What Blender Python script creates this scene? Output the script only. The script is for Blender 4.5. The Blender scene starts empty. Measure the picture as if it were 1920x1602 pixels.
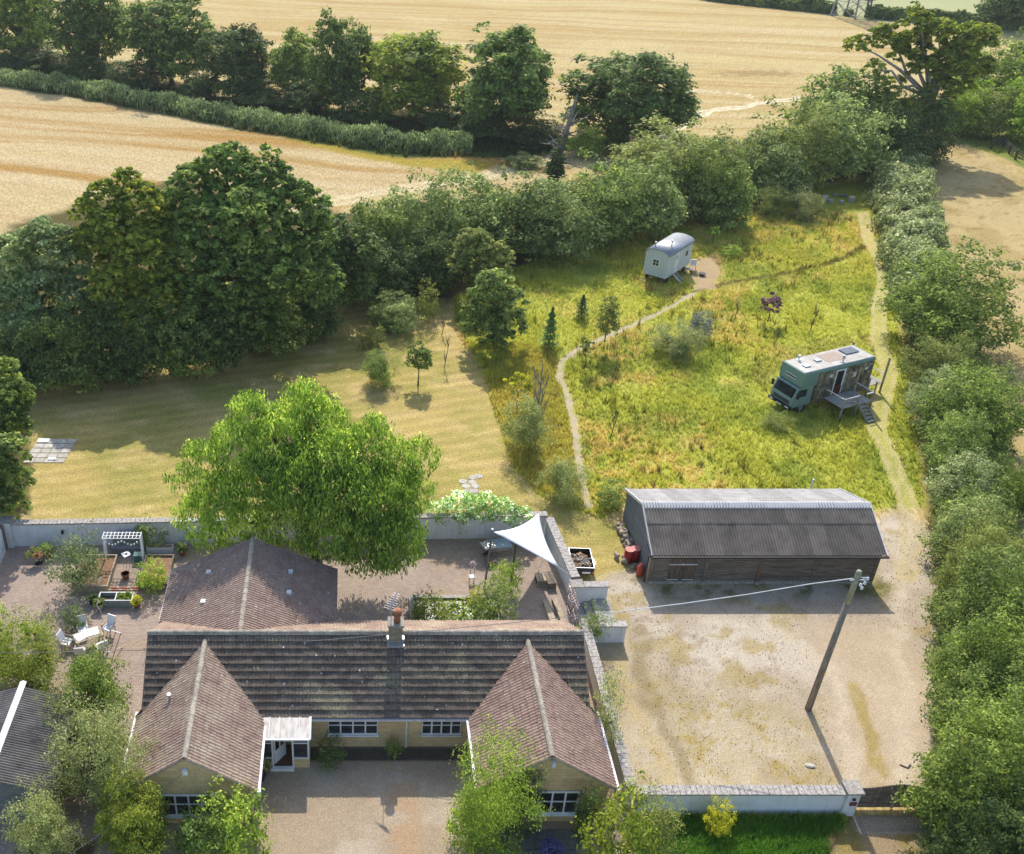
import bpy, math, random
import numpy as np
from mathutils import Vector, Matrix
SC = bpy.context.scene
COL = SC.collection
rnd = random.Random(7)
RS = np.random.RandomState(11)
R = math.radians

# ---------------------------------------------------------------- camera, sky, sun, exposure
PITCH = math.atan(1151 / 1889.)
CAM_H = 38.2
cam = bpy.data.cameras.new("camera")
cam.sensor_width = 36
cam.lens = 1889 / 1920 * 36
cam.shift_x = (960 - 660) / 1920
cam.clip_end = 9000
camo = bpy.data.objects.new("camera", cam)
COL.objects.link(camo)
camo.location = (0, 0, CAM_H)
camo.rotation_euler = (math.pi / 2 - PITCH, 0, 0)
SC.camera = camo

SUN_EL = 43.5
SUN_AZ_VEC = Vector((0.07, 1.0, 0)).normalized()      # horizontal direction towards the sun
w = bpy.data.worlds.new("World")
SC.world = w
w.use_nodes = True
nt = w.node_tree
bg = nt.nodes.get("Background") or nt.nodes.new("ShaderNodeBackground")
sky = nt.nodes.new("ShaderNodeTexSky")
sky.sky_type = 'NISHITA'
sky.sun_disc = False
sky.sun_elevation = R(SUN_EL)
sky.sun_rotation = math.atan2(SUN_AZ_VEC.x, SUN_AZ_VEC.y)
sky.air_density = 1.0
sky.dust_density = 1.5
nt.links.new(sky.outputs[0], bg.inputs[0])
bg.inputs[1].default_value = 0.15
sl = bpy.data.lights.new("sun", 'SUN')
sl.energy = 3.1
sl.angle = R(0.55)
sl.color = (1.0, 0.94, 0.84)
so = bpy.data.objects.new("sun", sl)
COL.objects.link(so)
dirv = -(SUN_AZ_VEC * math.cos(R(SUN_EL)) + Vector((0, 0, math.sin(R(SUN_EL)))))
so.rotation_euler = dirv.to_track_quat('-Z', 'Y').to_euler()
so.location = (0, 60, 80)
SC.view_settings.view_transform = 'Standard'
SC.view_settings.look = 'None'
SC.view_settings.gamma = 1
SC.view_settings.use_curve_mapping = False
SC.view_settings.exposure = 0.76
SC.render.engine = 'CYCLES'
SC.cycles.max_bounces = 6
SC.cycles.transparent_max_bounces = 8

# ---------------------------------------------------------------- plan survey: where a sight line meets the ground or a wall
cp, sp = math.cos(PITCH), math.sin(PITCH)
def ray(px, py):
    u = px - 660.; v = py - 801.
    return u, 1889. * cp - v * sp, -(1889. * sp + v * cp)
def G(px, py, z=0.):
    dx, dy, dz = ray(px, py)
    t = (z - CAM_H) / dz
    return Vector((dx * t, dy * t, z))
def onY(px, py, Y):
    dx, dy, dz = ray(px, py)
    t = Y / dy
    return Vector((dx * t, Y, CAM_H + dz * t))
def Pj(x, y, z):
    dz = z - CAM_H
    Zc = y * cp - dz * sp; N = -(y * sp + dz * cp)
    return 660 + 1889. * x / Zc, 801 + 1889. * N / Zc, Zc
def hgt(p, top):
    lo, hi = 0., 40.
    for _ in range(40):
        m = (lo + hi) / 2
        if Pj(p.x, p.y, m)[1] > top: lo = m
        else: hi = m
    return lo

# ---------------------------------------------------------------- mesh helpers
class MB:
    def __init__(s): s.v = []; s.f = []; s.m = []
    def add(s, vs, fs, mi=0):
        b = len(s.v); s.v += [tuple(p) for p in vs]
        for f in fs: s.f.append([b + i for i in f]); s.m.append(mi)
        return s
    def box(s, x0, x1, y0, y1, z0, z1, mi=0, M=None):
        vs = [Vector((x, y, z)) for z in (z0, z1) for y in (y0, y1) for x in (x0, x1)]
        if M is not None: vs = [M @ p for p in vs]
        return s.add(vs, [(0, 2, 3, 1), (4, 5, 7, 6), (0, 1, 5, 4), (2, 6, 7, 3), (0, 4, 6, 2), (1, 3, 7, 5)], mi)
    def bar(s, a, b, w, h, mi=0, up=(0, 0, 1)):
        a = Vector(a); b = Vector(b); d = (b - a).normalized()
        sd = d.cross(Vector(up))
        if sd.length < 1e-3: sd = Vector((1, 0, 0))
        sd.normalize(); u = sd.cross(d)
        vs = [p + sd * (i * w / 2) + u * (j * h / 2) for p in (a, b) for j in (-1, 1) for i in (-1, 1)]
        return s.add(vs, [(0, 2, 3, 1), (4, 5, 7, 6), (0, 1, 5, 4), (2, 6, 7, 3), (0, 4, 6, 2), (1, 3, 7, 5)], mi)
    def tube(s, pts, rad, n=7, mi=0, caps=True):
        pts = [Vector(p) for p in pts]
        if not hasattr(rad, '__len__'): rad = [rad] * len(pts)
        b = len(s.v)
        for i, p in enumerate(pts):
            d = (pts[min(i + 1, len(pts) - 1)] - pts[max(i - 1, 0)]).normalized()
            a = d.cross(Vector((0, 0, 1)))
            if a.length < 1e-2: a = Vector((1, 0, 0))
            a.normalize(); c = d.cross(a)
            for k in range(n):
                t = 2 * math.pi * k / n
                s.v.append(tuple(p + (a * math.cos(t) + c * math.sin(t)) * rad[i]))
        for i in range(len(pts) - 1):
            for k in range(n):
                s.f.append([b + i * n + k, b + i * n + (k + 1) % n, b + (i + 1) * n + (k + 1) % n, b + (i + 1) * n + k]); s.m.append(mi)
        if caps:
            s.f.append([b + k for k in range(n)][::-1]); s.m.append(mi)
            s.f.append([b + (len(pts) - 1) * n + k for k in range(n)]); s.m.append(mi)
        return s
    def lathe(s, prof, c=(0, 0, 0), n=14, mi=0):
        return s.tube([Vector(c) + Vector((0, 0, z)) for r, z in prof], [max(r, .001) for r, z in prof], n, mi)
    def prism(s, poly, a, b, axis='y', mi=0):
        # poly: 2-D points; extruded from a to b along axis
        def P(q, t):
            return {'y': (q[0], t, q[1]), 'x': (t, q[0], q[1]), 'z': (q[0], q[1], t)}[axis]
        n = len(poly)
        vs = [P(q, a) for q in poly] + [P(q, b) for q in poly]
        fs = [list(range(n)), list(range(2 * n - 1, n - 1, -1))] + [(i, i + n, (i + 1) % n + n, (i + 1) % n) for i in range(n)]
        return s.add(vs, fs, mi)
    def mesh(s, name, mats):
        me = bpy.data.meshes.new(name)
        me.from_pydata(s.v, [], s.f)
        if not isinstance(mats, (list, tuple)): mats = [mats]
        for m in mats: me.materials.append(m)
        if len(mats) > 1: me.polygons.foreach_set('material_index', s.m)
        import bmesh
        bm = bmesh.new(); bm.from_mesh(me); bmesh.ops.recalc_face_normals(bm, faces=bm.faces); bm.to_mesh(me); bm.free()
        me.update(); return me
def smooth(o):
    o.data.polygons.foreach_set('use_smooth', [True] * len(o.data.polygons)); return o
def obj(name, mb, mat, parent=None, kind=None, world=False):
    me = mb.mesh(name, mat) if isinstance(mb, MB) else mb
    o = bpy.data.objects.new(name, me); COL.objects.link(o)
    if parent is not None:
        o.parent = parent
        if world:
            p = parent; off = Vector((0, 0, 0))
            while p is not None: off += p.location; p = p.parent
            o.location = -off
    if kind: o['kind'] = kind
    return o
def tag(o, label=None, cat=None, group=None, kind=None):
    if label: o['label'] = label
    if cat: o['category'] = cat
    if group: o['group'] = group
    if kind: o['kind'] = kind
    return o
def thing(name, label, cat, loc=(0, 0, 0), rz=0, group=None):
    o = bpy.data.objects.new(name, None); COL.objects.link(o)
    o.empty_display_size = .2
    o.location = loc; o.rotation_euler = (0, 0, rz)
    return tag(o, label, cat, group)
def empty_part(name, parent):
    o = bpy.data.objects.new(name, None); COL.objects.link(o); o.parent = parent; o.empty_display_size = .1
    return o
def copy_tree(o, parent=None):
    c = o.copy(); COL.objects.link(c)
    if parent is not None: c.parent = parent
    for ch in list(o.children): copy_tree(ch, c)
    return c

# ---------------------------------------------------------------- numpy noise
def _h(ix, iy, s):
    n = (ix * 374761393 + iy * 668265263 + s * 974634777) & 0xffffffff
    n = ((n ^ (n >> 13)) * 1274126177) & 0xffffffff
    return ((n ^ (n >> 16)) & 0xffff) / 65535.
def vn(x, y, s=0):
    x = np.asarray(x, float); y = np.asarray(y, float)
    ix = np.floor(x).astype(np.int64); iy = np.floor(y).astype(np.int64)
    fx = x - ix; fy = y - iy; fx = fx * fx * (3 - 2 * fx); fy = fy * fy * (3 - 2 * fy)
    a = _h(ix, iy, s) * (1 - fx) + _h(ix + 1, iy, s) * fx
    b = _h(ix, iy + 1, s) * (1 - fx) + _h(ix + 1, iy + 1, s) * fx
    return a * (1 - fy) + b * fy
def fbm(x, y, s=0, o=4):
    t = 0; a = .5; n = 0
    for i in range(o):
        t = t + a * vn(x * 2 ** i, y * 2 ** i, s + i * 17); n += a; a *= .55
    return t / n
def sstep(a, b, x):
    t = np.clip((x - a) / (b - a), 0, 1); return t * t * (3 - 2 * t)
def srgb(r, g, b):
    return tuple((c / 12.92 if c <= .04045 else ((c + .055) / 1.055) ** 2.4) for c in (r / 255., g / 255., b / 255.))

# ---------------------------------------------------------------- materials
MATS = {}
def newmat(name):
    m = bpy.data.materials.new(name); m.use_nodes = True
    MATS[name] = m
    nt = m.node_tree; b = nt.nodes['Principled BSDF']
    return m, nt, b
def mix(nt, t, a, b, f, typ='MIX'):
    n = nt.nodes.new('ShaderNodeMix'); n.data_type = 'RGBA'; n.blend_type = typ
    for i, v in ((0, f), (6, a), (7, b)):
        if hasattr(v, 'links') or hasattr(v, 'is_linked'): nt.links.new(v, n.inputs[i])
        else: n.inputs[i].default_value = v if i == 0 else (*v, 1)[:4]
    return n.outputs[2]
def noise(nt, scale, detail=4, vec=None, rough=.6, dist=0):
    n = nt.nodes.new('ShaderNodeTexNoise'); n.inputs['Scale'].default_value = scale
    n.inputs['Detail'].default_value = detail; n.inputs['Roughness'].default_value = rough
    n.inputs['Distortion'].default_value = dist
    if vec is not None: nt.links.new(vec, n.inputs['Vector'])
    return n.outputs[0]
def ramp(nt, fac, stops):
    n = nt.nodes.new('ShaderNodeValToRGB'); cr = n.color_ramp
    while len(cr.elements) < len(stops): cr.elements.new(.5)
    for e, (p, c) in zip(cr.elements, stops):
        e.position = p; e.color = (*c, 1) if len(c) == 3 else c
    nt.links.new(fac, n.inputs[0]); return n.outputs[0]
def pos(nt, scale=(1, 1, 1)):
    g = nt.nodes.new('ShaderNodeNewGeometry'); m = nt.nodes.new('ShaderNodeVectorMath'); m.operation = 'MULTIPLY'
    nt.links.new(g.outputs['Position'], m.inputs[0]); m.inputs[1].default_value = scale; return m.outputs[0]
def objc(nt, scale=(1, 1, 1)):
    g = nt.nodes.new('ShaderNodeTexCoord'); m = nt.nodes.new('ShaderNodeVectorMath'); m.operation = 'MULTIPLY'
    nt.links.new(g.outputs['Object'], m.inputs[0]); m.inputs[1].default_value = scale; return m.outputs[0]
def bump(nt, b, h, dist=.02, st=.6):
    n = nt.nodes.new('ShaderNodeBump'); n.inputs['Distance'].default_value = dist; n.inputs['Strength'].default_value = st
    nt.links.new(h, n.inputs['Height']); nt.links.new(n.outputs[0], b.inputs['Normal'])
def simple(name, c1, c2=None, rough=.8, sc=3., sx=(1, 1, 1), metal=0., bmp=0., spec=.3, local=False, lo=.35, hi=.7):
    m, nt, b = newmat(name)
    c2 = c2 or tuple(x * .75 for x in c1)
    v = objc(nt, sx) if local else pos(nt, sx)
    f = noise(nt, sc, 5, v)
    col = ramp(nt, f, [(lo, c2), (hi, c1)])
    oi = nt.nodes.new('ShaderNodeObjectInfo')
    mp = nt.nodes.new('ShaderNodeMapRange'); nt.links.new(oi.outputs['Random'], mp.inputs[0]); mp.inputs[3].default_value = .85; mp.inputs[4].default_value = 1.12
    col = mix(nt, 0, col, mp.outputs[0], 1., 'MULTIPLY')
    nt.links.new(col, b.inputs['Base Color'])
    b.inputs['Roughness'].default_value = rough; b.inputs['Metallic'].default_value = metal
    b.inputs['Specular IOR Level'].default_value = spec
    if bmp: bump(nt, b, f, bmp)
    return m
def foliage(name, dark, light, accent=None, trans=.42):
    m, nt, b = newmat(name)
    a = nt.nodes.new('ShaderNodeAttribute'); a.attribute_name = 'tint'
    col = ramp(nt, a.outputs['Fac'], [(0.05, dark), (.6, light)] + ([(1.0, accent)] if accent else []))
    oi = nt.nodes.new('ShaderNodeObjectInfo')
    mp = nt.nodes.new('ShaderNodeMapRange'); nt.links.new(oi.outputs['Random'], mp.inputs[0]); mp.inputs[3].default_value = 1.65; mp.inputs[4].default_value = 2.2
    col = mix(nt, 0, col, mp.outputs[0], 1., 'MULTIPLY')
    nt.links.new(col, b.inputs['Base Color'])
    b.inputs['Roughness'].default_value = .6; b.inputs['Specular IOR Level'].default_value = .1
    t = nt.nodes.new('ShaderNodeBsdfTranslucent')
    hs = nt.nodes.new('ShaderNodeHueSaturation'); hs.inputs['Value'].default_value = 1.5; hs.inputs['Saturation'].default_value = 1.1
    nt.links.new(col, hs.inputs['Color']); nt.links.new(hs.outputs[0], t.inputs[0])
    ms = nt.nodes.new('ShaderNodeMixShader'); ms.inputs[0].default_value = trans
    nt.links.new(b.outputs[0], ms.inputs[1]); nt.links.new(t.outputs[0], ms.inputs[2])
    nt.links.new(ms.outputs[0], nt.nodes['Material Output'].inputs[0])
    return m

F_OAK = foliage('oak_leaf', (.028, .052, .014), (.105, .15, .036), (.25, .29, .075))
F_OAKY = foliage('olive_oak_leaf', (.045, .07, .012), (.16, .19, .03), (.27, .26, .04))
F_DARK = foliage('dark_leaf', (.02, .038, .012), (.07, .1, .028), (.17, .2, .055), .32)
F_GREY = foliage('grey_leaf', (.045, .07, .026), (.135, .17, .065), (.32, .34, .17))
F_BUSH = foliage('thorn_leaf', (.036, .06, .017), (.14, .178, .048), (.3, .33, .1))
F_SALLOW = foliage('sallow_leaf', (.048, .073, .022), (.168, .2, .068), (.37, .4, .17))
F_OLIVE = foliage('olive_bush_leaf', (.055, .075, .02), (.16, .18, .05), (.28, .28, .09))
F_LIME = foliage('lime_leaf', (.055, .095, .015), (.19, .25, .04), (.38, .4, .08), .4)
F_WILLOW = foliage('willow_leaf', (.034, .07, .011), (.15, .215, .034), (.38, .41, .095), .4)
F_BRAMBLE = foliage('bramble_leaf', (.06, .085, .025), (.2, .23, .09), (.44, .45, .25), .3)
F_PURPLE = foliage('purple_leaf', (.04, .025, .03), (.13, .07, .09), (.25, .14, .16))
F_YELLOW = foliage('golden_leaf', (.09, .1, .012), (.3, .29, .03), (.46, .42, .04), .4)
F_SILVER = foliage('silver_leaf', (.05, .062, .055), (.12, .14, .13), (.26, .28, .265))
F_ROSE = foliage('rose_leaf', (.06, .1, .03), (.2, .28, .08), (.8, .8, .7))
F_MIXED = foliage('wild_shrub_leaf', (.06, .075, .03), (.2, .23, .08), (.46, .4, .2))
F_REED = foliage('reed_blade', (.035, .06, .02), (.15, .2, .075), (.36, .4, .17), .3)
F_CONIFER = foliage('conifer_needle', (.03, .06, .02), (.11, .16, .05), (.22, .28, .08))
F_TREEX = foliage('ash_leaf', (.036, .06, .014), (.135, .18, .038), (.32, .35, .085))

BARK = simple('bark', (.16, .135, .105), (.07, .06, .05), .95, 6, (1, 1, .3), bmp=.03)
BARKP = simple('pale_bark', (.42, .39, .34), (.2, .18, .15), .9, 6, (1, 1, .4))
DEADW = simple('dead_wood', (.34, .31, .28), (.16, .145, .13), .9, 5, (1, 1, .3))
WOODG = simple('weathered_board', (.26, .215, .17), (.11, .09, .07), .9, 1.4, (1, 1, 9), bmp=.01)
WOODV = simple('weathered_vertical_board', (.2, .15, .1), (.075, .055, .04), .9, 2.5, (9, 9, .6), bmp=.01)
WOODL = simple('pale_timber', (.5, .41, .29), (.3, .24, .17), .85, 4, (1, 1, 1))
WOODD = simple('dark_timber', (.1, .085, .07), (.05, .042, .035), .9, 4, (1, 1, 5))
POSTW = simple('pole_timber', (.3, .26, .21), (.12, .1, .08), .9, 3, (3, 3, .5), bmp=.01)
PAINTW = simple('white_paint', (.78, .79, .8), (.62, .63, .63), .5, 2)
GUTW = simple('white_gutter', (.75, .73, .73), (.55, .53, .53), .5, 4)
METAL = simple('zinc', (.5, .52, .55), (.38, .4, .43), .35, 2, metal=.6)
BLACK = simple('black_plastic', (.03, .03, .033), (.015, .015, .017), .5, 5)
RUBBER = simple('rubber', (.04, .04, .04), (.02, .02, .02), .85, 5)
TERRA = simple('terracotta', (.42, .17, .085), (.28, .11, .06), .8, 8)
BLUEG = simple('blue_glaze', (.02, .035, .12), (.01, .015, .05), .2, 6)
WHITE = simple('white_fabric', (.84, .84, .85), (.74, .74, .76), .8, 1)
RED = simple('red_enamel', (.45, .02, .015), (.28, .015, .012), .35, 4)
CONC = simple('concrete', (.42, .39, .34), (.22, .2, .175), .95, 7, bmp=.01)
STONE = simple('pale_stone', (.48, .45, .4), (.28, .26, .22), .9, 5, bmp=.01)
SOIL = simple('soil', (.34, .2, .11), (.2, .12, .07), 1, 6, bmp=.03)
GREYM = simple('grey_blue_board', (.19, .215, .235), (.11, .128, .145), .8, 2.0, (1, .3, 6))
# specialised materials
def m_render():
    m, nt, b = newmat('white_render')
    v = pos(nt, (3, 3, .25)); f = noise(nt, 2.2, 5, v)
    c = ramp(nt, f, [(.28, (.56, .565, .56)), (.42, (.7, .705, .71)), (.75, (.77, .775, .78))])
    f2 = noise(nt, 1.1, 4, pos(nt)); c = mix(nt, 0, c, ramp(nt, f2, [(.3, (.82, .82, .8)), (.6, (1, 1, 1))]), .8, 'MULTIPLY')
    nt.links.new(c, b.inputs['Base Color']); b.inputs['Roughness'].default_value = .9
    bump(nt, b, noise(nt, 14, 3, pos(nt)), .01, .4); return m
RENDERM = m_render()
def m_coping():
    m, nt, b = newmat('coping_tile')
    f = noise(nt, 7, 5, pos(nt)); c = ramp(nt, f, [(.3, (.15, .13, .12)), (.5, (.36, .33, .3)), (.7, (.52, .48, .42))])
    nt.links.new(c, b.inputs['Base Color']); b.inputs['Roughness'].default_value = .95; bump(nt, b, f, .01, .5); return m
COPING = m_coping()
def m_brick(name, c1, c2, mortar, axis='xz', bw=.45, bh=.2, ms=.012):
    m, nt, b = newmat(name)
    g = nt.nodes.new('ShaderNodeNewGeometry'); sx = nt.nodes.new('ShaderNodeSeparateXYZ'); nt.links.new(g.outputs['Position'], sx.inputs[0])
    ad = nt.nodes.new('ShaderNodeMath'); ad.operation = 'ADD'; cx = nt.nodes.new('ShaderNodeCombineXYZ')
    if axis == 'xz':
        nt.links.new(sx.outputs[0], ad.inputs[0]); nt.links.new(sx.outputs[1], ad.inputs[1]); nt.links.new(ad.outputs[0], cx.inputs[0]); nt.links.new(sx.outputs[2], cx.inputs[1])
    else:
        nt.links.new(sx.outputs[0], cx.inputs[0]); nt.links.new(sx.outputs[1], cx.inputs[1])
    br = nt.nodes.new('ShaderNodeTexBrick'); nt.links.new(cx.outputs[0], br.inputs[0])
    br.inputs['Scale'].default_value = 1; br.inputs['Brick Width'].default_value = bw; br.inputs['Row Height'].default_value = bh
    br.inputs['Mortar Size'].default_value = ms; br.inputs['Color1'].default_value = (*c1, 1); br.inputs['Color2'].default_value = (*c2, 1); br.inputs['Mortar'].default_value = (*mortar, 1)
    f = noise(nt, 1.6, 5, pos(nt)); c = mix(nt, 0, br.outputs[0], ramp(nt, f, [(.3, (.78, .75, .72)), (.65, (1.08, 1.06, 1.04))]), .9, 'MULTIPLY')
    f3 = noise(nt, 25, 2, pos(nt)); c = mix(nt, 0, c, ramp(nt, f3, [(.3, (.82, .82, .82)), (.7, (1.12, 1.12, 1.12))]), 1., 'MULTIPLY')
    nt.links.new(c, b.inputs['Base Color']); b.inputs['Roughness'].default_value = .95
    iv = nt.nodes.new('ShaderNodeMath'); iv.operation = 'SUBTRACT'; iv.inputs[0].default_value = 1; nt.links.new(br.outputs['Fac'], iv.inputs[1])
    bump(nt, b, iv.outputs[0], .012, .8); return m
STONEB = m_brick('buff_stone_block', (.66, .5, .27), (.57, .42, .22), (.48, .38, .24))
def m_tile(name, base, var, lich, lich_amt=.5):
    """concrete tile: each tile a little different, with patches and spots of lichen"""
    m, nt, b = newmat(name)
    g = nt.nodes.new('ShaderNodeNewGeometry')
    wn = nt.nodes.new('ShaderNodeTexVoronoi'); wn.inputs['Scale'].default_value = 2.9; nt.links.new(g.outputs['Position'], wn.inputs['Vector'])
    c = mix(nt, 0, base, var, wn.outputs['Color'])
    sep = nt.nodes.new('ShaderNodeSeparateColor'); nt.links.new(wn.outputs['Color'], sep.inputs[0])
    c = mix(nt, 0, base, var, sep.outputs[0])
    f = noise(nt, 9, 6, pos(nt), .75); c = mix(nt, 0, c, ramp(nt, f, [(.3, (.62, .62, .62)), (.65, (1.25, 1.22, 1.18))]), 1., 'MULTIPLY')
    f1 = noise(nt, .6, 3, pos(nt)); f2 = noise(nt, 13, 4, pos(nt), .8)
    mm = nt.nodes.new('ShaderNodeMath'); mm.operation = 'MULTIPLY'; nt.links.new(f1, mm.inputs[0]); nt.links.new(f2, mm.inputs[1])
    k = ramp(nt, mm.outputs[0], [(.27, (0, 0, 0)), (.36, (lich_amt,) * 3)])
    c = mix(nt, 0, c, lich, k)
    vo = nt.nodes.new('ShaderNodeTexVoronoi'); vo.inputs['Scale'].default_value = 2.1; nt.links.new(g.outputs['Position'], vo.inputs['Vector'])
    k2 = ramp(nt, vo.outputs['Distance'], [(.06, (1, 1, 1)), (.13, (0, 0, 0))])
    sp2 = nt.nodes.new('ShaderNodeSeparateColor'); nt.links.new(vo.outputs['Color'], sp2.inputs[0])
    k3 = ramp(nt, sp2.outputs[1], [(.5, (0, 0, 0)), (.56, (1, 1, 1))])
    c = mix(nt, 0, c, (.62, .6, .55), mix(nt, 0, k2, k3, 1., 'MULTIPLY'))
    nt.links.new(c, b.inputs['Base Color']); b.inputs['Roughness'].default_value = 1; b.inputs['Specular IOR Level'].default_value = .08
    bump(nt, b, f, .006, .4); return m
TILE_MAIN = m_tile('dark_concrete_tile', (.115, .094, .078), (.185, .152, .125), (.36, .32, .2), .7)
TILE_L = m_tile('brown_lichened_tile', (.27, .185, .15), (.36, .28, .22), (.5, .42, .3), .6)
TILE_R = m_tile('red_brown_tile', (.275, .185, .15), (.36, .255, .205), (.42, .34, .25), .4)
TILE_B = m_tile('purple_brown_tile', (.25, .18, .15), (.32, .24, .2), (.4, .33, .26), .4)
RIDGEM = simple('ridge_tile', (.47, .42, .34), (.25, .21, .17), .95, 6, bmp=.01)
def m_corr(name, c1, c2):
    m, nt, b = newmat(name)
    f = noise(nt, 1.2, 6, pos(nt, (1, 1, 1)), .7); c = ramp(nt, f, [(.3, c2), (.55, c1), (.8, tuple(x * 1.25 for x in c1))])
    f2 = noise(nt, 30, 4, pos(nt)); c = mix(nt, 0, c, ramp(nt, f2, [(.3, (.72, .72, .72)), (.7, (1.2, 1.2, 1.2))]), 1., 'MULTIPLY')
    oi = nt.nodes.new('ShaderNodeObjectInfo'); mp = nt.nodes.new('ShaderNodeMapRange'); nt.links.new(oi.outputs['Random'], mp.inputs[0]); mp.inputs[3].default_value = .85; mp.inputs[4].default_value = 1.15
    c = mix(nt, 0, c, mp.outputs[0], 1., 'MULTIPLY')
    nt.links.new(c, b.inputs['Base Color']); b.inputs['Roughness'].default_value = 1; b.inputs['Specular IOR Level'].default_value = .08; return m
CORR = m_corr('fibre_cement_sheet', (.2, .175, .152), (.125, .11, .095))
CORRD = m_corr('dark_corrugated_sheet', (.27, .24, .21), (.16, .14, .12))
def m_glass():
    m, nt, b = newmat('window_glass')
    f = noise(nt, 1.5, 3, pos(nt)); c = ramp(nt, f, [(.35, (.012, .014, .018)), (.7, (.05, .055, .06))])
    nt.links.new(c, b.inputs['Base Color']); b.inputs['Roughness'].default_value = .08; b.inputs['Specular IOR Level'].default_value = .6; return m
GLASS = m_glass()
def m_tblend():
    m, nt, b = newmat('polycarbonate')
    f = noise(nt, 3, 4, pos(nt, (2, .6, 1))); c = ramp(nt, f, [(.35, (.5, .43, .34)), (.6, (.72, .67, .6))])
    nt.links.new(c, b.inputs['Base Color']); b.inputs['Roughness'].default_value = .35; return m
POLYC = m_tblend()
def m_patch():
    """timber shingle cladding of the lorry box: pale and dark patches"""
    m, nt, b = newmat('patchwork_shingle')
    vo = nt.nodes.new('ShaderNodeTexVoronoi'); vo.inputs['Scale'].default_value = 3.2; nt.links.new(objc(nt, (1, 1, 1)), vo.inputs['Vector'])
    sp_ = nt.nodes.new('ShaderNodeSeparateColor'); nt.links.new(vo.outputs['Color'], sp_.inputs[0])
    c = ramp(nt, sp_.outputs[0], [(0, (.06, .05, .035)), (.5, (.17, .15, .1)), (1, (.36, .32, .22))])
    nt.links.new(c, b.inputs['Base Color']); b.inputs['Roughness'].default_value = .9; return m
PATCHM = m_patch()
TEAL = simple('sea_green_paint', (.17, .27, .235), (.13, .22, .195), .4, 3)
TEALL = simple('pale_teal_paint', (.26, .38, .36), (.21, .32, .3), .4, 3)
ROOFP = simple('weathered_roof_sheet', (.52, .51, .47), (.38, .34, .29), .7, 1.6, bmp=.0, local=True)
HUTM = simple('pale_blue_grey_cladding', (.56, .6, .6), (.46, .5, .5), .7, 2, (8, 8, .3), local=True)
HUTR = simple('hut_roof_metal', (.36, .38, .42), (.26, .28, .31), .47, 3, metal=.6, local=True)
WATER = simple('pond_water', (.05, .06, .09), (.02, .025, .03), .05, 4, spec=.8)
LILY = simple('white_petal', (.8, .8, .74), (.62, .64, .5), .8, 5)

# ---------------------------------------------------------------- leaves
def leaf_mesh(name, P, N, S, T, mats, asp=.55, up=None):
    """P centres, N normals, S sizes, T tints -> one quad leaf each"""
    n = len(P)
    N = N / (np.linalg.norm(N, axis=1, keepdims=True) + 1e-9)
    A = RS.normal(size=(n, 3)) if up is None else up + RS.normal(size=(n, 3)) * .25
    A -= N * np.sum(A * N, axis=1, keepdims=True); A /= (np.linalg.norm(A, axis=1, keepdims=True) + 1e-9)
    B = np.cross(N, A); S = S[:, None]
    V = np.stack([P - A * S, P + B * S * asp, P + A * S, P - B * S * asp], 1).reshape(-1, 3)
    me = bpy.data.meshes.new(name)
    me.vertices.add(4 * n); me.vertices.foreach_set('co', V.astype(np.float32).ravel())
    me.loops.add(4 * n); me.loops.foreach_set('vertex_index', np.arange(4 * n, dtype=np.int32))
    me.polygons.add(n); me.polygons.foreach_set('loop_start', np.arange(0, 4 * n, 4, dtype=np.int32))
    at = me.attributes.new('tint', 'FLOAT', 'FACE'); at.data.foreach_set('value', np.clip(T, 0, 1).astype(np.float32))
    if not isinstance(mats, (list, tuple)): mats = [mats]
    for m in mats: me.materials.append(m)
    me.update(calc_edges=True); return me
def sph(n):
    d = RS.normal(size=(n, 3)); return d / np.linalg.norm(d, axis=1, keepdims=True)
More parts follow.
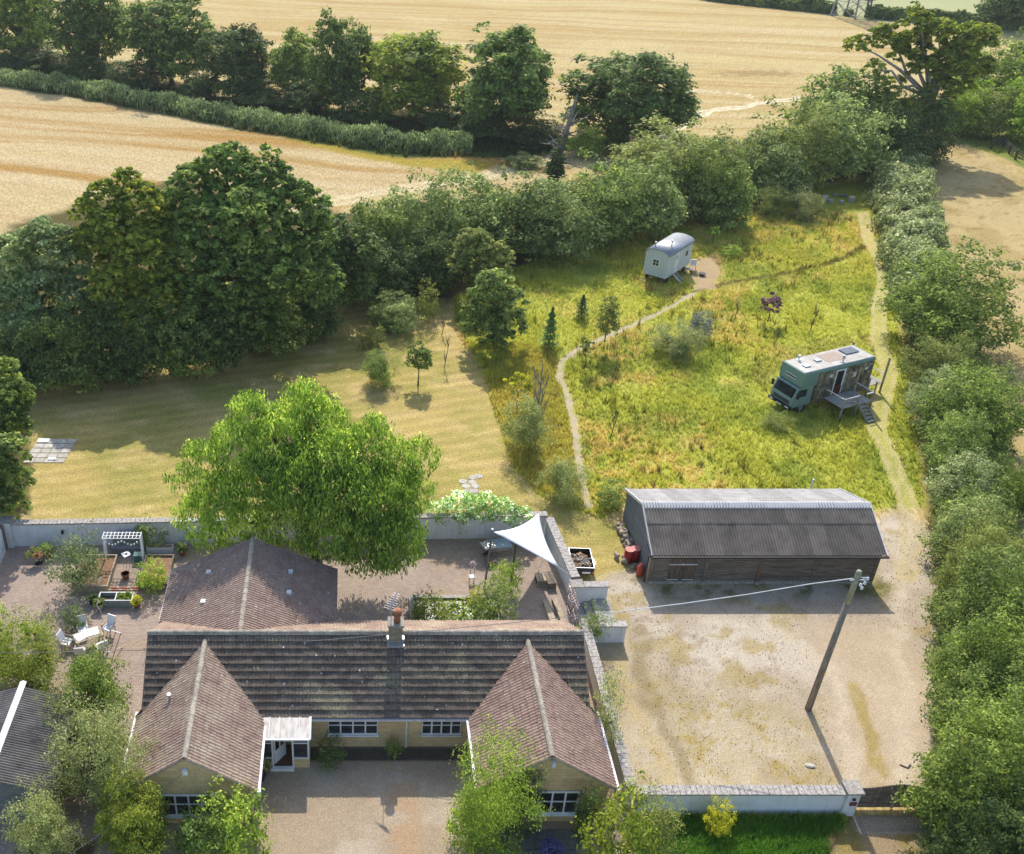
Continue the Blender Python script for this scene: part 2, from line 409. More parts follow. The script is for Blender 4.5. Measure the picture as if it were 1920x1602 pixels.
def crown(name, lobes, nleaf, size, mat, clump=.24, per=60, droop=0., cut=.72, zmin=.05, flat=.75, gap=.0, inner=.2, upb=.75):
    """lobes: rows x,y,z,rx,ry,rz. Foliage clumps spread over and a little inside each lobe"""
    L = np.array(lobes, float)
    if L.shape[1] == 4: L = np.concatenate([L[:, :3], L[:, 3:4].repeat(3, 1)], 1)
    area = np.array([(a * b * c) ** (2 / 3) for a, b, c in L[:, 3:]])
    ncl = max(8, int(nleaf / per)); C = []; CR = []; CT = []
    share = area / area.sum()
    for i, l in enumerate(L):
        k = max(3, int(ncl * share[i] * 1.5)); d = sph(k)
        d[:, 2] = np.where(d[:, 2] < -.75, -d[:, 2], d[:, 2])
        rr = np.where(RS.rand(k) < inner, RS.uniform(.35, .8, k), RS.uniform(.86, 1.06, k))
        p = l[:3] + d * l[3:] * rr[:, None]
        keep = (p[:, 2] > zmin) & (RS.rand(k) > gap)
        for j, m in enumerate(L):
            if j != i: keep &= (((p - m[:3]) / (m[3:] * cut)) ** 2).sum(1) > 1
        p = p[keep]; C.append(p); r = clump * (l[3] * l[4] * l[5]) ** (1 / 3)
        CR.append(r * RS.uniform(.7, 1.35, len(p))); CT.append(RS.normal(.42, .17, len(p)) + RS.normal(0, .06))
    C = np.concatenate(C); CR = np.concatenate(CR); CT = np.concatenate(CT)
    k = RS.choice(len(C), nleaf, p=CR ** 2 / (CR ** 2).sum())
    d = sph(nleaf); d[:, 2] = np.where(d[:, 2] < -.2, -d[:, 2] * .6, d[:, 2])
    rr = RS.uniform(.55, 1.05, nleaf)[:, None]
    P = C[k] + d * rr * CR[k][:, None] * np.array([1, 1, flat])
    if droop:
        t = RS.rand(nleaf) ** 1.3 * droop; P[:, 2] -= t * CR[k]
        P[:, :2] += (C[k][:, :2] - P[:, :2]) * (np.clip(t / max(droop, .01), 0, 1) * .35)[:, None]
    P[:, 2] = np.maximum(P[:, 2], zmin * .5 + RS.rand(nleaf) * .15)
    N = d * .8 + np.array([0, 0, upb]) + RS.normal(size=(nleaf, 3)) * .5
    if droop: N[:, 2] *= .35
    T = CT[k] + RS.normal(0, .2, nleaf) + .1 * d[:, 2]  # last term lightens clump tops: sunlit tops put into the leaf colour
    return leaf_mesh(name, P, N, size * RS.uniform(.45, 1.5, nleaf), T, mat, up=(np.array([0, 0, -1.]) if droop else None), asp=(.3 if droop else .55))
def branches(mb, base, tips, r0, n=6, wob=.25, fork=.45, rt=.25):
    base = Vector(base)
    for tp in tips:
        tp = Vector(tp); pts = []; k = 5
        for i in range(k + 1):
            t = i / k; p = base.lerp(tp, t); p.z = base.z + (tp.z - base.z) * (t ** .8)
            if 0 < i < k: p += Vector((rnd.uniform(-wob, wob), rnd.uniform(-wob, wob), rnd.uniform(-wob, wob) * .5))
            pts.append(p)
        mb.tube(pts, [r0 * (1 - (1 - rt) * i / k) for i in range(k + 1)], n)
def trunk_mb(h, r, tips, lean=(0, 0), fork=.35):
    mb = MB(); top = Vector((lean[0], lean[1], h))
    pts = [Vector((0, 0, -.1)), Vector((0, 0, .25)), top * .4 + Vector((rnd.uniform(-.1, .1), rnd.uniform(-.1, .1), 0)), top]
    mb.tube(pts, [r * 1.5, r * 1.1, r * .9, r * .75], 9)
    branches(mb, top * .92, tips, r * .5, 6)
    return mb
def make_tree(name, label, cat, loc, lobes, nleaf, size, fmat, th=2.5, tr=.35, bark=None, group=None, nt_=7, **kw):
    root = thing(name, label, cat, loc, 0, group)
    obj('crown', crown('crown', lobes, nleaf, size, fmat, **kw), None, root)
    if th:
        idx = list(range(len(lobes))); rnd.shuffle(idx)
        tips = [(lobes[i][0] * .9, lobes[i][1] * .9, lobes[i][2]) for i in idx[:nt_]]
        smooth(obj('trunk', trunk_mb(th, tr, tips), bark or BARK, root))
    return root
def auto_lobes(w, d, z0, z1, n, seed, rmin=.3, rmax=.5):
    """irregular crown of overlapping lobes filling a rounded body w x d x (z0..z1)"""
    r = random.Random(seed); out = []; h = z1 - z0
    for i in range(n):
        a = i * 2.4 + r.uniform(-.4, .4); t = .12 + .88 * ((i + .5) / n) ** 1.05
        rr = r.uniform(rmin, rmax) * min(w, h * 1.3) * .5
        prof = (1 - (max(0, t - .35) / .65) ** 2.2) ** .5 * (.8 + .2 * min(1, t / .35))
        q = prof * r.uniform(.7, 1.05)
        z = z0 + rr * .6 + (h - rr * 1.45) * t
        out.append((math.cos(a) * q * (w / 2 - rr * .8), math.sin(a) * q * (d / 2 - rr * .8), z, rr, rr, rr * .85))
    out.append((0, 0, z0 + h * .45, w * .3, d * .3, h * .33)); return out

def n3(p, s=0): return (vn(p[:, 0], p[:, 1], s) + vn(p[:, 1] + 7, p[:, 2], s + 5) + vn(p[:, 2] + 3, p[:, 0], s + 9)) / 3
def body_crown(name, w, d, z0, z1, nleaf, size, mat, seed, clump=.1, per=30, rough=.5, gap=.1, upb=.75, low=.45, fill=.3, rag=.12):
    """full crown: a rounded body with an uneven outline, filled with many foliage clumps"""
    h = z1 - z0; nc = int(nleaf / per); D = sph(nc * 2); ns = n3(D * 2.0 + seed * 3.1, seed) * .55 + n3(D * 4.6 + seed, seed + 3) * .45; ns = .5 + (ns - .5) * 1.5
    rr = 1 - rough * 1.6 * (.62 - ns); rr = np.clip(rr, .5, 1.15); fillm = RS.rand(len(D)) < fill
    rr *= np.where(fillm, RS.uniform(.35, .85, len(D)), RS.uniform(.88, 1.0 + rag, len(D)))
    zc = z0 + h * low; P0 = np.stack([D[:, 0] * w / 2 * rr, D[:, 1] * d / 2 * rr, zc + np.where(D[:, 2] > 0, D[:, 2] * h * (1 - low), D[:, 2] * h * low) * rr], 1)
    g = n3(P0 / w * 6 + seed, seed + 11); keep = (g > np.quantile(g, gap)) & (P0[:, 2] > .02)
    C_ = P0[keep][:nc]; Dk = D[keep][:nc]; nc = len(C_)
    R_ = clump * w * RS.uniform(.6, 1.5, nc); T0 = RS.normal(.42, .14, nc) + .35 * (n3(C_ / w * 3.1, seed + 20) - .5)
    k = RS.choice(nc, nleaf, p=R_ ** 2 / (R_ ** 2).sum()); dd = sph(nleaf); dd[:, 2] = np.where(dd[:, 2] < -.3, -dd[:, 2] * .6, dd[:, 2])
    P = C_[k] + dd * (RS.uniform(.3, 1.08, nleaf) * R_[k])[:, None] * np.array([1, 1, .8]); P[:, 2] = np.maximum(P[:, 2], .03 + RS.rand(nleaf) * .1)
    N = dd * .7 + Dk[k] * .35 + np.array([0, 0, upb]) + RS.normal(size=(nleaf, 3)) * .5
    return leaf_mesh(name, P, N, size * RS.uniform(.45, 1.5, nleaf), T0[k] + RS.normal(0, .2, nleaf), mat)
# ---------------------------------------------------------------- ground: land cover surveyed as outlines on the plan
def poly(*pts):
    return np.array([tuple(G(*p))[:2] for p in pts])
def sdist(P, X, Y):
    """signed distance to polygon, positive inside"""
    d = np.full(X.shape, 1e9); ins = np.zeros(X.shape, bool); n = len(P)
    for i in range(n):
        x0, y0 = P[i]; x1, y1 = P[(i + 1) % n]; ex, ey = x1 - x0, y1 - y0
        t = np.clip(((X - x0) * ex + (Y - y0) * ey) / (ex * ex + ey * ey + 1e-9), 0, 1)
        d = np.minimum(d, np.hypot(X - x0 - t * ex, Y - y0 - t * ey))
        c = ((y0 > Y) != (y1 > Y)); xi = x0 + (Y - y0) * ex / (ey if abs(ey) > 1e-9 else 1e-9); ins ^= c & (X < xi)
    return np.where(ins, d, -d)
def ldist(P, X, Y):
    d = np.full(X.shape, 1e9)
    for i in range(len(P) - 1):
        x0, y0 = P[i]; x1, y1 = P[i + 1]; ex, ey = x1 - x0, y1 - y0
        t = np.clip(((X - x0) * ex + (Y - y0) * ey) / (ex * ex + ey * ey + 1e-9), 0, 1)
        d = np.minimum(d, np.hypot(X - x0 - t * ex, Y - y0 - t * ey))
    return d
PG = {
 'low_field': poly((-700, 130), (0, 160), (200, 193), (400, 233), (600, 268), (740, 292), (900, 290), (1000, 296), (1080, 318), (1040, 345), (640, 372), (640, 470), (200, 760), (-700, 1100)),
 'green_strip': poly((530, 258), (640, 272), (760, 296), (930, 305), (900, 325), (760, 312), (620, 285)),
 'belt': poly((-700, 60), (0, 100), (400, 180), (700, 212), (950, 240), (1080, 262), (1010, 300), (900, 296), (740, 296), (600, 270), (400, 235), (200, 195), (0, 163), (-700, 130)),
 'hedge_ground': poly((-700, 1100), (-100, 700), (20, 420), (350, 330), (640, 400), (1040, 350), (1130, 322), (1370, 275), (1500, 232), (1600, 205), (1720, 230), (1900, 200), (2600, 150), (2600, 225), (1800, 262), (1680, 300), (1600, 335), (1480, 365), (1330, 400), (1200, 435), (1060, 475), (960, 505), (850, 560), (640, 580), (560, 620), (60, 700), (70, 960), (0, 975), (-700, 1500)),
 'hedge_right': poly((1640, 290), (1700, 290), (1775, 520), (1835, 700), (1870, 900), (1915, 1010), (2600, 1500), (2600, 1700), (1745, 1700), (1765, 1490), (1752, 1420), (1776, 1300), (1780, 1150), (1750, 1000), (1735, 950), (1700, 700)),
 'meadow': poly((850, 560), (960, 505), (1060, 475), (1200, 435), (1330, 400), (1480, 365), (1600, 335), (1640, 290), (1690, 400), (1700, 500), (1680, 560), (1700, 700), (1720, 800), (1735, 950), (1650, 960), (1560, 940), (1170, 940), (1130, 975), (1090, 962), (1010, 930), (960, 880), (900, 700), (850, 620)),
 'lawn': poly((55, 1000), (60, 830), (30, 640), (560, 590), (640, 560), (780, 560), (830, 560), (862, 620), (905, 700), (960, 880), (1010, 930), (1095, 965), (1180, 990), (1215, 1100), (1060, 1105), (1020, 965), (340, 985)),
 'rough': poly((905, 700), (960, 640), (1040, 655), (1060, 760), (1090, 880), (1105, 960), (1050, 935), (1000, 915), (960, 870)),
 'yard': poly((1120, 1090), (1200, 1055), (1213, 1100), (1400, 1090), (1640, 1095), (1640, 985), (1690, 950), (1750, 1000), (1780, 1150), (1775, 1300), (1750, 1420), (1770, 1490), (1190, 1490), (1075, 1150)),
 'dry1': poly((1100, 1150), (1180, 1200), (1260, 1290), (1380, 1290), (1500, 1330), (1560, 1420), (1600, 1490), (1185, 1490)),
 'bare': poly((1200, 1130), (1400, 1180), (1480, 1250), (1500, 1330), (1380, 1300), (1260, 1270), (1180, 1220), (1130, 1140)),
 'track': poly((1500, 1160), (1700, 1180), (1760, 1300), (1740, 1420), (1700, 1490), (1600, 1490), (1560, 1370), (1540, 1290)),
 'paddock': poly((1690, 290), (1790, 268), (1930, 335), (2700, 560), (2700, 1500), (1900, 1010), (1860, 900), (1830, 700), (1770, 520)),
 'green_patch': poly((1790, 262), (1860, 235), (2700, 215), (2700, 520), (1930, 318), (1850, 284)),
 'far_field': poly((1180, -60), (1340, 3), (1570, 30), (1640, 40), (1900, 66), (2700, 110), (2700, -120)),
 'hut_bare': poly((1285, 500), (1330, 478), (1350, 505), (1340, 545), (1300, 545)),
 'rings': poly((1500, 370), (1560, 345), (1640, 340), (1640, 395), (1610, 402), (1530, 392)),
 'verge': poly((1180, 1530), (1592, 1525), (1560, 1580), (1500, 1680), (1180, 1680)),
}
PATHS = {
 'p1': (np.array([tuple(G(*p))[:2] for p in ((1102, 952), (1092, 905), (1084, 860), (1078, 800), (1064, 742), (1047, 705), (1052, 680), (1085, 655), (1160, 622), (1230, 590), (1275, 566), (1305, 548), (1330, 520))]), .26),
 'p2': (np.array([tuple(G(*p))[:2] for p in ((1618, 400), (1628, 450), (1652, 490), (1660, 530), (1648, 570), (1646, 640), (1668, 700), (1652, 760), (1642, 800), (1668, 860), (1700, 940), (1712, 1010), (1700, 1080))]), .62),
 'p3': (np.array([tuple(G(*p))[:2] for p in ((1305, 548), (1370, 530), (1450, 518), (1540, 498), (1590, 482), (1622, 462))]), .35),
 'p4': (np.array([tuple(G(*p))[:2] for p in ((1646, 640), (1580, 640), (1470, 670), (1432, 690), (1440, 715))]), 1.0),
 'f1': (np.array([tuple(G(*p))[:2] for p in ((1230, 290), (1262, 245), (1290, 222), (1340, 208), (1410, 196), (1500, 185))]), .9),
 'f2': (np.array([tuple(G(*p))[:2] for p in ((1430, 196), (1400, 178), (1290, 170))]), .5),
 'f3': (np.array([tuple(G(*p))[:2] for p in ((560, 392), (700, 362), (860, 338), (960, 322), (1030, 300), (1100, 285))]), 1.1),
}
def C(r, g, b, k=.72): return np.array(srgb(r, g, b)) * k
def shade(c, f): return c[None, :] * f[:, None]
def land(X, Y):
    """albedo, cover id and detail kind for ground points"""
    n = len(X); wx = X + (fbm(X * .35, Y * .35, 3) - .5) * 2.2; wy = Y + (fbm(X * .35, Y * .35, 9) - .5) * 2.2
    fx = X + (fbm(X * 1.3, Y * 1.3, 5) - .5) * .7; fy = Y + (fbm(X * 1.3, Y * 1.3, 6) - .5) * .7
    big = fbm(X * .06, Y * .06, 21); med = fbm(X * .3, Y * .3, 22); fine = fbm(X * 1.4, Y * 1.4, 23); vf = fbm(X * 4, Y * 4, 24, 3)
    col = np.zeros((n, 3)); ids = np.zeros(n, int); kind = np.zeros(n)
    def put(mask, c, i=None, k=None):
        nonlocal col
        m = np.clip(mask, 0, 1)[:, None]; col = col * (1 - m) + c * m
        if i is not None: ids[mask > .5] = i
        if k is not None: kind[mask > .5] = k
    def blend(a, b, t): t = np.clip(t, 0, 1)[:, None]; return a * (1 - t) + b * t
    straw = C(206, 186, 132); ochre = C(192, 164, 106); pale = C(216, 196, 156)
    # cultivation lines run gently across the fields
    lf = Y + .28 * X + 4 * (fbm(X * .012, Y * .012, 2) - .5) * 6
    st = fbm(lf * .22, X * .008, 31, 4); st2 = fbm(lf * .9, X * .02, 32, 3)
    f = blend(blend(straw, ochre, sstep(.42, .68, st * .7 + big * .3)), pale, sstep(.5, .75, st2) * .6) * (.86 + .28 * fine)[:, None]
    wl = np.abs(((lf + 1.2 * np.sin(X * .05)) % 11.) - 5.5); f *= (1 - .13 * (wl < .3) - .05 * (np.abs(wl - 1.3) < .25))[:, None]
    put(np.ones(n), f, 0, 0)
    e = lambda k, a=.0, b=.6, warp=1: sstep(-b, b, sdist(PG[k], wx if warp == 1 else (fx if warp == 2 else X), wy if warp == 1 else (fy if warp == 2 else Y)) - a)
    low = blend(blend(C(206, 184, 138), C(182, 146, 84), sstep(.45, .7, fbm(lf * .16, X * .012, 41, 3))), pale, sstep(.5, .72, fbm(lf * .5, X * .03, 42, 3)) * .6) * (.84 + .3 * fine)[:, None]
    put(e('low_field'), low, 1, 0)
    put(e('green_strip') * .95, shade(C(178, 158, 62), .85 + .3 * med), 1, 0)
    far = shade(C(186, 186, 140), .9 + .2 * big); put(e('far_field', 0, 1.5), far, 2, 1)
    grassy = blend(C(92, 108, 44), C(66, 84, 40), med) * (.8 + .4 * fine)[:, None]
    put(e('belt', 0, 1.), grassy, 3, 1)
    put(e('hedge_ground', 0, 1.), blend(C(98, 96, 55), C(120, 104, 66), med) * (.75 + .4 * fine)[:, None], 3, 1)
    put(e('hedge_right', 0, .6), blend(C(120, 116, 62), C(176, 148, 90), sstep(.45, .65, med)) * (.8 + .35 * fine)[:, None], 3, 1)
    pad = blend(C(208, 184, 134), C(190, 165, 112), sstep(.4, .65, med)) * (.88 + .22 * fine)[:, None]
    pad *= (1 - .3 * sstep(.62, .74, fbm(X * 1.6, Y * 1.6, 77, 3)))[:, None]
    put(e('paddock'), pad, 4, 1)
    put(e('green_patch'), blend(C(150, 156, 66), C(120, 138, 70), med), 4, 1)
    # meadow: yellow-green with olive drifts and rust-dry patches
    dryk = sstep(.48, .62, fbm(X * .09 + 7, Y * .09, 51)) ; dryk = np.maximum(dryk * .8, sstep(86, 108, Y) * .75)
    md = blend(C(164, 164, 66), C(138, 146, 58), sstep(.35, .7, med)); md = blend(md, C(178, 178, 84), sstep(.5, .8, fbm(X * .5, Y * .5, 52)))
    md = blend(md, C(190, 168, 98), dryk * sstep(.35, .6, fine)); md *= (1.14 + .4 * vf)[:, None]
    put(e('meadow', 0, .35, 2), md, 5, 1)
    lw = blend(C(190, 167, 106), C(154, 148, 80), sstep(.36, .66, fbm(X * .2, Y * .25, 61) * .45 + med * .25 + vf * .3))
    lw = blend(lw, C(202, 177, 124), sstep(.48, .72, fbm(X * .5 + Y * .2, Y * .9, 62) * .7 + vf * .3) * .8)
    mow = .5 + .5 * np.sin((Y * .96 - X * .28 + .5 * big) * 5.2); lw *= (.86 + .2 * mow + .2 * vf + .3 * fbm(X * .35 + Y * .1, (Y * .96 - X * .28) * 2.6, 66, 3))[:, None]
    put(e('lawn', 0, .25, 2), lw, 6, 1)
    put(e('rough', 0, .35, 2), blend(C(150, 150, 58), C(172, 156, 78), med) * (1.1 + .7 * vf)[:, None], 5, 1)
    put(e('rings', 0, .8), shade(C(165, 168, 66), .85 + .3 * fine), 6, 1)
    # yard: packed hoggin, dried turf islands
    yd = blend(C(218, 205, 184), C(198, 181, 157), sstep(.35, .65, med)) * (.93 + .26 * fine)[:, None]
    tur = sstep(.5, .6, fbm(X * 1.1, Y * 1.1, 71, 4) * .75 + med * .25); ye = e('yard', 0, .5, 2)
    put(ye, yd, 7, 2)
    g1 = blend(C(208, 184, 124), C(172, 156, 96), med) * (.8 + .35 * vf)[:, None]
    put(ye * e('dry1', 0, 1.6) * (.5 + .5 * tur) * (.45 + .55 * sstep(.3, .6, vf)), g1, None, None)
    spots = sstep(.6, .68, fbm(X * 2.2, Y * 1.9, 72, 3)); put(ye * e('bare', 0, 1.6) * spots * .4, shade(C(150, 128, 94), .8 + .4 * vf))
    put(ye * (1 - e('track', 0, 1.)) * (1 - e('dry1', 0, 1)) * sstep(.56, .66, fbm(X * .8, Y * .8, 73)) * .7, g1)
    put(ye * e('track', 0, .8), blend(C(224, 204, 176), C(206, 184, 152), med) * (.9 + .18 * vf)[:, None], 7, 2)
    for pl_, cc in ((((1625, 1488), (1590, 1370), (1560, 1260), (1480, 1190), (1330, 1165)), C(232, 216, 190)), (((1700, 1488), (1690, 1370), (1680, 1230), (1690, 1080), (1705, 960)), C(232, 216, 190)), (((1255, 1485), (1205, 1380), (1170, 1260), (1150, 1180)), C(214, 192, 140)), (((1300, 1470), (1240, 1370), (1205, 1260), (1190, 1180)), C(150, 132, 88))):
        dd = ldist(np.array([tuple(G(*q))[:2] for q in pl_]), wx, wy); put(ye * (1 - sstep(.15, .6, dd)) * .55 * sstep(.3, .6, fine + .15), shade(cc, .9 + .2 * vf))
    ts = ldist(np.array([tuple(G(*p))[:2] for p in ((1655, 1490), (1640, 1400), (1600, 1290))]), fx, fy)
    put(ye * (1 - sstep(.2, .5, ts)) * sstep(.35, .55, fine + .1), g1)
    be = sstep(-.8, .8, .9 - ldist(np.array([tuple(G(*p))[:2] for p in ((1212, 1098), (1640, 1098))]), X, Y)); put(be * ye * tur, shade(C(120, 122, 62), .8 + .3 * fine))
    for k, c, st_ in (('p1', C(214, 200, 168), 1), ('p2', C(216, 198, 150), .85), ('p3', C(120, 114, 56), .8), ('p4', C(190, 176, 104), .3), ('f1', C(244, 232, 204), 1), ('f2', C(232, 218, 184), .9), ('f3', C(226, 210, 172), .85)):  # p3 is a mown path with its shadow put into the dark colour
        P, wd = PATHS[k]; d = ldist(P, fx, fy) if k[0] == 'p' else ldist(P, wx, wy)
        m = (1 - sstep(wd * .7, wd * 1.35, d)) * st_
        if k == 'p2': m = m * (.45 + .55 * (1 - sstep(.16, .34, np.abs(d - .5)))) * (.6 + .6 * fine)
        if k == 'p1': m *= sstep(.15, .4, fine)
        if k[0] == 'f': m *= .35 + .65 * ((d > wd * .35)); m *= sstep(.2, .5, med + .15)
        put(m, shade(c, .85 + .3 * fine), 8 if k in ('p1', 'p2') else None, 2 if k == 'p1' else None)
    put(e('hut_bare', 0, .6), shade(C(208, 182, 142), .85 + .3 * fine), 8, 2)
    # bare streak in the far field
    P0 = G(1420, 138); put((1 - sstep(.4, 1., np.hypot((X - P0.x) / 9, (Y - P0.y) / 3.2) + (fine - .5))) * .5, C(150, 122, 84)[None, :].repeat(n, 0))
    # round the house
    pt = (X > -22) & (X < 12.4) & (Y > 33) & (Y < 49.4); pt2 = (X > -16) & (X < -9.6) & (Y > 26) & (Y < 34)
    pc = blend(C(194, 178, 165), C(180, 162, 149), med) * (1.02 + .22 * fine)[:, None]
    pc = blend(pc, C(198, 178, 158), sstep(.5, .7, fbm(X * .35 + 5, Y * .35, 81)))
    put((pt | pt2).astype(float), pc, 9, 3)
    dv = (X > -9.8) & (X < 12.3) & (Y < 33.2)
    dc = blend(C(212, 196, 172), C(198, 178, 150), sstep(.4, .62, med)) * (.88 + .22 * vf)[:, None]
    dc = blend(dc, C(206, 172, 134), (sstep(1.0, 1.8, X) * (1 - sstep(2.4, 3.6, X))) * sstep(.35, .6, fine) * .7)
    put(dv.astype(float), dc, 10, 2)
    bed = (X > -2.0) & (X < 5.6) & (Y > 32.35 + (fine - .5) * .15) & (Y < 33.3); put(bed.astype(float), shade(C(112, 104, 92), .7 + .5 * vf), 11, 2)
    bl = (X < -9.6) & (Y < 34.5) & (X > -14.6); put(sstep(.4, .6, fine) * bl, shade(C(110, 96, 66), .8 + .3 * vf), 11, 2)
    vg = sstep(-.2, .2, sdist(PG['verge'], fx, fy)) * (Y < 29.4) * (X > 12.1)
    od = ((X > 12.1) & (Y < 29.3)).astype(float)
    oc = blend(C(196, 176, 142), C(176, 152, 116), med) * (.88 + .22 * vf)[:, None]; put(od, oc, 10, 2)
    mid = (1 - sstep(.25, .6, np.abs(fx - 24.35 + (29 - Y) * .12))) + sstep(26.4, 27.0, fx) + (1 - sstep(22.2, 22.8, fx + (29 - Y) * .3)); put(np.clip(mid, 0, 1) * od * sstep(.3, .5, fine), shade(C(168, 150, 90), .8 + .4 * vf))
    ap = (X > 22.2) & (X < 26.6) & (Y > 28.4) & (Y < 29.4); put(ap.astype(float), shade(C(178, 168, 152), .85 + .25 * fine), 10, 2)
    put(vg, blend(C(98, 132, 42), C(70, 104, 36), med) * (1.1 + .7 * vf)[:, None], 12, 1)
    return col, ids, kind
GN = ['stubble_field', 'lower_field', 'far_field', 'ground', 'paddock', 'meadow', 'lawn', 'yard', 'path', 'patio', 'driveway', 'flower_bed', 'grass_verge']
def m_ground():
    m, nt, b = newmat('land_cover')
    a = nt.nodes.new('ShaderNodeAttribute'); a.attribute_name = 'cover'
    k = nt.nodes.new('ShaderNodeAttribute'); k.attribute_name = 'kind'
    p = pos(nt)
    # stubble: short streaks; turf: mottled blades; gravel: pebbles; brick: paver grid
    s1 = ramp(nt, noise(nt, 1, 3, pos(nt, (5, 1.2, 1)), .7), [(.34, (.66, .66, .64)), (.66, (1.3, 1.28, 1.22))])
    s2 = ramp(nt, noise(nt, 6, 5, pos(nt, (1.4, 1, 1)), .8), [(.34, (.5, .53, .48)), (.68, (1.42, 1.4, 1.32))])
    vo = nt.nodes.new('ShaderNodeTexVoronoi'); vo.inputs['Scale'].default_value = 13; nt.links.new(p, vo.inputs['Vector'])
    s3a = ramp(nt, noise(nt, 16, 5, p, .8), [(.34, (.64, .63, .62)), (.68, (1.26, 1.26, 1.26))])
    s3 = mix(nt, 0, s3a, ramp(nt, vo.outputs['Distance'], [(.05, (1.15, 1.15, 1.15)), (.6, (.86, .85, .84))]), 1., 'MULTIPLY')
    br = nt.nodes.new('ShaderNodeTexBrick'); br.inputs['Scale'].default_value = 1; br.inputs['Brick Width'].default_value = .22; br.inputs['Row Height'].default_value = .11; br.inputs['Mortar Size'].default_value = .012
    br.inputs['Color1'].default_value = (1.1, 1.07, 1.04, 1); br.inputs['Color2'].default_value = (.86, .83, .82, 1); br.inputs['Mortar'].default_value = (.62, .6, .58, 1)
    nt.links.new(p, br.inputs['Vector'])
    s4 = mix(nt, 0, br.outputs[0], s3a, .8, 'MULTIPLY')
    def gt(t):
        n = nt.nodes.new('ShaderNodeMath'); n.operation = 'GREATER_THAN'; nt.links.new(k.outputs['Fac'], n.inputs[0]); n.inputs[1].default_value = t; return n.outputs[0]
    s = mix(nt, 0, s1, s2, gt(.5)); s = mix(nt, 0, s, s3, gt(1.5)); s = mix(nt, 0, s, s4, gt(2.5))
    c = mix(nt, 0, a.outputs['Color'], s, 1., 'MULTIPLY')
    nt.links.new(c, b.inputs['Base Color']); b.inputs['Roughness'].default_value = 1; b.inputs['Specular IOR Level'].default_value = .1
    bump(nt, b, noise(nt, 7, 5, p, .8), .06, .55)
    return m
GROUNDM = m_ground()
def build_ground():
    NX = 560; ys = [16.]; 
    while ys[-1] < 300: ys.append(ys[-1] + max(.16, (ys[-1] + 20) * .0031))
    ys = np.array(ys); u = np.linspace(0, 1, NX)
    xl = -22 - .33 * ys; xr = 26 + .62 * ys
    X = xl[:, None] + (xr - xl)[:, None] * u[None, :]; Y = np.repeat(ys[:, None], NX, 1)
    X = X.ravel(); Y = Y.ravel(); col, ids, kind = land(X, Y)
    Z = np.where((kind == 1), .03 * (fbm(X * 2, Y * 2, 90) - .5), 0.); Z = np.where(Y < 49.5, 0, Z)
    NY = len(ys); q = np.arange(NX * NY).reshape(NY, NX)
    F = np.stack([q[:-1, :-1], q[:-1, 1:], q[1:, 1:], q[1:, :-1]], -1).reshape(-1, 4); fid = ids[F[:, 0]]
    co = np.stack([X, Y, Z], 1)
    for i, nm in enumerate(GN):
        f = F[fid == i]
        if not len(f): continue
        uq, inv = np.unique(f, return_inverse=True); inv = inv.reshape(-1, 4)
        me = bpy.data.meshes.new(nm); me.vertices.add(len(uq)); me.vertices.foreach_set('co', co[uq].astype(np.float32).ravel())
        me.loops.add(inv.size); me.loops.foreach_set('vertex_index', inv.astype(np.int32).ravel())
        me.polygons.add(len(inv)); me.polygons.foreach_set('loop_start', np.arange(0, inv.size, 4, dtype=np.int32))
        a = me.attributes.new('cover', 'FLOAT_COLOR', 'POINT'); a.data.foreach_set('color', np.concatenate([col[uq], np.ones((len(uq), 1))], 1).astype(np.float32).ravel())
        a = me.attributes.new('kind', 'FLOAT', 'POINT'); a.data.foreach_set('value', kind[uq].astype(np.float32))
        me.materials.append(GROUNDM); me.update(calc_edges=True)
        o = bpy.data.objects.new(nm, me); COL.objects.link(o); o['kind'] = 'structure'
    # open country beyond the surveyed land
    far = simple('distant_pasture', (.34, .29, .14), (.16, .2, .07), 1, .012)
    mb = MB(); mb.add([(-4000, -1000, -.12), (4000, -1000, -.12), (4000, 6000, -.12), (-4000, 6000, -.12)], [(0, 1, 2, 3)])
    obj('distant_ground', mb, far, kind='structure')
build_ground()

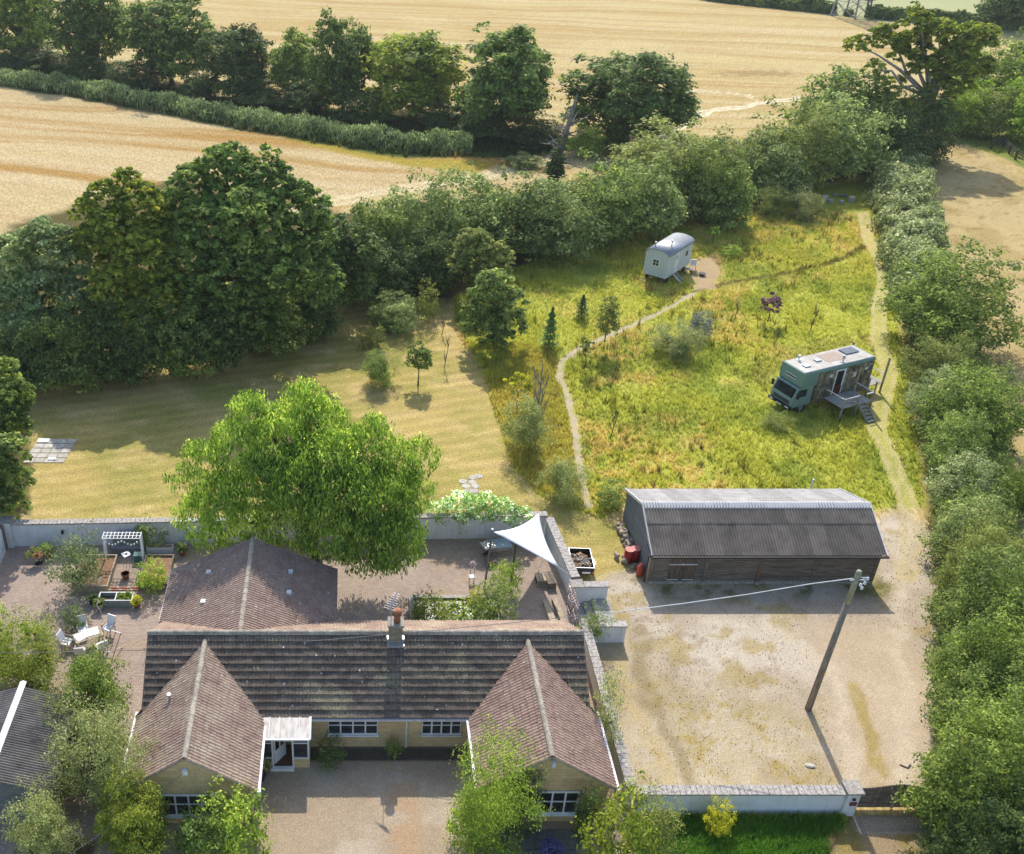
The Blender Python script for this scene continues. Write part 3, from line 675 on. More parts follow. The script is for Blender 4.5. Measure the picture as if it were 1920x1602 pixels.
def tufts(name, P, h, wdt, colmul, label, cat, nb=5, mat=None, leanv=.45):
    """grass tufts as bent three-sided blades, coloured like the ground they grow from"""
    n = len(P); c, _, _ = land(P[:, 0], P[:, 1]); m = n * nb
    B = P.repeat(nb, 0) + RS.normal(0, .07, (m, 2)) * (h.repeat(nb)[:, None] * 2.5)
    hh = h.repeat(nb) * RS.uniform(.5, 1.15, m); an = RS.uniform(0, 2 * np.pi, m); ln = RS.uniform(.1, leanv, m) * hh
    tip = np.stack([B[:, 0] + np.cos(an) * ln, B[:, 1] + np.sin(an) * ln, hh], 1)
    bx = np.cos(an + 1.57) * wdt * hh.clip(.1, .6) * 2; by = np.sin(an + 1.57) * wdt * hh.clip(.1, .6) * 2
    z0 = np.full(m, -.01)
    V = np.stack([np.stack([B[:, 0] - bx, B[:, 1] - by, z0], 1), np.stack([B[:, 0] + bx, B[:, 1] + by, z0], 1), tip], 1).reshape(-1, 3)
    me = bpy.data.meshes.new(name); me.vertices.add(3 * m); me.vertices.foreach_set('co', V.astype(np.float32).ravel())
    me.loops.add(3 * m); me.loops.foreach_set('vertex_index', np.arange(3 * m, dtype=np.int32)); me.polygons.add(m); me.polygons.foreach_set('loop_start', np.arange(0, 3 * m, 3, dtype=np.int32))
    cc = (c * colmul).repeat(nb, 0) * RS.uniform(.75, 1.3, (m, 1)); a = me.attributes.new('cover', 'FLOAT_COLOR', 'FACE'); a.data.foreach_set('color', np.concatenate([cc, np.ones((m, 1))], 1).astype(np.float32).ravel())
    me.materials.append(mat or TUFTM); me.update(calc_edges=True)
    o = bpy.data.objects.new(name, me); COL.objects.link(o); return tag(o, label, cat, None, 'stuff')
def m_tuft():
    m, nt, b = newmat('grass_blade'); a = nt.nodes.new('ShaderNodeAttribute'); a.attribute_name = 'cover'
    nt.links.new(a.outputs['Color'], b.inputs['Base Color']); b.inputs['Roughness'].default_value = .8; b.inputs['Specular IOR Level'].default_value = .15
    t = nt.nodes.new('ShaderNodeBsdfTranslucent'); nt.links.new(a.outputs['Color'], t.inputs[0])
    ms = nt.nodes.new('ShaderNodeMixShader'); ms.inputs[0].default_value = .4; nt.links.new(b.outputs[0], ms.inputs[1]); nt.links.new(t.outputs[0], ms.inputs[2]); nt.links.new(ms.outputs[0], nt.nodes['Material Output'].inputs[0]); return m
TUFTM = m_tuft()
def scatter(keys, n, pad=.2, excl=(), fil=None):
    out = []
    for k in keys:
        P = PG[k]; lo = P.min(0); hi = P.max(0); q = RS.uniform(lo, hi, (n * 3, 2)); d = sdist(P, q[:, 0], q[:, 1]); q = q[d > pad]
        for e in excl:
            if e in PATHS: q = q[ldist(PATHS[e][0], q[:, 0], q[:, 1]) > PATHS[e][1] * 1.1]
            else: q = q[sdist(PG[e], q[:, 0], q[:, 1]) < 0]
        if fil is not None: q = q[fil(q)]
        out.append(q[:n])
    return np.concatenate(out)
q = scatter(['meadow'], 48000, .1, ('p1', 'p2', 'hut_bare', 'rings'), None)
q = q[(~((q[:, 0] > 16.8) & (q[:, 0] < 30.6) & (q[:, 1] < 52.2)))]
tufts('meadow_grass', q, .12 + .3 * fbm(q[:, 0] * .25, q[:, 1] * .25, 102) * RS.uniform(.5, 1.3, len(q)), .06, 1.6, 'long yellow-green meadow grass growing between the hut, the lorry and the barn', 'grass')
q = scatter(['meadow'], 1500, .3, ('p1', 'p2', 'hut_bare', 'rings'), lambda q: (fbm(q[:, 0] * .25, q[:, 1] * .25, 105) > .56) & ~((q[:, 0] > 16.8) & (q[:, 0] < 30.6) & (q[:, 1] < 52.2)))
tufts('meadow_docks', q, RS.uniform(.35, .85, len(q)), .07, .75, 'dark docks and tall seeding weeds scattered through the meadow', 'weeds', nb=7)
q = scatter(['meadow'], 2500, .2, ('p1', 'p2', 'rings', 'hut_bare'), lambda q: (fbm(q[:, 0] * .18 + 4, q[:, 1] * .18, 106) > .54) & ~((q[:, 0] > 16.8) & (q[:, 0] < 30.6) & (q[:, 1] < 52.2)))
tufts('dry_seed_heads', q, RS.uniform(.35, .7, len(q)), .05, (1.35, 1.35, 1.5), 'pale dry seeding grasses in drifts across the meadow', 'grass', nb=7)
q = scatter(['rough'], 9000, .0, ('p1',)); q = q[sdist(PG['rough'], q[:, 0], q[:, 1]) > RS.rand(len(q)) ** 2 * 1.6 - .3]; tufts('rough_grass', q, (.12 + .5 * fbm(q[:, 0] * .8, q[:, 1] * .8, 103)) * RS.uniform(.4, 1.2, len(q)), .05, 1.5, 'rough tall grass strip between the mown lawn and the gravel path', 'grass')
q = scatter(['verge'], 16000, .0, (), lambda q: (q[:, 1] < 29.3) & (q[:, 0] > 12.5)); tufts('verge_grass', q, RS.uniform(.1, .36, len(q)), .05, 1.8, 'bright green grass verge below the long white front wall', 'grass')
q = scatter(['yard'], 5000, .1, ('track',), lambda q: fbm(q[:, 0] * 1.1, q[:, 1] * 1.1, 71, 4) * .6 + .4 * RS.rand(len(q)) > .54); q = q[~((q[:, 0] > 16.9) & (q[:, 0] < 30.5) & (q[:, 1] > 45))]
tufts('yard_weeds', q, RS.uniform(.03, .09, len(q)), .08, 1.25, 'dry weeds and turf dotted over the pale gravel yard', 'weeds')
q = scatter(['green_patch'], 2500, .3); tufts('paddock_edge_grass', q, RS.uniform(.2, .6, len(q)), .1, 1.1, 'green rough grass in the corner beyond the paddock fence', 'grass')
q = scatter(['belt'], 9000, .1); tufts('ditch_grass', q, RS.uniform(.4, 1.1, len(q)), .08, 1.15, 'tall green grass under the row of field oaks', 'grass')
# ================================================================ THE BUNGALOW
XL, XR = -9.8, 11.1          # main roof ends
EY, RY, BY, EZ, RZ = 32.96, 36.15, 39.45, 2.35, 4.6
house = thing('bungalow', 'buff stone bungalow with dark tiled roof, two front gables and a white glazed porch', 'house', (0, 33, 0))
def hpart(name, mb, mat, parent=house): return obj(name, mb, mat, parent, world=True)
def gable_roof_plane(side, x_ridge, half, z_e, z_r):
    return lambda x: z_e + (1 - abs(x - x_ridge) / half) * (z_r - z_e)
# tiles -----------------------------------------------------------------------
def tile_mesh(name, tw, tl, mat, u0=0., u1=None, rolls=2, rh=.035, th=.022):
    u1 = tw if u1 is None else u1; n = 6 * rolls; us = [u0 + (u1 - u0) * i / n for i in range(n + 1)]
    def h(u):
        t = (u / tw * rolls) % 1.; return rh * max(0, math.sin(math.pi * (t - .1) / .55)) ** .8 if .1 < t < .65 else 0.
    vs = []
    for u in us: vs.append((u, 0, h(u) + th))
    for u in us: vs.append((u, tl * 1.08, h(u) * .9 - .002))
    for u in us: vs.append((u, 0.004, h(u) - .004))
    m = n + 1; fs = [(i, i + 1, m + i + 1, m + i) for i in range(n)] + [(2 * m + i, 2 * m + i + 1, i + 1, i) for i in range(n)]
    fs += [(0, m, 2 * m), (n, 2 * m + n, m + n)]
    return vs, fs
def tile_slope(parent, O, U, V, ulen, vlen, tw, tl, mat, allow, indiv=0, jitter=.009, th=.022):
    """O lower corner, U along the eave, V up the slope; allow(v)->(umin,umax). Whole tiles may be objects; the rest are one part"""
    U = Vector(U).normalized(); V = Vector(V).normalized(); Nn = U.cross(V).normalized()
    if Nn.z < 0: Nn = -Nn
    O = Vector(O); nv = int(math.ceil(vlen / tl)); nu = int(math.ceil(ulen / tw)); full = tile_mesh('t', tw, tl, mat, th=th)
    whole = []; mb = MB()
    base = Matrix((U, V, Nn)).transposed()
    for j in range(nv):
        v0 = j * tl; a, b = allow(v0 + tl * .5); off = 0
        for i in range(nu):
            u0 = i * tw + off; u1 = u0 + tw; c0 = max(u0, a); c1 = min(u1, b)
            if c1 - c0 < .04: continue
            if v0 + tl * .4 > vlen: continue
            jz = rnd.uniform(-jitter, jitter)
            if c0 <= u0 + 1e-4 and c1 >= u1 - 1e-4:
                whole.append((O + U * u0 + V * v0 + Nn * jz, rnd.uniform(-.006, .006)))
            else:
                vs, fs = tile_mesh('t', tw, tl, mat, c0 - u0, c1 - u0, th=th)
                mb.add([O + base @ Vector((p[0] + u0, p[1] + v0, p[2] + jz)) for p in vs], fs)
    k = min(indiv, len(whole)); me = None; pw = Vector((0, 0, 0)); p = parent
    while p is not None: pw += p.location; p = p.parent
    if k:
        m0 = MB(); m0.add(*full); me = m0.mesh('roof_tile', mat)
    for q, (P, r) in enumerate(whole):
        if q < k:
            o = bpy.data.objects.new('roof_tile', me); COL.objects.link(o); o.parent = parent
            o.matrix_local = Matrix.Translation(P - pw) @ (base @ Matrix.Rotation(r, 3, 'Z')).to_4x4()
        else:
            b2 = base @ Matrix.Rotation(r, 3, 'Z'); mb.add([P + b2 @ Vector(t) for t in full[0]], full[1])
    if mb.v:
        o = obj('roof_tiling', mb, mat, parent, 'stuff', world=True)
    return k
def ridge_run(parent, A, B, mat=RIDGEM, r=.13, seg=.45):
    """half-round ridge tiles end to end"""
    A = Vector(A); B = Vector(B); n = max(1, int((B - A).length / seg)); d = (B - A) / n; dn = d.normalized()
    sd = dn.cross(Vector((0, 0, 1))).normalized(); up = sd.cross(dn); mb0 = MB(); L = d.length
    prof = [(-1, -.35), (-.85, .15), (-.45, .55), (0, .72), (.45, .55), (.85, .15), (1, -.35)]
    vs = [sd * (x * r) + up * (z * r) + dn * (t * L * 1.0) * 1 + up * (.012 if t else 0) for t in (0, 1) for x, z in prof]
    vs += [sd * (x * r * .8) + up * ((z - .25) * r) + dn * (L * 1.0) for x, z in prof]
    fs = [(i, i + 1, i + 8, i + 7) for i in range(6)] + [(i + 7, i + 8, i + 15, i + 14) for i in range(6)]
    mb0.add(vs, fs); me = mb0.mesh('ridge_tile', mat)
    pw = Vector((0, 0, 0)); p = parent
    while p is not None: pw += p.location; p = p.parent
    for i in range(n):
        o = bpy.data.objects.new('ridge_tile', me); COL.objects.link(o); o.parent = parent
        o.location = A + d * i - pw + Vector((0, 0, rnd.uniform(-.006, .006))); o.rotation_euler = (0, 0, rnd.uniform(-.01, .01))
# wings: (ridge x, half width, eave z, ridge z, gable y, depth end y, roof tile material)
WL = dict(rx=-7.03, hf=2.92, ze=2.35, zr=4.38, y0=28.85)
WR = dict(rx=8.42, hf=2.96, ze=2.35, zr=4.38, y0=28.95)
WB = dict(rx=-5.4, hf=4.56, ze=2.35, zr=4.5, y1=43.65)
def main_front_z(y): return EZ + (y - EY) / (RY - EY) * (RZ - EZ)
def y_at(z): return EY + (z - EZ) / (RZ - EZ) * (RY - EY)
def y_at_back(z): return BY - (z - EZ) / (RZ - EZ) * (BY - RY)
# under-roof decks (dark felt the tiles lie on) and walls
UND = simple('roof_underlay', (.04, .037, .035), (.03, .028, .027), 1, 3)
roof_main = hpart('main_roof', MB().prism([(EY - .02, EZ - .08), (RY, RZ - .06), (BY + .02, EZ - .08)], XL + .03, XR - .03, 'x'), UND)
pitch_f = math.hypot(RY - EY, RZ - EZ)
def allow_main(v):
    return (0, XR - XL)
def main_segments(v):
    """spans of the front slope not covered by the gable wings"""
    z = EZ + (RZ - EZ) * v / pitch_f; spans = []
    def half(W):
        return W['hf'] * (1 - (z - W['ze']) / (W['zr'] - W['ze'])) if z < W['zr'] else 0
    a = XL
    for W in (WL, WR):
        h = half(W)
        if h > .03: spans.append((a, W['rx'] - h)); a = W['rx'] + h
    spans.append((a, XR)); return spans
for k in range(3):
    def al(v, k=k):
        s = main_segments(v)
        if k >= len(s): return (0, -1)
        return (s[k][0] - XL, s[k][1] - XL)
    tile_slope(roof_main, (XL, EY - .05, EZ - .02), (1, 0, 0), (0, RY - EY, RZ - EZ), XR - XL, pitch_f - .08, .34, .355, TILE_MAIN, al, indiv=120 if k == 1 else 0, th=.075)
# back slope
pb = math.hypot(BY - RY, RZ - EZ)
def al_b(v):
    z = EZ + (RZ - EZ) * v / pb
    return (0, XR - XL)
def back_segments(v):
    z = EZ + (RZ - EZ) * v / pb; h = WB['hf'] * (1 - (z - WB['ze']) / (WB['zr'] - WB['ze'])) if z < WB['zr'] else 0
    return [(XL, WB['rx'] - h), (WB['rx'] + h, XR)] if h > .02 else [(XL, XR), (XR, XR)]
for k in range(2):
    tile_slope(roof_main, (XL, BY + .05, EZ - .02), (1, 0, 0), (0, RY - BY, RZ - EZ), XR - XL, pb - .08, .34, .355, TILE_L, lambda v, k=k: tuple(t - XL for t in back_segments(v)[k]))
ridge_run(roof_main, (XL, RY, RZ + .05), (XR, RY, RZ + .05), r=.15, seg=.45)
# wings' roofs
def wing(W, mat, name, nind):
    rx, hf, ze, zr = W['rx'], W['hf'], W['ze'], W['zr']
    front = 'y0' in W; y0 = W['y0'] if front else W['y1']
    far_y = y_at(zr) if front else y_at_back(zr); yin = (lambda z: y_at(z)) if front else (lambda z: y_at_back(z))
    rf = empty_part(name, house); rf.location = (rx, (y0 + far_y) / 2 - 33, ze)
    sg = 1 if front else -1
    mb = MB(); y_e = yin(ze)
    # underlay as a wedge under both slopes
    yd = y0 + sg * .3
    vs = [(rx - hf, yd, ze - .08), (rx + hf, yd, ze - .08), (rx, yd, zr - .06), (rx - hf, y_e, ze - .08), (rx + hf, y_e, ze - .08), (rx, far_y, zr - .06)]
    mb.add(vs, [(0, 1, 2), (0, 2, 5, 3), (1, 4, 5, 2), (3, 5, 4), (0, 3, 4, 1)])
    obj('roof_deck', mb, UND, rf, world=True)
    sl = math.hypot(hf, zr - ze)
    for s in (-1, 1):
        O = (rx + s * (hf + .04), y0 - sg * .05, ze - .02); U = (0, sg, 0); V = (-s * hf, 0, zr - ze)
        def al(v, s=s):
            z = ze + (zr - ze) * v / sl; return (0, abs(yin(z) - y0) + .05)
        tile_slope(rf, O, U, V, abs(y_e - y0) + abs(far_y - y_e) + .4, sl - .05, .34, .33, mat, al, indiv=nind)
    ridge_run(rf, (rx, y0 - sg * .06, zr + .02), (rx, far_y + sg * .15, zr + .02))
    # valley lining, a dark lead channel
    mv = MB()
    for s in (-1, 1): mv.bar((rx + s * (hf + .06), yin(ze - .02) - sg * .02, ze + .0), (rx + s * .03, far_y, zr + .0), .2, .02)
    if front: obj('valley_lining', mv, UND, rf, world=True)
    return rf
rfR = wing(WR, TILE_R, 'gable_roof', 149)
rfL = wing(WL, TILE_L, 'gable_roof', 149)
rfB = wing(WB, TILE_B, 'rear_roof', 0)
tag(rfR, 'reddish tiled roof of the right gable'); tag(rfL, 'lichened brown tiled roof of the left gable'); tag(rfB, 'low pitched roof of the rear wing')
# walls
WY = 33.28
hpart('front_wall', MB().box(XL + .35, XR - .35, WY, WY + .3, 0, EZ - .1), STONEB)
hpart('rear_wall', MB().box(XL + .35, XR - .35, BY - .6, BY - .3, 0, EZ - .1), RENDERM)
for x in (XL + .08, XR - .38):
    hpart('end_wall', MB().prism([(EY + .3, 0), (EY + .3, EZ - .05), (RY, RZ - .12), (BY - .3, EZ - .05), (BY - .3, 0)], x, x + .3, 'x'), STONEB)
for W in (WL, WR):
    rx, hf, y0 = W['rx'], W['hf'] - .28, W['y0'] + .12
    zt = W['ze'] + .18
    hpart('gable_wall', MB().prism([(rx - hf, 0), (rx + hf, 0), (rx + hf, zt), (rx, W['zr'] - .1), (rx - hf, zt)], y0, y0 + .28, 'y'), STONEB)
    for s in (-1, 1): hpart('side_wall', MB().box(min(rx + s * hf, rx + s * (hf - .25)), max(rx + s * hf, rx + s * (hf - .25)), y0 + .29, WY - .01, 0, W['ze'] - .1), STONEB)
hpart('rear_wing_wall', MB().prism([(WB['rx'] - 4.25, 0), (WB['rx'] + 4.25, 0), (WB['rx'] + 4.25, 2.4), (WB['rx'], 4.36), (WB['rx'] - 4.25, 2.4)], 39.2, 43.4, 'y'), RENDERM)
# bargeboards, gutters, downpipes
for W in (WL, WR):
    rx, hf, y0 = W['rx'], W['hf'], W['y0']
    for s in (-1, 1): hpart('bargeboard', MB().bar((rx + s * (hf + .05), y0 - .01, W['ze'] - .09), (rx, y0 - .01, W['zr'] - .06), .03, .13, up=(0, 1, 0) if 0 else (0, 0, 1)), RIDGEM)
    for s in (-1, 1):
        x = rx + s * (hf + .1); ye = EY + (.0 if (s * rx < 0) else .35)
        hpart('gutter', MB().prism([(x - .06, 2.2), (x + .06, 2.2), (x + .07, 2.31), (x - .07, 2.31)], y0 - .05, ye, 'y'), GUTW)
        hpart('fascia_end', MB().box(x - .09, x + .09, y0 - .08, y0 + .1, 2.1, 2.34), PAINTW)
hpart('gutter', MB().prism([(EY - .16, 2.2), (EY - .05, 2.2), (EY - .04, 2.3), (EY - .18, 2.3)], WL['rx'] + WL['hf'] + .2, WR['rx'] - WR['hf'] - .2, 'x'), GUTW)
for x0, x1, y, n in ((-10.06, -9.96, 39.5, 0), (-.92, -.84, 39.5, 0)):
    hpart('gutter', MB().box(x0, x1, 39.45, 43.7, 2.18, 2.3), GUTW)
dp = onY(763, 1348, 33.2)
hpart('downpipe', MB().tube([(dp.x, EY - .1, 2.2), (dp.x, 33.2, 1.95), (dp.x, 33.2, 0.02)], .045, 8), PAINTW)
def window(parent, px0, px1, py0, py1, Y, cols, top_row=True, name='window'):
    a = onY(px0, py0, Y); b = onY(px1, py1, Y); x0, x1 = a.x, b.x; z1, z0 = a.z, b.z
    f = MB(); t = .06; yf = Y - .05
    f.box(x0, x1, yf, Y + .02, z0, z0 + t); f.box(x0, x1, yf, Y + .02, z1 - t, z1)
    wd = (x1 - x0) / cols
    for i in range(cols + 1):
        x = x0 + wd * i; f.box(max(x - t * .6, x0), min(x + t * .6, x1), yf - .004, Y + .018, z0 + .002, z1 - .002)
    zm = z0 + (z1 - z0) * .55
    if top_row:
        for i in range(cols): f.box(x0 + wd * i + t * .6, x0 + wd * (i + 1) - t * .6, yf + .005, Y + .015, zm - .025, zm + .025)
    fr = hpart(name, f, PAINTW, parent)
    for i in range(cols):
        for (za, zb) in ((z0 + t, zm - .025), (zm + .025, z1 - t)):
            g = MB().box(x0 + wd * i + t * .6, x0 + wd * (i + 1) - t * .6, Y - .012, Y + .012, za, zb); obj('pane', g, GLASS, fr, world=True)
    obj('sill', MB().box(x0 - .06, x1 + .06, Y - .14, Y - .001, z0 - .07, z0 - .005), PAINTW, fr, world=True)
window(house, 615, 708, 1345, 1376, WY - .03, 4)
window(house, 792, 863, 1345, 1376, WY - .03, 4)
window(house, 302, 407, 1490, 1528, WL['y0'] + .07, 4)
window(house, 988, 1079, 1484, 1524, WR['y0'] + .07, 4)
# porch
pc = hpart('porch', MB().box(-2.75, -1.98, 32.02, 32.12, 0, .62).box(-2.08, -1.98, 32.125, 33.27, 0, .62).box(-4.18, -3.72, 32.02, 32.12, 0, .62), STONEB)
fm = MB()
for x in (-4.18, -3.72, -2.78, -2.06): fm.box(x, x + .08, 32.0, 32.08, .62 if x != -3.72 and x != -2.78 else .0, 2.02)
fm.box(-4.18, -1.98, 31.99, 32.1, 2.02, 2.12); fm.box(-4.1, -3.72, 32.0, 32.08, .62, .7); fm.box(-2.7, -2.06, 32.0, 32.08, .62, .7)
fm.box(-4.1, -3.73, 32.005, 32.075, 1.62, 1.68); fm.box(-2.7, -2.06, 32.005, 32.075, 1.62, 1.68); fm.box(-2.08, -1.98, 32.1, 33.2, 1.98, 2.1); fm.box(-2.08, -1.98, 32.11, 33.2, .62, .7)
obj('porch_frame', fm, PAINTW, pc, world=True)
for (x0, x1) in ((-4.1, -3.73), (-2.69, -2.07)):
    obj('pane', MB().box(x0, x1, 32.035, 32.045, .7, 1.62), GLASS, pc, world=True); obj('pane', MB().box(x0, x1, 32.035, 32.045, 1.68, 2.02), GLASS, pc, world=True)
obj('pane', MB().box(-2.035, -2.025, 32.12, 33.2, .7, 1.98), GLASS, pc, world=True)
obj('porch_floor', MB().box(-4.15, -2.1, 32.13, 33.25, .02, .14), simple('porch_floor', (.16, .07, .045), (.1, .05, .035), .6, 4), pc, world=True)
obj('door_step', MB().box(-3.8, -2.7, 31.8, 31.985, .0, .14), PAINTW, pc, world=True)
# sloping porch roof of pale sheets with white bars
for i in range(5):
    a = -4.26 + i * .46; sh = MB(); vs = [(a + .03, 31.84, 2.14), (a + .44, 31.84, 2.14), (a + .44, 32.86, 2.4), (a + .03, 32.86, 2.4)]
    sh.add(vs + [(x, y, z + .015) for x, y, z in vs], [(0, 1, 2, 3), (4, 5, 6, 7), (0, 1, 5, 4), (1, 2, 6, 5), (2, 3, 7, 6), (3, 0, 4, 7)]); obj('roof_sheet', sh, POLYC, pc, world=True)
rb = MB()
for i in range(6): rb.bar((-4.26 + i * .46, 31.83, 2.165), (-4.26 + i * .46, 32.88, 2.43), .045, .05)
rb.box(-4.3, -1.92, 31.76, 31.825, 2.08, 2.17); rb.bar((-1.9, 31.8, 2.13), (-1.9, 32.9, 2.42), .06, .1); obj('roof_bar', rb, PAINTW, pc, world=True)
dr = MB(); dm = Matrix.Translation((-3.64, 32.05, .15)) @ Matrix.Rotation(R(-58), 4, 'Z') @ Matrix.Rotation(R(90), 4, 'Z')
dm = Matrix.Translation((-3.62, 32.1, .15)) @ Matrix.Rotation(R(52), 4, 'Z')
dr.box(0, .8, -.02, .02, 0, .8, M=dm); dr.box(0, .08, -.02, .02, .8, 1.85, M=dm); dr.box(.72, .8, -.02, .02, .8, 1.85, M=dm); dr.box(.08, .72, -.02, .02, 1.75, 1.85, M=dm); dr.box(.37, .43, -.02, .02, .8, 1.75, M=dm)
dd = obj('door', dr, PAINTW, pc, world=True)
obj('handle', MB().box(.7, .76, -.07, -.025, .9, 1.02, M=dm), BLACK, dd, world=True) if False else None
# security lamp boxes on the gables
a = onY(347, 1447, WL['y0'] + .04); hpart('lamp_box', MB().box(a.x - .12, a.x + .12, a.y - .1, a.y + .07, a.z - .12, a.z + .12), PAINTW)
a = onY(1037, 1428, WR['y0'] + .04); hpart('lamp_box', MB().bar((a.x - .02, a.y - .3, a.z), (a.x + .05, a.y + .06, a.z + .04), .14, .14), PAINTW)
# roof vents on the rear wing, and a soil vent on the left gable roof
for (px, py) in ((391, 1075), (381, 1130), (545, 1074), (542, 1113)):
    s = -1 if px < 450 else 1
    x = G(px, py, 3.2).x; z = WB['ze'] + (1 - abs(x - WB['rx']) / WB['hf']) * 2.15; p = G(px, py, z)
    hpart('roof_vent', MB().box(p.x - .12, p.x + .12, p.y - .13, p.y + .13, z - .02, z + .13), PAINTW)
p = G(318, 1312, 3.5); hpart('vent_pipe', MB().tube([(p.x, p.y, 3.1), (p.x, p.y, 3.75)], .07, 8).tube([(p.x, p.y, 3.75), (p.x, p.y, 3.85)], .1, 8), METAL)
# chimney
ch = empty_part('chimney', house); ch.location = (2.08, RY - 33 - .15, 4.3)
def cpart(n, mb, m): return obj(n, mb, m, ch, world=True)
cpart('stack', MB().box(1.76, 2.4, 35.72, 36.28, 4.2, 5.35), m_brick('chimney_brick', (.36, .31, .22), (.26, .22, .17), (.2, .18, .15), 'xz', .22, .075, .01))
cpart('cap', MB().box(1.7, 2.46, 35.66, 36.34, 5.352, 5.48), CONC)
cpart('flashing', MB().box(1.68, 2.48, 35.5, 35.715, 4.22, 4.36).box(1.68, 1.755, 35.72, 36.2, 4.3, 4.62).box(2.405, 2.48, 35.72, 36.2, 4.3, 4.62), METAL)
smooth(cpart('chimney_pot', MB().lathe([(.17, 5.48), (.15, 5.8), (.19, 5.86), (.19, 5.92), (.12, 5.93), (.12, 6.02), (.24, 6.05), (.2, 6.16), (.02, 6.2)], (2.14, 36.0, 0), 14), TERRA))
an = thing('television_aerial', 'pink-white rooftop television aerial on a mast beside the chimney pot', 'aerial', (1.84, 35.8, 4.7))
obj('mast', MB().tube([(0, 0, 0), (0, 0, 2.0)], .018, 6), METAL, an)
am = MB(); A = Vector((-.12, -.1, 1.75)); B = Vector((.26, .25, 2.5)); am.bar(A, B, .03, .03)
for i in range(8):
    p = A.lerp(B, (i + .5) / 8); L = .26 - .018 * i; am.bar(p + Vector((-L, L * .5, 0)), p + Vector((L, -L * .5, 0)), .018, .018)
obj('dipole_array', am, simple('aerial_metal', (.6, .56, .6), (.5, .45, .5), .4, 3), an)
# flagstones before the right gable
fl = MB(); sm = STONE
fsg = simple('grey_flagstone', (.2, .19, .175), (.12, .115, .11), .9, 4, bmp=.01)
yard_ = thing('flagstone_path', 'grey flagstones under the right gable window', 'paving', (8.3, 28.1, 0))
for j in range(3):
    for i in range(7):
        if j == 2 and i in (0, 6): continue
        m = MB().box(-.29, .29, -.25, .25, 0, .035); o = obj('flagstone', m, fsg, yard_); o.location = (-2.0 + i * .61 + rnd.uniform(-.01, .01), .3 - j * .52, .004 + rnd.uniform(0, .008))
# ================================================================ LEFT OUTBUILDING
def corr_sheet(w_, l_, pitch=.15, amp=.022, seg=8):
    n = int(w_ / pitch) * seg; vs = []; fs = []
    for i in range(n + 1):
        u = w_ * i / n; z = amp * math.sin(2 * math.pi * u / pitch)
        vs += [(u, 0, z), (u, l_, z)]
    for i in range(n): fs.append((2 * i, 2 * i + 2, 2 * i + 3, 2 * i + 1))
    return vs, fs
def sheet_field(parent, O, U, V, nu, w_, rows, mat, name='roof_sheet', pitch=.15, amp=.022):
    U = Vector(U).normalized(); V = Vector(V).normalized(); N = U.cross(V)
    if N.z < 0: N = -N
    base = Matrix((U, V, N)).transposed(); v0 = 0
    pw = parent.location
    for l_ in rows:
        vs, fs = corr_sheet(w_, l_ + .08, pitch, amp); mb = MB().add(vs, fs); me = mb.mesh(name, mat); me.polygons.foreach_set('use_smooth', [True] * len(me.polygons))
        for i in range(nu):
            o = bpy.data.objects.new(name, me); COL.objects.link(o); o.parent = parent
            o.matrix_local = Matrix.Translation(Vector(O) + U * (i * w_) + V * v0 + N * (.02 if v0 == 0 else .045) - pw + N * rnd.uniform(-.006, .006)) @ base.to_4x4()
        v0 += l_
shed = thing('outbuilding', 'low timber outbuilding with dark corrugated roof at the far left below the bungalow', 'outbuilding', (-15.6, 31.8, 0))
sy0, sy1, srx, srz, sez = 29.0, 34.3, -15.62, 2.95, 2.1
sheet_field(shed, (srx, sy0 - .1, srz), (0, 1, 0), (2.6, 0, sez - srz), 5, 1.08, [2.7], CORRD, pitch=.135, amp=.034)
sheet_field(shed, (srx, sy0 - .1, srz), (0, 1, 0), (-2.6, 0, sez - srz), 5, 1.08, [2.7], CORRD, pitch=.135, amp=.034)
obj('ridge_cap', MB().prism([(srx - .16, srz), (srx, srz + .08), (srx + .16, srz), (srx, srz + .03)], sy0 - .12, sy1 + .3, 'y'), GUTW, shed, world=True)
obj('front_wall', MB().prism([(srx - 2.5, 0), (srx + 2.4, 0), (srx + 2.4, sez - .1), (srx, srz - .08), (srx - 2.5, sez - .1)], sy0 + .05, sy0 + .15, 'y'), GREYM, shed, world=True)
obj('side_wall', MB().box(srx + 2.3, srx + 2.4, sy0 + .16, sy1, 0, sez - .1), GREYM, shed, world=True)
# ================================================================ BARN
bx0, bx1, by0, by1, bze, bzr, bry = 17.15, 30.2, 45.25, 51.5, 2.2, 3.62, 48.1
barn = thing('barn', 'long timber barn with grey corrugated roof and white ridge beside the gravel yard', 'barn', (23.7, 48.3, 0))
def bp(n, mb, m, p=barn): return obj(n, mb, m, p, world=True)
fy = by0 - .2; sl = math.hypot(bry - fy, bzr - bze)
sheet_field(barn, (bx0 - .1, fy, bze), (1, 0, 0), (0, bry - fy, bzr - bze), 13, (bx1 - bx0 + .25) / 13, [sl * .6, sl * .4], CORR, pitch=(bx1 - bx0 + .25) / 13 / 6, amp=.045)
by_ = by1 + .15; sl2 = math.hypot(by_ - bry, bzr - bze)
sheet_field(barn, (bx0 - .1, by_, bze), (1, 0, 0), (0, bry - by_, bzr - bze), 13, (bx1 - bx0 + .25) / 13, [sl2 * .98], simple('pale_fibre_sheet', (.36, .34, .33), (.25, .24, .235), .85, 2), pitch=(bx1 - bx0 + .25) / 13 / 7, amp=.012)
bp('ridge_cap', MB().prism([(bry - .33, bzr - .1), (bry - .3, bzr - .06), (bry, bzr + .1), (bry + .3, bzr - .06), (bry + .33, bzr - .1), (bry, bzr + .06)], bx0 - .12, bx1 + .17, 'x'), simple('white_ridge_metal', (.62, .61, .6), (.5, .49, .48), .7, 2))
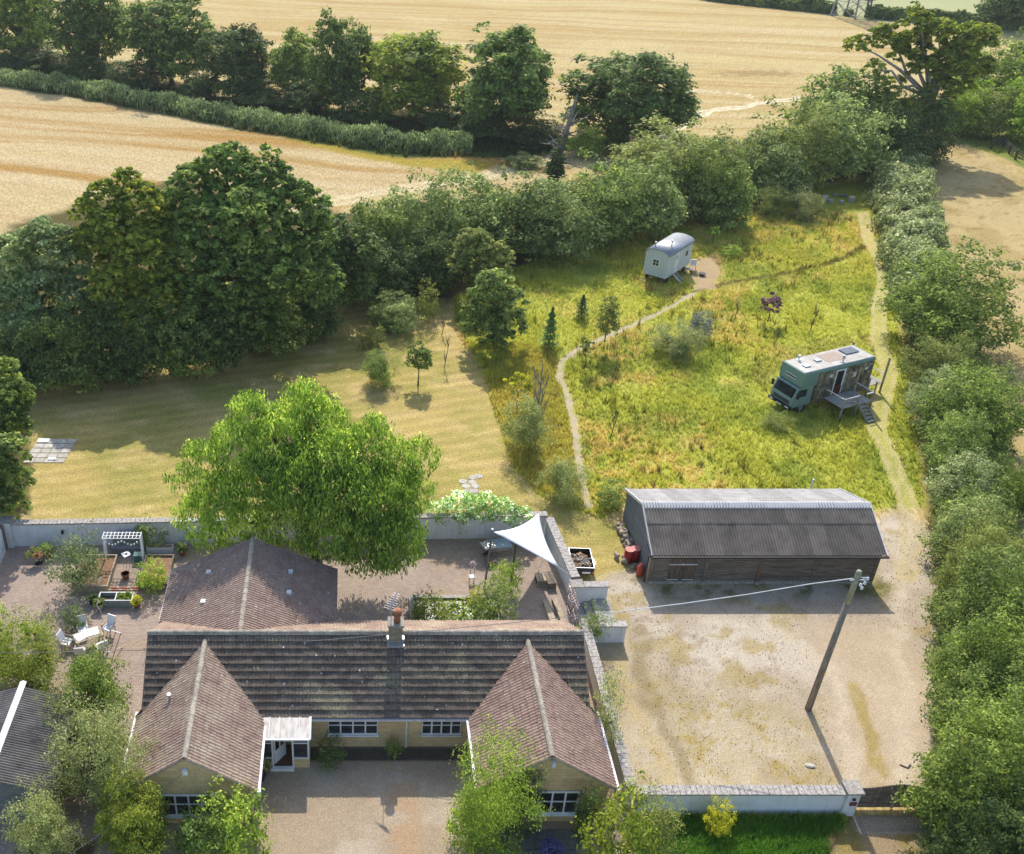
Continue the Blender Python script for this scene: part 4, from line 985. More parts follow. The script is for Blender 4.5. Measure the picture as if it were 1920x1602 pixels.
for x in (bx0 - .13, bx1 + .17):
    for (ya, yb) in ((fy - .02, bry), (by_ + .02, bry)): bp('bargeboard', MB().bar((x, ya, bze - .01), (x, yb, bzr - .0), .05, .16), GUTW)
bp('gutter', MB().prism([(fy - .14, bze - .12), (fy - .03, bze - .12), (fy - .02, bze - .02), (fy - .15, bze - .02)], bx0 - .15, bx1 + .28, 'x'), BLACK)
bp('downpipe', MB().tube([(bx0 - .14, fy + .05, bze - .1), (bx0 - .17, fy + .3, bze - .35), (bx0 - .17, fy + .3, .02)], .045, 7).tube([(bx0 - .15, fy - .1, bze - .06), (bx0 - .22, fy + .8, bze + .25)], .035, 6), BLACK)
bp('plinth', MB().box(bx0 + .04, bx1 - .04, by0 - .06, by0 + .2, 0, .18), CONC)
posts_x = [bx0 + .05, 20.35, 23.45, 26.6, bx1 - .1]
for i, x in enumerate(posts_x):
    bp('post', MB().box(x - .09, x + .09, by0 - .05, by0 + .04, .182, bze - .03), WOODG if i not in (2,) else simple('brown_post', (.2, .12, .07), (.12, .075, .05), .9, 3))
    bp('post_foot', MB().box(x - .13, x + .13, by0 - .16, by0 - .061, 0, .24), CONC) if 0 < i < 4 else None
dx0, dx1 = 18.25, 19.75
nb = 12; bh = (bze - .2) / nb
for b_ in range(4):
    xa, xb = posts_x[b_] + .09, posts_x[b_ + 1] - .09
    for k in range(nb):
        z = .19 + k * bh
        segs = [(xa, dx0), (dx1, xb)] if b_ == 0 and z < 1.95 else [(xa, xb)]
        for (s0, s1) in segs:
            o = bp('wall_board', MB().box(s0, s1, by0 + rnd.uniform(0, .012), by0 + .05, z, z + bh - .018), WOODG)
dl = empty_part('barn_door', barn); dl.location = (19.0 - 23.7, by0 - 48.3, 0)
for k in range(10):
    x = dx0 + .02 + k * (dx1 - dx0 - .04) / 10; obj('door_board', MB().box(x, x + .135, by0 - .01 + rnd.uniform(0, .006), by0 + .04, .26, 1.94), WOODV, dl, world=True)
obj('door_strap', MB().box(dx0 - .05, dx0 + .7, by0 - .05, by0 - .022, 1.38, 1.46).box(dx0 + .8, dx1 + .05, by0 - .05, by0 - .022, 1.38, 1.46).box(dx0 + .71, dx0 + .79, by0 - .055, by0 - .022, 1.36, 1.5), GUTW, dl, world=True)
obj('door_strap', MB().box(dx0 - .05, dx0 + .62, by0 - .05, by0 - .022, .28, .33).box(dx0 + .85, dx1, by0 - .05, by0 - .022, .28, .33), GUTW, dl, world=True)
# gable end of blue-grey boarding in panels
gp = [(by0 + .02, 0), (by1, 0), (by1, bze - .05), (bry, bzr - .1), (by0 + .02, bze - .05)]
bp('gable_core', MB().prism(gp, bx0 + .04, bx0 + .1, 'x'), WOODD)
for (ya, yb) in ((by0 + .5, 47.2), (47.24, 49.4), (49.44, by1 - .02)):
    def zt(y): return bze - .06 + (bzr - bze) * (1 - abs(y - bry) / (bry - by0 if y < bry else by1 - bry)) - .05
    pl = [(ya, .05), (yb, .05), (yb, zt(yb))] + ([(bry, zt(bry))] if ya < bry < yb else []) + [(ya, zt(ya))]
    zc = 1.55
    low = [(ya, .05), (yb, .05), (yb, zc - .02), (ya, zc - .02)]; upp = [(ya, zc), (yb, zc), (yb, zt(yb))] + ([(bry, zt(bry))] if ya < bry < yb else []) + [(ya, zt(ya))]
    for q in (low, upp): bp('gable_panel', MB().prism(q, bx0, bx0 + .035, 'x'), GREYM)
bp('corner_board', MB().box(bx0 - .02, bx0 + .06, by0 - .02, by0 + .48, .02, bze - .1), WOODL)
bp('rear_wall', MB().prism(gp, bx1 - .06, bx1, 'x').box(bx0 + .11, bx1 - .07, by1 - .08, by1, 0, bze - .05), WOODG)
# ================================================================ GARDEN WALLS
def wall_run(name, label, A, B, h, th=.3, cop=.45, z0=0., ins=RENDERM, nn=None):
    A = Vector((A[0], A[1], 0)); B = Vector((B[0], B[1], 0)); L = (B - A).length; an_ = math.atan2(B.y - A.y, B.x - A.x)
    t = thing(name, label, 'wall', A, an_)
    obj('wall_face', MB().box(0, L, -th / 2, th / 2, z0, h), ins, t)
    n = int(L / .26); m = MB(); m.box(-.02, L + .02, -cop / 2, cop / 2, h + .002, h + .05)
    me = MB().box(0, L / n - .02, -cop / 2 - .005, cop / 2 + .005, 0, .05).mesh('coping_tile', COPING)
    for i in range(n):
        o = bpy.data.objects.new('coping_tile', me); COL.objects.link(o); o.parent = t
        o.location = (i * L / n + .01, 0, h + .052 + rnd.uniform(-.004, .006)); o.rotation_euler = (rnd.uniform(-.02, .02), 0, 0)
    obj('coping_bed', m, CONC, t); return t
wt = wall_run('garden_wall', 'white rendered back wall of the patio running behind the pergola and the willow', (-20.9, 48.85), (11.9, 49.75), 1.62)
obj('pier', MB().box(-.25, .35, -.3, .3, 0, 1.85), RENDERM, wt); obj('pier_cap', MB().box(-.32, .42, -.37, .37, 1.852, 1.92), CONC, wt)
wall_run('garden_wall', 'white rendered side wall beside the shade sail and the log trailer', (12.0, 49.55), (12.55, 43.9), 1.5, cop=.5)
st = thing('step_walls', 'white rendered twin walls with grey copings flanking the patio steps', 'wall', (13.1, 42.2, 0))
def sp_(n, mb, m): return obj(n, mb, m, st, world=True)
for (x0, x1, y0, y1, h) in ((12.35, 14.3, 43.35, 43.65, 1.35), (12.45, 14.65, 40.35, 40.65, 1.15)):
    sp_('wall_face', MB().box(x0, x1, y0, y1, 0, h), RENDERM); sp_('coping', MB().box(x0 + .62, x1 + .05, y0 - .08, y1 + .08, h + .002, h + .08), COPING)
    sp_('pier', MB().box(x0 - .1, x0 + .5, y0 - .12, y1 + .12, 0, h + .05), RENDERM); sp_('pier_cap', MB().box(x0 - .17, x0 + .57, y0 - .2, y1 + .2, h + .082, h + .15), CONC)
SLABM = simple('grey_slab', (.4, .39, .37), (.3, .29, .28), .9, 2)
for i, (x0, x1, h) in enumerate(((12.5, 12.98, .15), (13.0, 13.4, .3), (13.42, 14.25, .45))):
    sp_('step', MB().box(x0, x1, 40.67, 43.33, 0, h), SLABM)
for i in range(3): sp_('paving_slab', MB().box(13.45, 14.3, 40.7 + i * .87, 41.53 + i * .87, .455, .5), SLABM)
sp_('kerb', MB().box(14.3, 14.45, 40.7, 43.3, 0, .42), CONC)
wall_run('garden_wall', 'white rendered wall with stone coping running from the steps down the right side of the bungalow', (12.45, 40.3), (12.42, 29.9), 1.2, cop=.46)
fw = wall_run('garden_wall', 'long white rendered front wall with ridged coping below the gravel yard', (12.6, 29.62), (21.75, 29.62), 1.32, cop=.5)
obj('gate_pier', MB().box(9.2, 9.75, -.28, .28, 0, 1.5), RENDERM, fw); obj('pier_cap', MB().box(9.1, 9.85, -.38, .38, 1.502, 1.6), CONC, fw)
sgn = thing('house_sign', 'small dark red sign on the white gate pier', 'sign', (22.12, 29.315, .85))
obj('plate', MB().box(-.15, .15, -.02, .02, -.1, .1), simple('maroon_plate', (.16, .03, .03), (.12, .025, .025), .5, 3), sgn)
obj('plate_text', MB().box(-.11, .11, -.024, -.021, .02, .04).box(-.09, .09, -.024, -.021, -.04, -.02), simple('faded_pink_lettering', (.35, .16, .15), (.28, .12, .12), .6, 3), sgn)
lb = thing('gate_lantern', 'small black box fixed above the red sign on the gate pier', 'box', (22.08, 29.33, 1.15)); obj('box', MB().box(-.06, .06, -.06, .0, -.06, .06), BLACK, lb)
# entrance gates
for i, (xa, xb, lab) in enumerate(((22.45, 24.16, 'left leaf of the wooden entrance gates, next to the white pier'), (24.28, 26.0, 'right leaf of the wooden entrance gates, half under the overhanging tree'))):
    g = thing('entrance_gate', lab, 'gate', (xa, 29.75, 0), 0, 'entrance gates'); n = 12; wd = (xb - xa) / n
    for k in range(n):
        u = (k + .5) / n; u = u if i == 0 else 1 - u; h = 1.35 + .28 * u ** 1.5
        obj('board', MB().box(k * wd + .005, (k + 1) * wd - .008, -.02, .02, .1, h), WOODG, g)
    obj('rail', MB().box(0, xb - xa, .022, .08, .35, .47).box(0, xb - xa, .022, .08, 1.05, 1.17), WOODG, g)
    obj('end_post', MB().box((xb - xa) + .005 if i == 0 else -.06, (xb - xa) + .06 if i == 0 else -.005, -.04, .04, .05, 1.66), WOODL, g)
# left boundary fence: pale vertical planks
fn = thing('plank_fence', 'tall pale plank fence along the left edge of the patio', 'fence', (-20.95, 48.6, 0))
for k in range(22):
    y = -.35 - k * .42; obj('plank', MB().box(-.02, .02, y, y + .3, .05, 1.75), PAINTW if k % 5 else WOODG, fn)
obj('rail', MB().box(-.07, -.022, -9.4, 0, .4, .5).box(-.07, -.022, -9.4, 0, 1.4, 1.5), WOODG, fn)
for k in range(5): obj('post', MB().box(-.16, -.072, -.2 - k * 2.2, -.1 - k * 2.2, 0, 1.85), WOODG, fn)
# ================================================================ TREES AND HEDGES
def fit(px, py, top, x0, x1):
    """ground point, height and width of a plant surveyed by its foot, its top and its two sides"""
    p = G(px, py); h = hgt(p, top); Zc = Pj(p.x, p.y, h * .55)[2]; wdt = (x1 - x0) * Zc / 1889.
    cx = Pj(p.x, p.y, h * .6)[0]; dx = ((x0 + x1) / 2 - cx) * Zc / 1889.
    return Vector((p.x + dx * .5, p.y, 0)), h, wdt
def proto_tree(name, w0, h0, zc, n, size, nl, seed, fm, th, tr, bark=None, nb_=8, lk=None, **kw):
    t = thing(name, None, None); kw.pop('inner', None); z0 = max(zc, 0)
    obj('crown', body_crown('crown', w0, w0 * .94, z0, h0, n, size, fm, seed, **kw), None, t)
    if th:
        tips = [(math.cos(a) * w0 * .33, math.sin(a) * w0 * .33, z0 + (h0 - z0) * rnd.uniform(.4, .8)) for a in [i * 2.4 for i in range(nb_)]]
        smooth(obj('trunk', trunk_mb(th, tr, tips), bark or BARK, t))
    t['w0'] = w0; t['h0'] = h0; return t
USED = set()
def plant(proto, loc, h, wdt, label, cat, group, rz=None, mat=None, name=None, dy=1.):
    key = proto.as_pointer(); t = proto if key not in USED else copy_tree(proto)
    USED.add(key)
    w0, h0 = proto['w0'], proto['h0']
    t.location = loc; t.rotation_euler = (0, 0, rnd.uniform(0, 6.28) if rz is None else rz)
    s = wdt / w0; t.scale = (s, s * dy, h / h0)
    tag(t, label, cat, group)
    if name: t.name = name
    if mat:
        for c in t.children:
            if c.name.startswith('crown'):
                c.material_slots[0].link = 'OBJECT'; c.material_slots[0].material = mat
    return t
oak = [proto_tree('oak_tree', 12, 12, 1.5, 20000, .25, 20, 3 + i, F_OAK, 3.2, .38, clump=.068, per=24, gap=.2, rough=.72, low=.42, fill=.25) for i in range(3)]
ROW = [
 (42, 112, -70, -45, 88, 0, F_TREEX, 'open airy tree at the left end of the field row, cut by the frame'),
 (176, 135, -62, 92, 238, 1, F_OAK, 'tall dark tree with a low fork, second from the left in the field row'),
 (327, 160, -20, 228, 388, 2, F_OAK, 'broad green tree with spreading low limbs, third in the field row'),
 (446, 186, 38, 372, 506, 0, F_DARK, 'brownish rounded tree in the field row, left of the narrow pair'),
 (556, 188, 62, 500, 612, 1, F_TREEX, 'slender lighter tree in the field row between two fuller oaks'),
 (640, 212, 30, 586, 704, 2, F_OAK, 'narrow upright oak of the field row above the ditch hedge'),
 (784, 218, 50, 672, 868, 0, F_OAKY, 'yellowish-green spreading oak in the middle of the field row'),
 (944, 248, 52, 846, 1042, 1, F_OAK, 'dense dark green oak of the field row nearest the dead tree'),
 (1176, 264, 97, 1070, 1292, 2, F_OAK, 'lone round-headed oak at the right of the field row by the sandy track'),
]
for px, py, top, x0, x1, k, m, lab in ROW:
    p, h, wd = fit(px, py, top, x0, x1); plant(oak[k], p, h, wd * 1.04, lab, 'tree', 'oaks in a row along the field ditch', mat=m)
# undergrowth at the feet of the row
bushp = [proto_tree('bush', 7, 5.2, -.5, 15000, .12, 14 + i, 30 + i, F_BUSH, 0, 0, clump=.075, per=26, gap=.1, rough=.8, low=.35, rag=.2) for i in range(4)]
for b in bushp: b['h0'] = 5.0
UND_B = [(150, 150, 108, 110, 235), (60, 128, 100, 0, 130), (250, 165, 132, 205, 320), (370, 185, 150, 330, 420), (480, 195, 160, 430, 540), (575, 208, 172, 520, 620), (690, 228, 190, 635, 745), (835, 245, 205, 780, 885), (905, 258, 215, 860, 985), (1010, 275, 235, 965, 1060)]
UL = ['dark thorn bush under the second tree of the field row', 'dark thorn bush at the left frame edge under the first field tree', 'dark thorn bush between the second and third field trees', 'dark thorn bush between the third tree and the brownish rounded tree', 'dark thorn bush right of the brownish rounded field tree', 'dark thorn bush under the slender lighter field tree', 'dark thorn bush between the narrow oak and the yellowish oak', 'dark thorn bush between the yellowish oak and the densest oak', 'dark thorn bush under the densest oak near the ditch end', 'dark thorn bush at the end of the ditch left of the dead tree']
for i, (px, py, top, x0, x1) in enumerate(UND_B):
    p, h, wd = fit(px, py, top - 14, x0, x1)
    plant(bushp[i % 4], p, h, wd, UL[i], 'bush', 'thorn bushes under the field oaks', mat=F_DARK, name='thorn_bush')
# trimmed ditch hedge of reeds and bramble
def hedge_strip(name, label, pts, wd, h, n, size, mat, cat='hedge', group=None, upright=False, zj=.25):
    P = [Vector(p) for p in pts]; segs = [(P[i], P[i + 1], (P[i + 1] - P[i]).length) for i in range(len(P) - 1)]
    tot = sum(s[2] for s in segs); base = P[0].copy(); base.z = 0
    t = RS.rand(n) * tot; X = np.zeros((n, 3)); acc = 0; Dn = np.zeros((n, 3)); ws = wd if hasattr(wd, '__len__') else (wd, wd); hs = h if hasattr(h, '__len__') else (h, h)
    for a, b, l in segs:
        m = (t >= acc) & (t <= acc + l); u = ((t[m] - acc) / l)[:, None]
        X[m] = np.array(a) * (1 - u) + np.array(b) * u; d = np.array((b - a) / l); Dn[m] = np.array([-d[1], d[0], 0]); acc += l
    W = ws[0] + (ws[1] - ws[0]) * t / tot; H = hs[0] + (hs[1] - hs[0]) * t / tot
    ph = RS.uniform(-.15, math.pi + .15, n); r = RS.uniform(.78, 1.02, n)
    r *= .45 + 1.05 * fbm(t * .45, ph * 1.6, 200, 4)
    X += Dn * (np.cos(ph) * W / 2 * r)[:, None]; X[:, 2] = np.abs(np.sin(ph)) ** .6 * H * r + RS.normal(0, zj * .3, n)
    X[:, 2] = np.maximum(X[:, 2], .05); N = Dn * np.cos(ph)[:, None] + np.array([0, 0, 1.]) * np.abs(np.sin(ph))[:, None] * .9 + RS.normal(size=(n, 3)) * .5
    T = .3 + .7 * (fbm(t * .7, ph * 1.3, 210, 4) - .3) + RS.normal(0, .24, n) + .12 * np.sin(ph)  # sine term pales the hedge top, painting its lit top into the tint
    X -= np.array(base); root = thing(name, label, cat, base, 0, group)
    obj('foliage', leaf_mesh('foliage', X, N, size * RS.uniform(.6, 1.4, n), T, mat, up=(np.array([0, 0, 1.]) if upright else None), asp=(.22 if upright else .5)), None, root)
    # woody heart of the hedge
    core = MB()
    for a, b, l in segs:
        k = max(2, int(l / 1.2))
        for i in range(k):
            q = a.lerp(b, (i + .5) / k) - base
            for j in range(3):
                core.tube([(q.x + rnd.uniform(-.3, .3), q.y + rnd.uniform(-.3, .3), 0), (q.x + rnd.uniform(-ws[0] * .35, ws[0] * .35), q.y + rnd.uniform(-ws[0] * .35, ws[0] * .35), hs[0] * .8)], [.05, .02], 4)
    obj('stems', core, BARK, root); return root
hp = [G(*p) for p in ((-60, 150), (0, 156), (120, 170), (260, 196), (400, 222), (520, 243), (640, 262), (760, 280), (885, 284))]
hedge_strip('ditch_hedge', 'long sunlit reedy hedge running beside the ditch at the edge of the lower stubble field', hp, 3.4, 2.3, 30000, .26, F_REED, upright=True)
# dead ivy-clad tree
p = G(1035, 348); dt = thing('dead_tree', 'leaning dead tree with bare pale limbs and an ivy-clad foot between the two field openings', 'tree', p)
H_ = hgt(p, 178); mb = MB(); top = Vector((1.6, .4, H_ * .86))
mb.tube([(0, 0, 0), (.35, 0, H_ * .25), (.8, 0, H_ * .5), top, (1.9, .4, H_)], [.55, .42, .32, .2, .04], 8)
for i in range(26):
    t = rnd.uniform(.3, .95); q = Vector((0, 0, 0)).lerp(top, t); a = rnd.uniform(0, 6.28); L = rnd.uniform(1.2, 4.2) * (1.1 - t * .5)
    d = Vector((math.cos(a), math.sin(a) * .7, rnd.uniform(-.15, .4))); m1 = q + d * L * .5 + Vector((0, 0, rnd.uniform(-.3, .4))); e_ = q + d * L + Vector((rnd.uniform(-.5, .5), 0, rnd.uniform(-.4, .7)))
    mb.tube([q, m1, e_], [.12, .07, .02], 5)
    for j in range(2): mb.tube([m1, m1 + Vector((rnd.uniform(-1, 1), rnd.uniform(-1, 1), rnd.uniform(-.3, .8)))], [.045, .012], 4)
smooth(obj('trunk', mb, DEADW, dt))
obj('ivy', crown('ivy', [(.1, 0, 1.2, 1.1, 1, 1.7), (.4, 0, 3.2, .75, .7, 1.5), (.8, 0, 5., .5, .5, 1.2)], 3500, .16, F_DARK, clump=.35, per=30), None, dt)
# big trees left of the garden
def big(label, px, py, lobes_px, n, size, mat, th, tr, Y=None, name='oak_tree', cat='tree', **kw):
    """lobes surveyed on the picture: centre x, centre y, radius in photo pixels, distance offset in metres"""
    base = G(px, py); base.z = 0; L = []
    for (cx, cy, r, dy) in lobes_px:
        q = onY(cx, cy, base.y + dy); Zc = Pj(q.x, q.y, q.z)[2]; rr = r * Zc / 1889.
        L.append((q.x - base.x, dy, max(q.z, rr * .5), rr, rr, rr * .88))
    return make_tree(name, label, cat, base, L, n, size, mat, th=th, tr=tr, **kw)
big('largest dark oak with a domed crown rising over the left corner of the lawn', 470, 655,
    [(420, 330, 58, 2), (360, 350, 45, 1), (500, 350, 55, 1), (560, 400, 58, 0), (470, 420, 75, -1), (395, 430, 65, -1), (330, 400, 45, 2), (590, 455, 45, 0), (520, 500, 70, -2), (430, 520, 70, -2.5), (350, 500, 55, -2), (590, 530, 50, -2), (480, 590, 60, -3), (400, 610, 55, -3), (430, 300, 35, 2), (500, 300, 30, 2), (330, 560, 50, -3)],
    66000, .2, F_OAK, 6, .6, clump=.15, per=26, gap=.04, nt_=12)
big('olive-green oak with a tapering sunlit crown left of the largest oak', 240, 655,
    [(235, 345, 32, 1), (200, 375, 38, 0), (260, 385, 45, 0), (160, 400, 30, 0), (300, 420, 40, 0), (215, 435, 55, -1), (270, 480, 55, -2), (170, 460, 42, 0), (300, 540, 50, -3), (220, 540, 50, -3), (250, 610, 52, -4), (310, 630, 45, -4)],
    40000, .19, F_OAKY, 5.5, .45, clump=.16, per=28, gap=.04, nt_=9)
big('grey-green tree with silvery foliage at the left edge of the frame', 80, 665,
    [(90, 460, 50, 0), (50, 500, 50, 0), (130, 500, 45, 0), (90, 550, 60, -1), (30, 570, 50, -1), (150, 570, 45, -2), (10, 480, 45, 2), (60, 630, 55, -3), (140, 640, 50, -3), (10, 640, 45, -2)],
    32000, .18, F_GREY, 4, .35, clump=.24, per=40, gap=.06, name='ash_tree', nt_=8)
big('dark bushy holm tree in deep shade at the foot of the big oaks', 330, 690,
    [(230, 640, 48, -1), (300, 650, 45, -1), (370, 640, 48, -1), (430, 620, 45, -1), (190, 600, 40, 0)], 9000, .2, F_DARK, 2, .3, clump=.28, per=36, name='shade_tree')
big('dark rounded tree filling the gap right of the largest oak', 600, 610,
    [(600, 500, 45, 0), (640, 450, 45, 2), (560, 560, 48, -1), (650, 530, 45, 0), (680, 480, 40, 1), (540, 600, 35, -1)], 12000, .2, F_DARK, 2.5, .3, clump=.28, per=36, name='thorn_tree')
for (px, py, lob, m, lab) in (
    (5, 900, [(10, 700, 30, 2), (25, 745, 35, 1), (0, 790, 45, 0), (35, 800, 25, 0), (-30, 720, 40, 2)], F_TREEX, 'sunlit leafy hedge tree at the left edge above the stone slabs'),
    (5, 985, [(15, 850, 38, 0), (25, 900, 35, 0), (0, 930, 40, -.5), (-40, 860, 45, 0), (30, 950, 25, -.6)], F_BUSH, 'glossy green laurel at the left edge beside the end of the patio wall'),
    (-10, 730, [(10, 690, 28, 1), (40, 700, 24, 0), (-20, 660, 35, 1)], F_DARK, 'dark bush in shade at the left edge under the silvery tree')):
    big(lab, px, py, lob, 9000, .15, m, 0, 0, clump=.26, per=36, name='hedge_tree', cat='hedge tree')
# hedgerow from the big trees to the top right: (foot x, foot y, top y, left, right, leaf, label)
HR = [
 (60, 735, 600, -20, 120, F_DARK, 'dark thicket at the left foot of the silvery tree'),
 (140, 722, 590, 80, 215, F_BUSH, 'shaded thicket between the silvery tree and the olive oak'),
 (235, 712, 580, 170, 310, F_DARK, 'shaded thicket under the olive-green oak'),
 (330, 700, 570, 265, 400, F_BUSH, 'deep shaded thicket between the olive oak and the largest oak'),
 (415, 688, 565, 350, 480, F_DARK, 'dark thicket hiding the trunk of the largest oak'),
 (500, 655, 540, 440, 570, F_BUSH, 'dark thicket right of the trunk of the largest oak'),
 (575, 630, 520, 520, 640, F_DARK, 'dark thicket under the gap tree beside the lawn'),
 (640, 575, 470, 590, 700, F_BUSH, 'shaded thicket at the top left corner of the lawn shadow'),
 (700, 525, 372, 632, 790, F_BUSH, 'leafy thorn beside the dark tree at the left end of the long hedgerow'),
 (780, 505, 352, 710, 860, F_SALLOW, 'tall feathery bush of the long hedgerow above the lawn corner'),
 (860, 490, 345, 790, 950, F_SALLOW, 'sallow with upright shoots in the hedgerow behind the pale willow'),
 (715, 562, 450, 650, 790, F_DARK, 'dark bush at the foot of the hedgerow where the lawn meets it'),
 (805, 545, 430, 745, 870, F_DARK, 'dark bush of the hedgerow left of the pale willow'),
 (960, 472, 345, 870, 1050, F_BUSH, 'rounded green bush in the hedgerow right of the pale willow'),
 (1045, 478, 352, 965, 1130, F_SALLOW, 'soft grey-green sallow in the middle of the hedgerow'),
 (1125, 455, 312, 1050, 1205, F_BUSH, 'domed bush of the hedgerow below the ivy-clad dead tree'),
 (1215, 440, 300, 1140, 1290, F_SALLOW, 'large silvery sallow in the hedgerow directly behind the shepherd hut'),
 (1235, 375, 248, 1130, 1345, F_OLIVE, 'flat-topped olive bush along the back of the hedgerow'),
 (1300, 405, 265, 1225, 1385, F_OLIVE, 'olive-green bush in the hedgerow right of the shepherd hut'),
 (1345, 420, 300, 1290, 1410, F_BUSH, 'dark green bush of the hedgerow at the top of the dry grass'),
 (1250, 415, 345, 1205, 1275, F_LIME, 'small yellow-green sapling in front of the hedgerow by the hut roof'),
 (1425, 370, 262, 1365, 1490, F_SALLOW, 'grey-leaved bush of the hedgerow below the sandy track'),
 (1470, 350, 215, 1395, 1560, F_OLIVE, 'long sloping bush of the hedgerow facing the stubble field'),
 (1565, 335, 190, 1490, 1650, F_SALLOW, 'large domed ash bush shading the mown ring of log seats'),
 (1580, 275, 118, 1490, 1672, F_OAK, 'dark oak thicket left of the gnarled old oak'),
 (1655, 320, 190, 1610, 1710, F_DARK, 'dark bush under the left side of the gnarled old oak'),
 (1720, 300, 190, 1665, 1785, F_DARK, 'dark bush wrapped round the foot of the gnarled old oak'),
 (1800, 250, 155, 1745, 1850, F_LIME, 'bright lime-green bush right of the gnarled old oak'),
 (1860, 258, 165, 1810, 1905, F_OLIVE, 'rounded olive bush between the lime bush and the right frame edge'),
 (1920, 262, 148, 1870, 1990, F_LIME, 'lime-green bush cut by the right frame edge above the paddock'),
 (1850, 200, 85, 1790, 1925, F_TREEX, 'tree behind the lime bush at the upper right'),
 (1925, 190, 78, 1870, 2000, F_OAK, 'dark tree at the upper right frame edge'),
 (1620, 330, 270, 1585, 1660, F_BUSH, 'small bush where the bramble hedge meets the hedgerow'),
]
for i, (px, py, top, x0, x1, m, lab) in enumerate(HR):
    p, h, wd = fit(px, py, top, x0, x1); plant(bushp[i % 4], p, h, wd * 1.06, lab, 'bush', 'bushes and trees of the long hedgerow', mat=m, name='hedgerow_bush')
big('pale green willow standing proud of the hedgerow above the lawn corner', 895, 560, [(890, 465, 36, 0), (930, 480, 30, 0), (870, 500, 34, -.5), (915, 515, 38, -.5), (880, 450, 22, 0)], 9000, .17, F_OLIVE, 1.8, .14, clump=.26, per=36, gap=.05, name='willow_tree')
big('dense birch with a white stem at the head of the dry lawn', 932, 650, [(925, 540, 34, 0), (900, 575, 34, 0), (955, 570, 32, 0), (915, 610, 36, 0), (960, 605, 28, 0), (885, 610, 24, 0), (930, 640, 30, .5)], 11000, .15, F_BUSH, 2.6, .1, bark=BARKP, clump=.26, per=36, name='birch_tree')
for (px, py, top, x0, x1, m, lab) in ((1098, 292, 232, 1062, 1140, F_LIME, 'yellow-green bush between the dead tree and the lone oak'), (1150, 285, 225, 1120, 1182, F_DARK, 'dark bush at the foot of the lone round-headed oak'),
    (985, 312, 288, 950, 1020, F_MIXED, 'low brown and green scrub at the end of the ditch hedge'), (1330, 290, 255, 1300, 1372, F_SALLOW, 'pale bush at the back of the hedgerow beside the sandy track')):
    p, h, wd = fit(px, py, top, x0, x1); plant(bushp[0], p, h, wd, lab, 'bush', None, mat=m, name='bush')
# gnarled old oak
p = G(1712, 285); go = thing('old_oak', 'gnarled old oak with grey twisting limbs and an open crown at the upper right', 'tree', p)
LB = []
for (cx, cy, r, dy) in ((1715, 40, 24, 0), (1660, 70, 26, 1), (1610, 85, 20, 0), (1640, 130, 18, -1), (1700, 90, 30, 1), (1760, 70, 32, 0), (1810, 75, 32, 0), (1845, 70, 24, 1), (1790, 120, 34, -1), (1735, 130, 26, -1), (1830, 125, 26, 0), (1765, 170, 26, -1), (1675, 160, 18, 0), (1805, 165, 20, 0), (1655, 195, 24, -1), (1700, 210, 24, -2), (1740, 215, 26, -2), (1765, 210, 20, 0), (1715, 15, 14, 0)):
    q = onY(cx, cy, p.y + dy); Zc = Pj(q.x, q.y, q.z)[2]; rr = r * Zc / 1889.; LB.append((q.x - p.x, dy, q.z, rr * 1.12, rr * 1.12, rr * .85))
obj('crown', crown('crown', LB, 26000, .26, F_OAKY, clump=.26, per=36, gap=.08, inner=.25), None, go)
mb = MB(); A0 = Vector((0, 0, 0)); pts = [A0, Vector((.2, 0, 3.5)), Vector((.1, 0, 7)), Vector((.9, 0, 10))]; mb.tube(pts, [1.1, .8, .7, .5], 10)
for l in LB[:15]:
    if rnd.random() < .9:
        b0 = pts[2] if l[0] < .5 else pts[3]; e_ = Vector(l[:3]); m1 = b0.lerp(e_, .45) + Vector((rnd.uniform(-.5, .5), -.3, rnd.uniform(-.6, .9))); m2 = b0.lerp(e_, .75) + Vector((0, -.4, rnd.uniform(.2, 1)))
        mb.tube([b0, m1, m2, e_], [.3, .2, .12, .04], 6)
smooth(obj('trunk', mb, BARKP, go))
p, h, wd = fit(1893, 52, -60, 1836, 1960); plant(oak[1], p, h, wd, 'distant dark oak beyond the far hedge at the top right corner', 'tree', None, mat=F_DARK)
# far field hedge
for k, (pts, lab) in enumerate((([(1290, -8), (1340, 2), (1430, 12), (1564, 26)], 'far clipped hedge left of the pylon between two fields'), ([(1622, 33), (1700, 39), (1800, 48), (1960, 58)], 'far clipped hedge right of the pylon between two fields'))):
    hedge_strip('field_hedge', lab, [G(*q) for q in pts], 3.2, 2.4, 9000, .42, F_DARK, group='far hedges beside the pylon')
p, h, wd = fit(1591, 30, 17, 1580, 1602); plant(bushp[2], p, h, wd, 'single round bush between the legs of the pylon', 'bush', None, mat=F_DARK, name='hawthorn_bush')
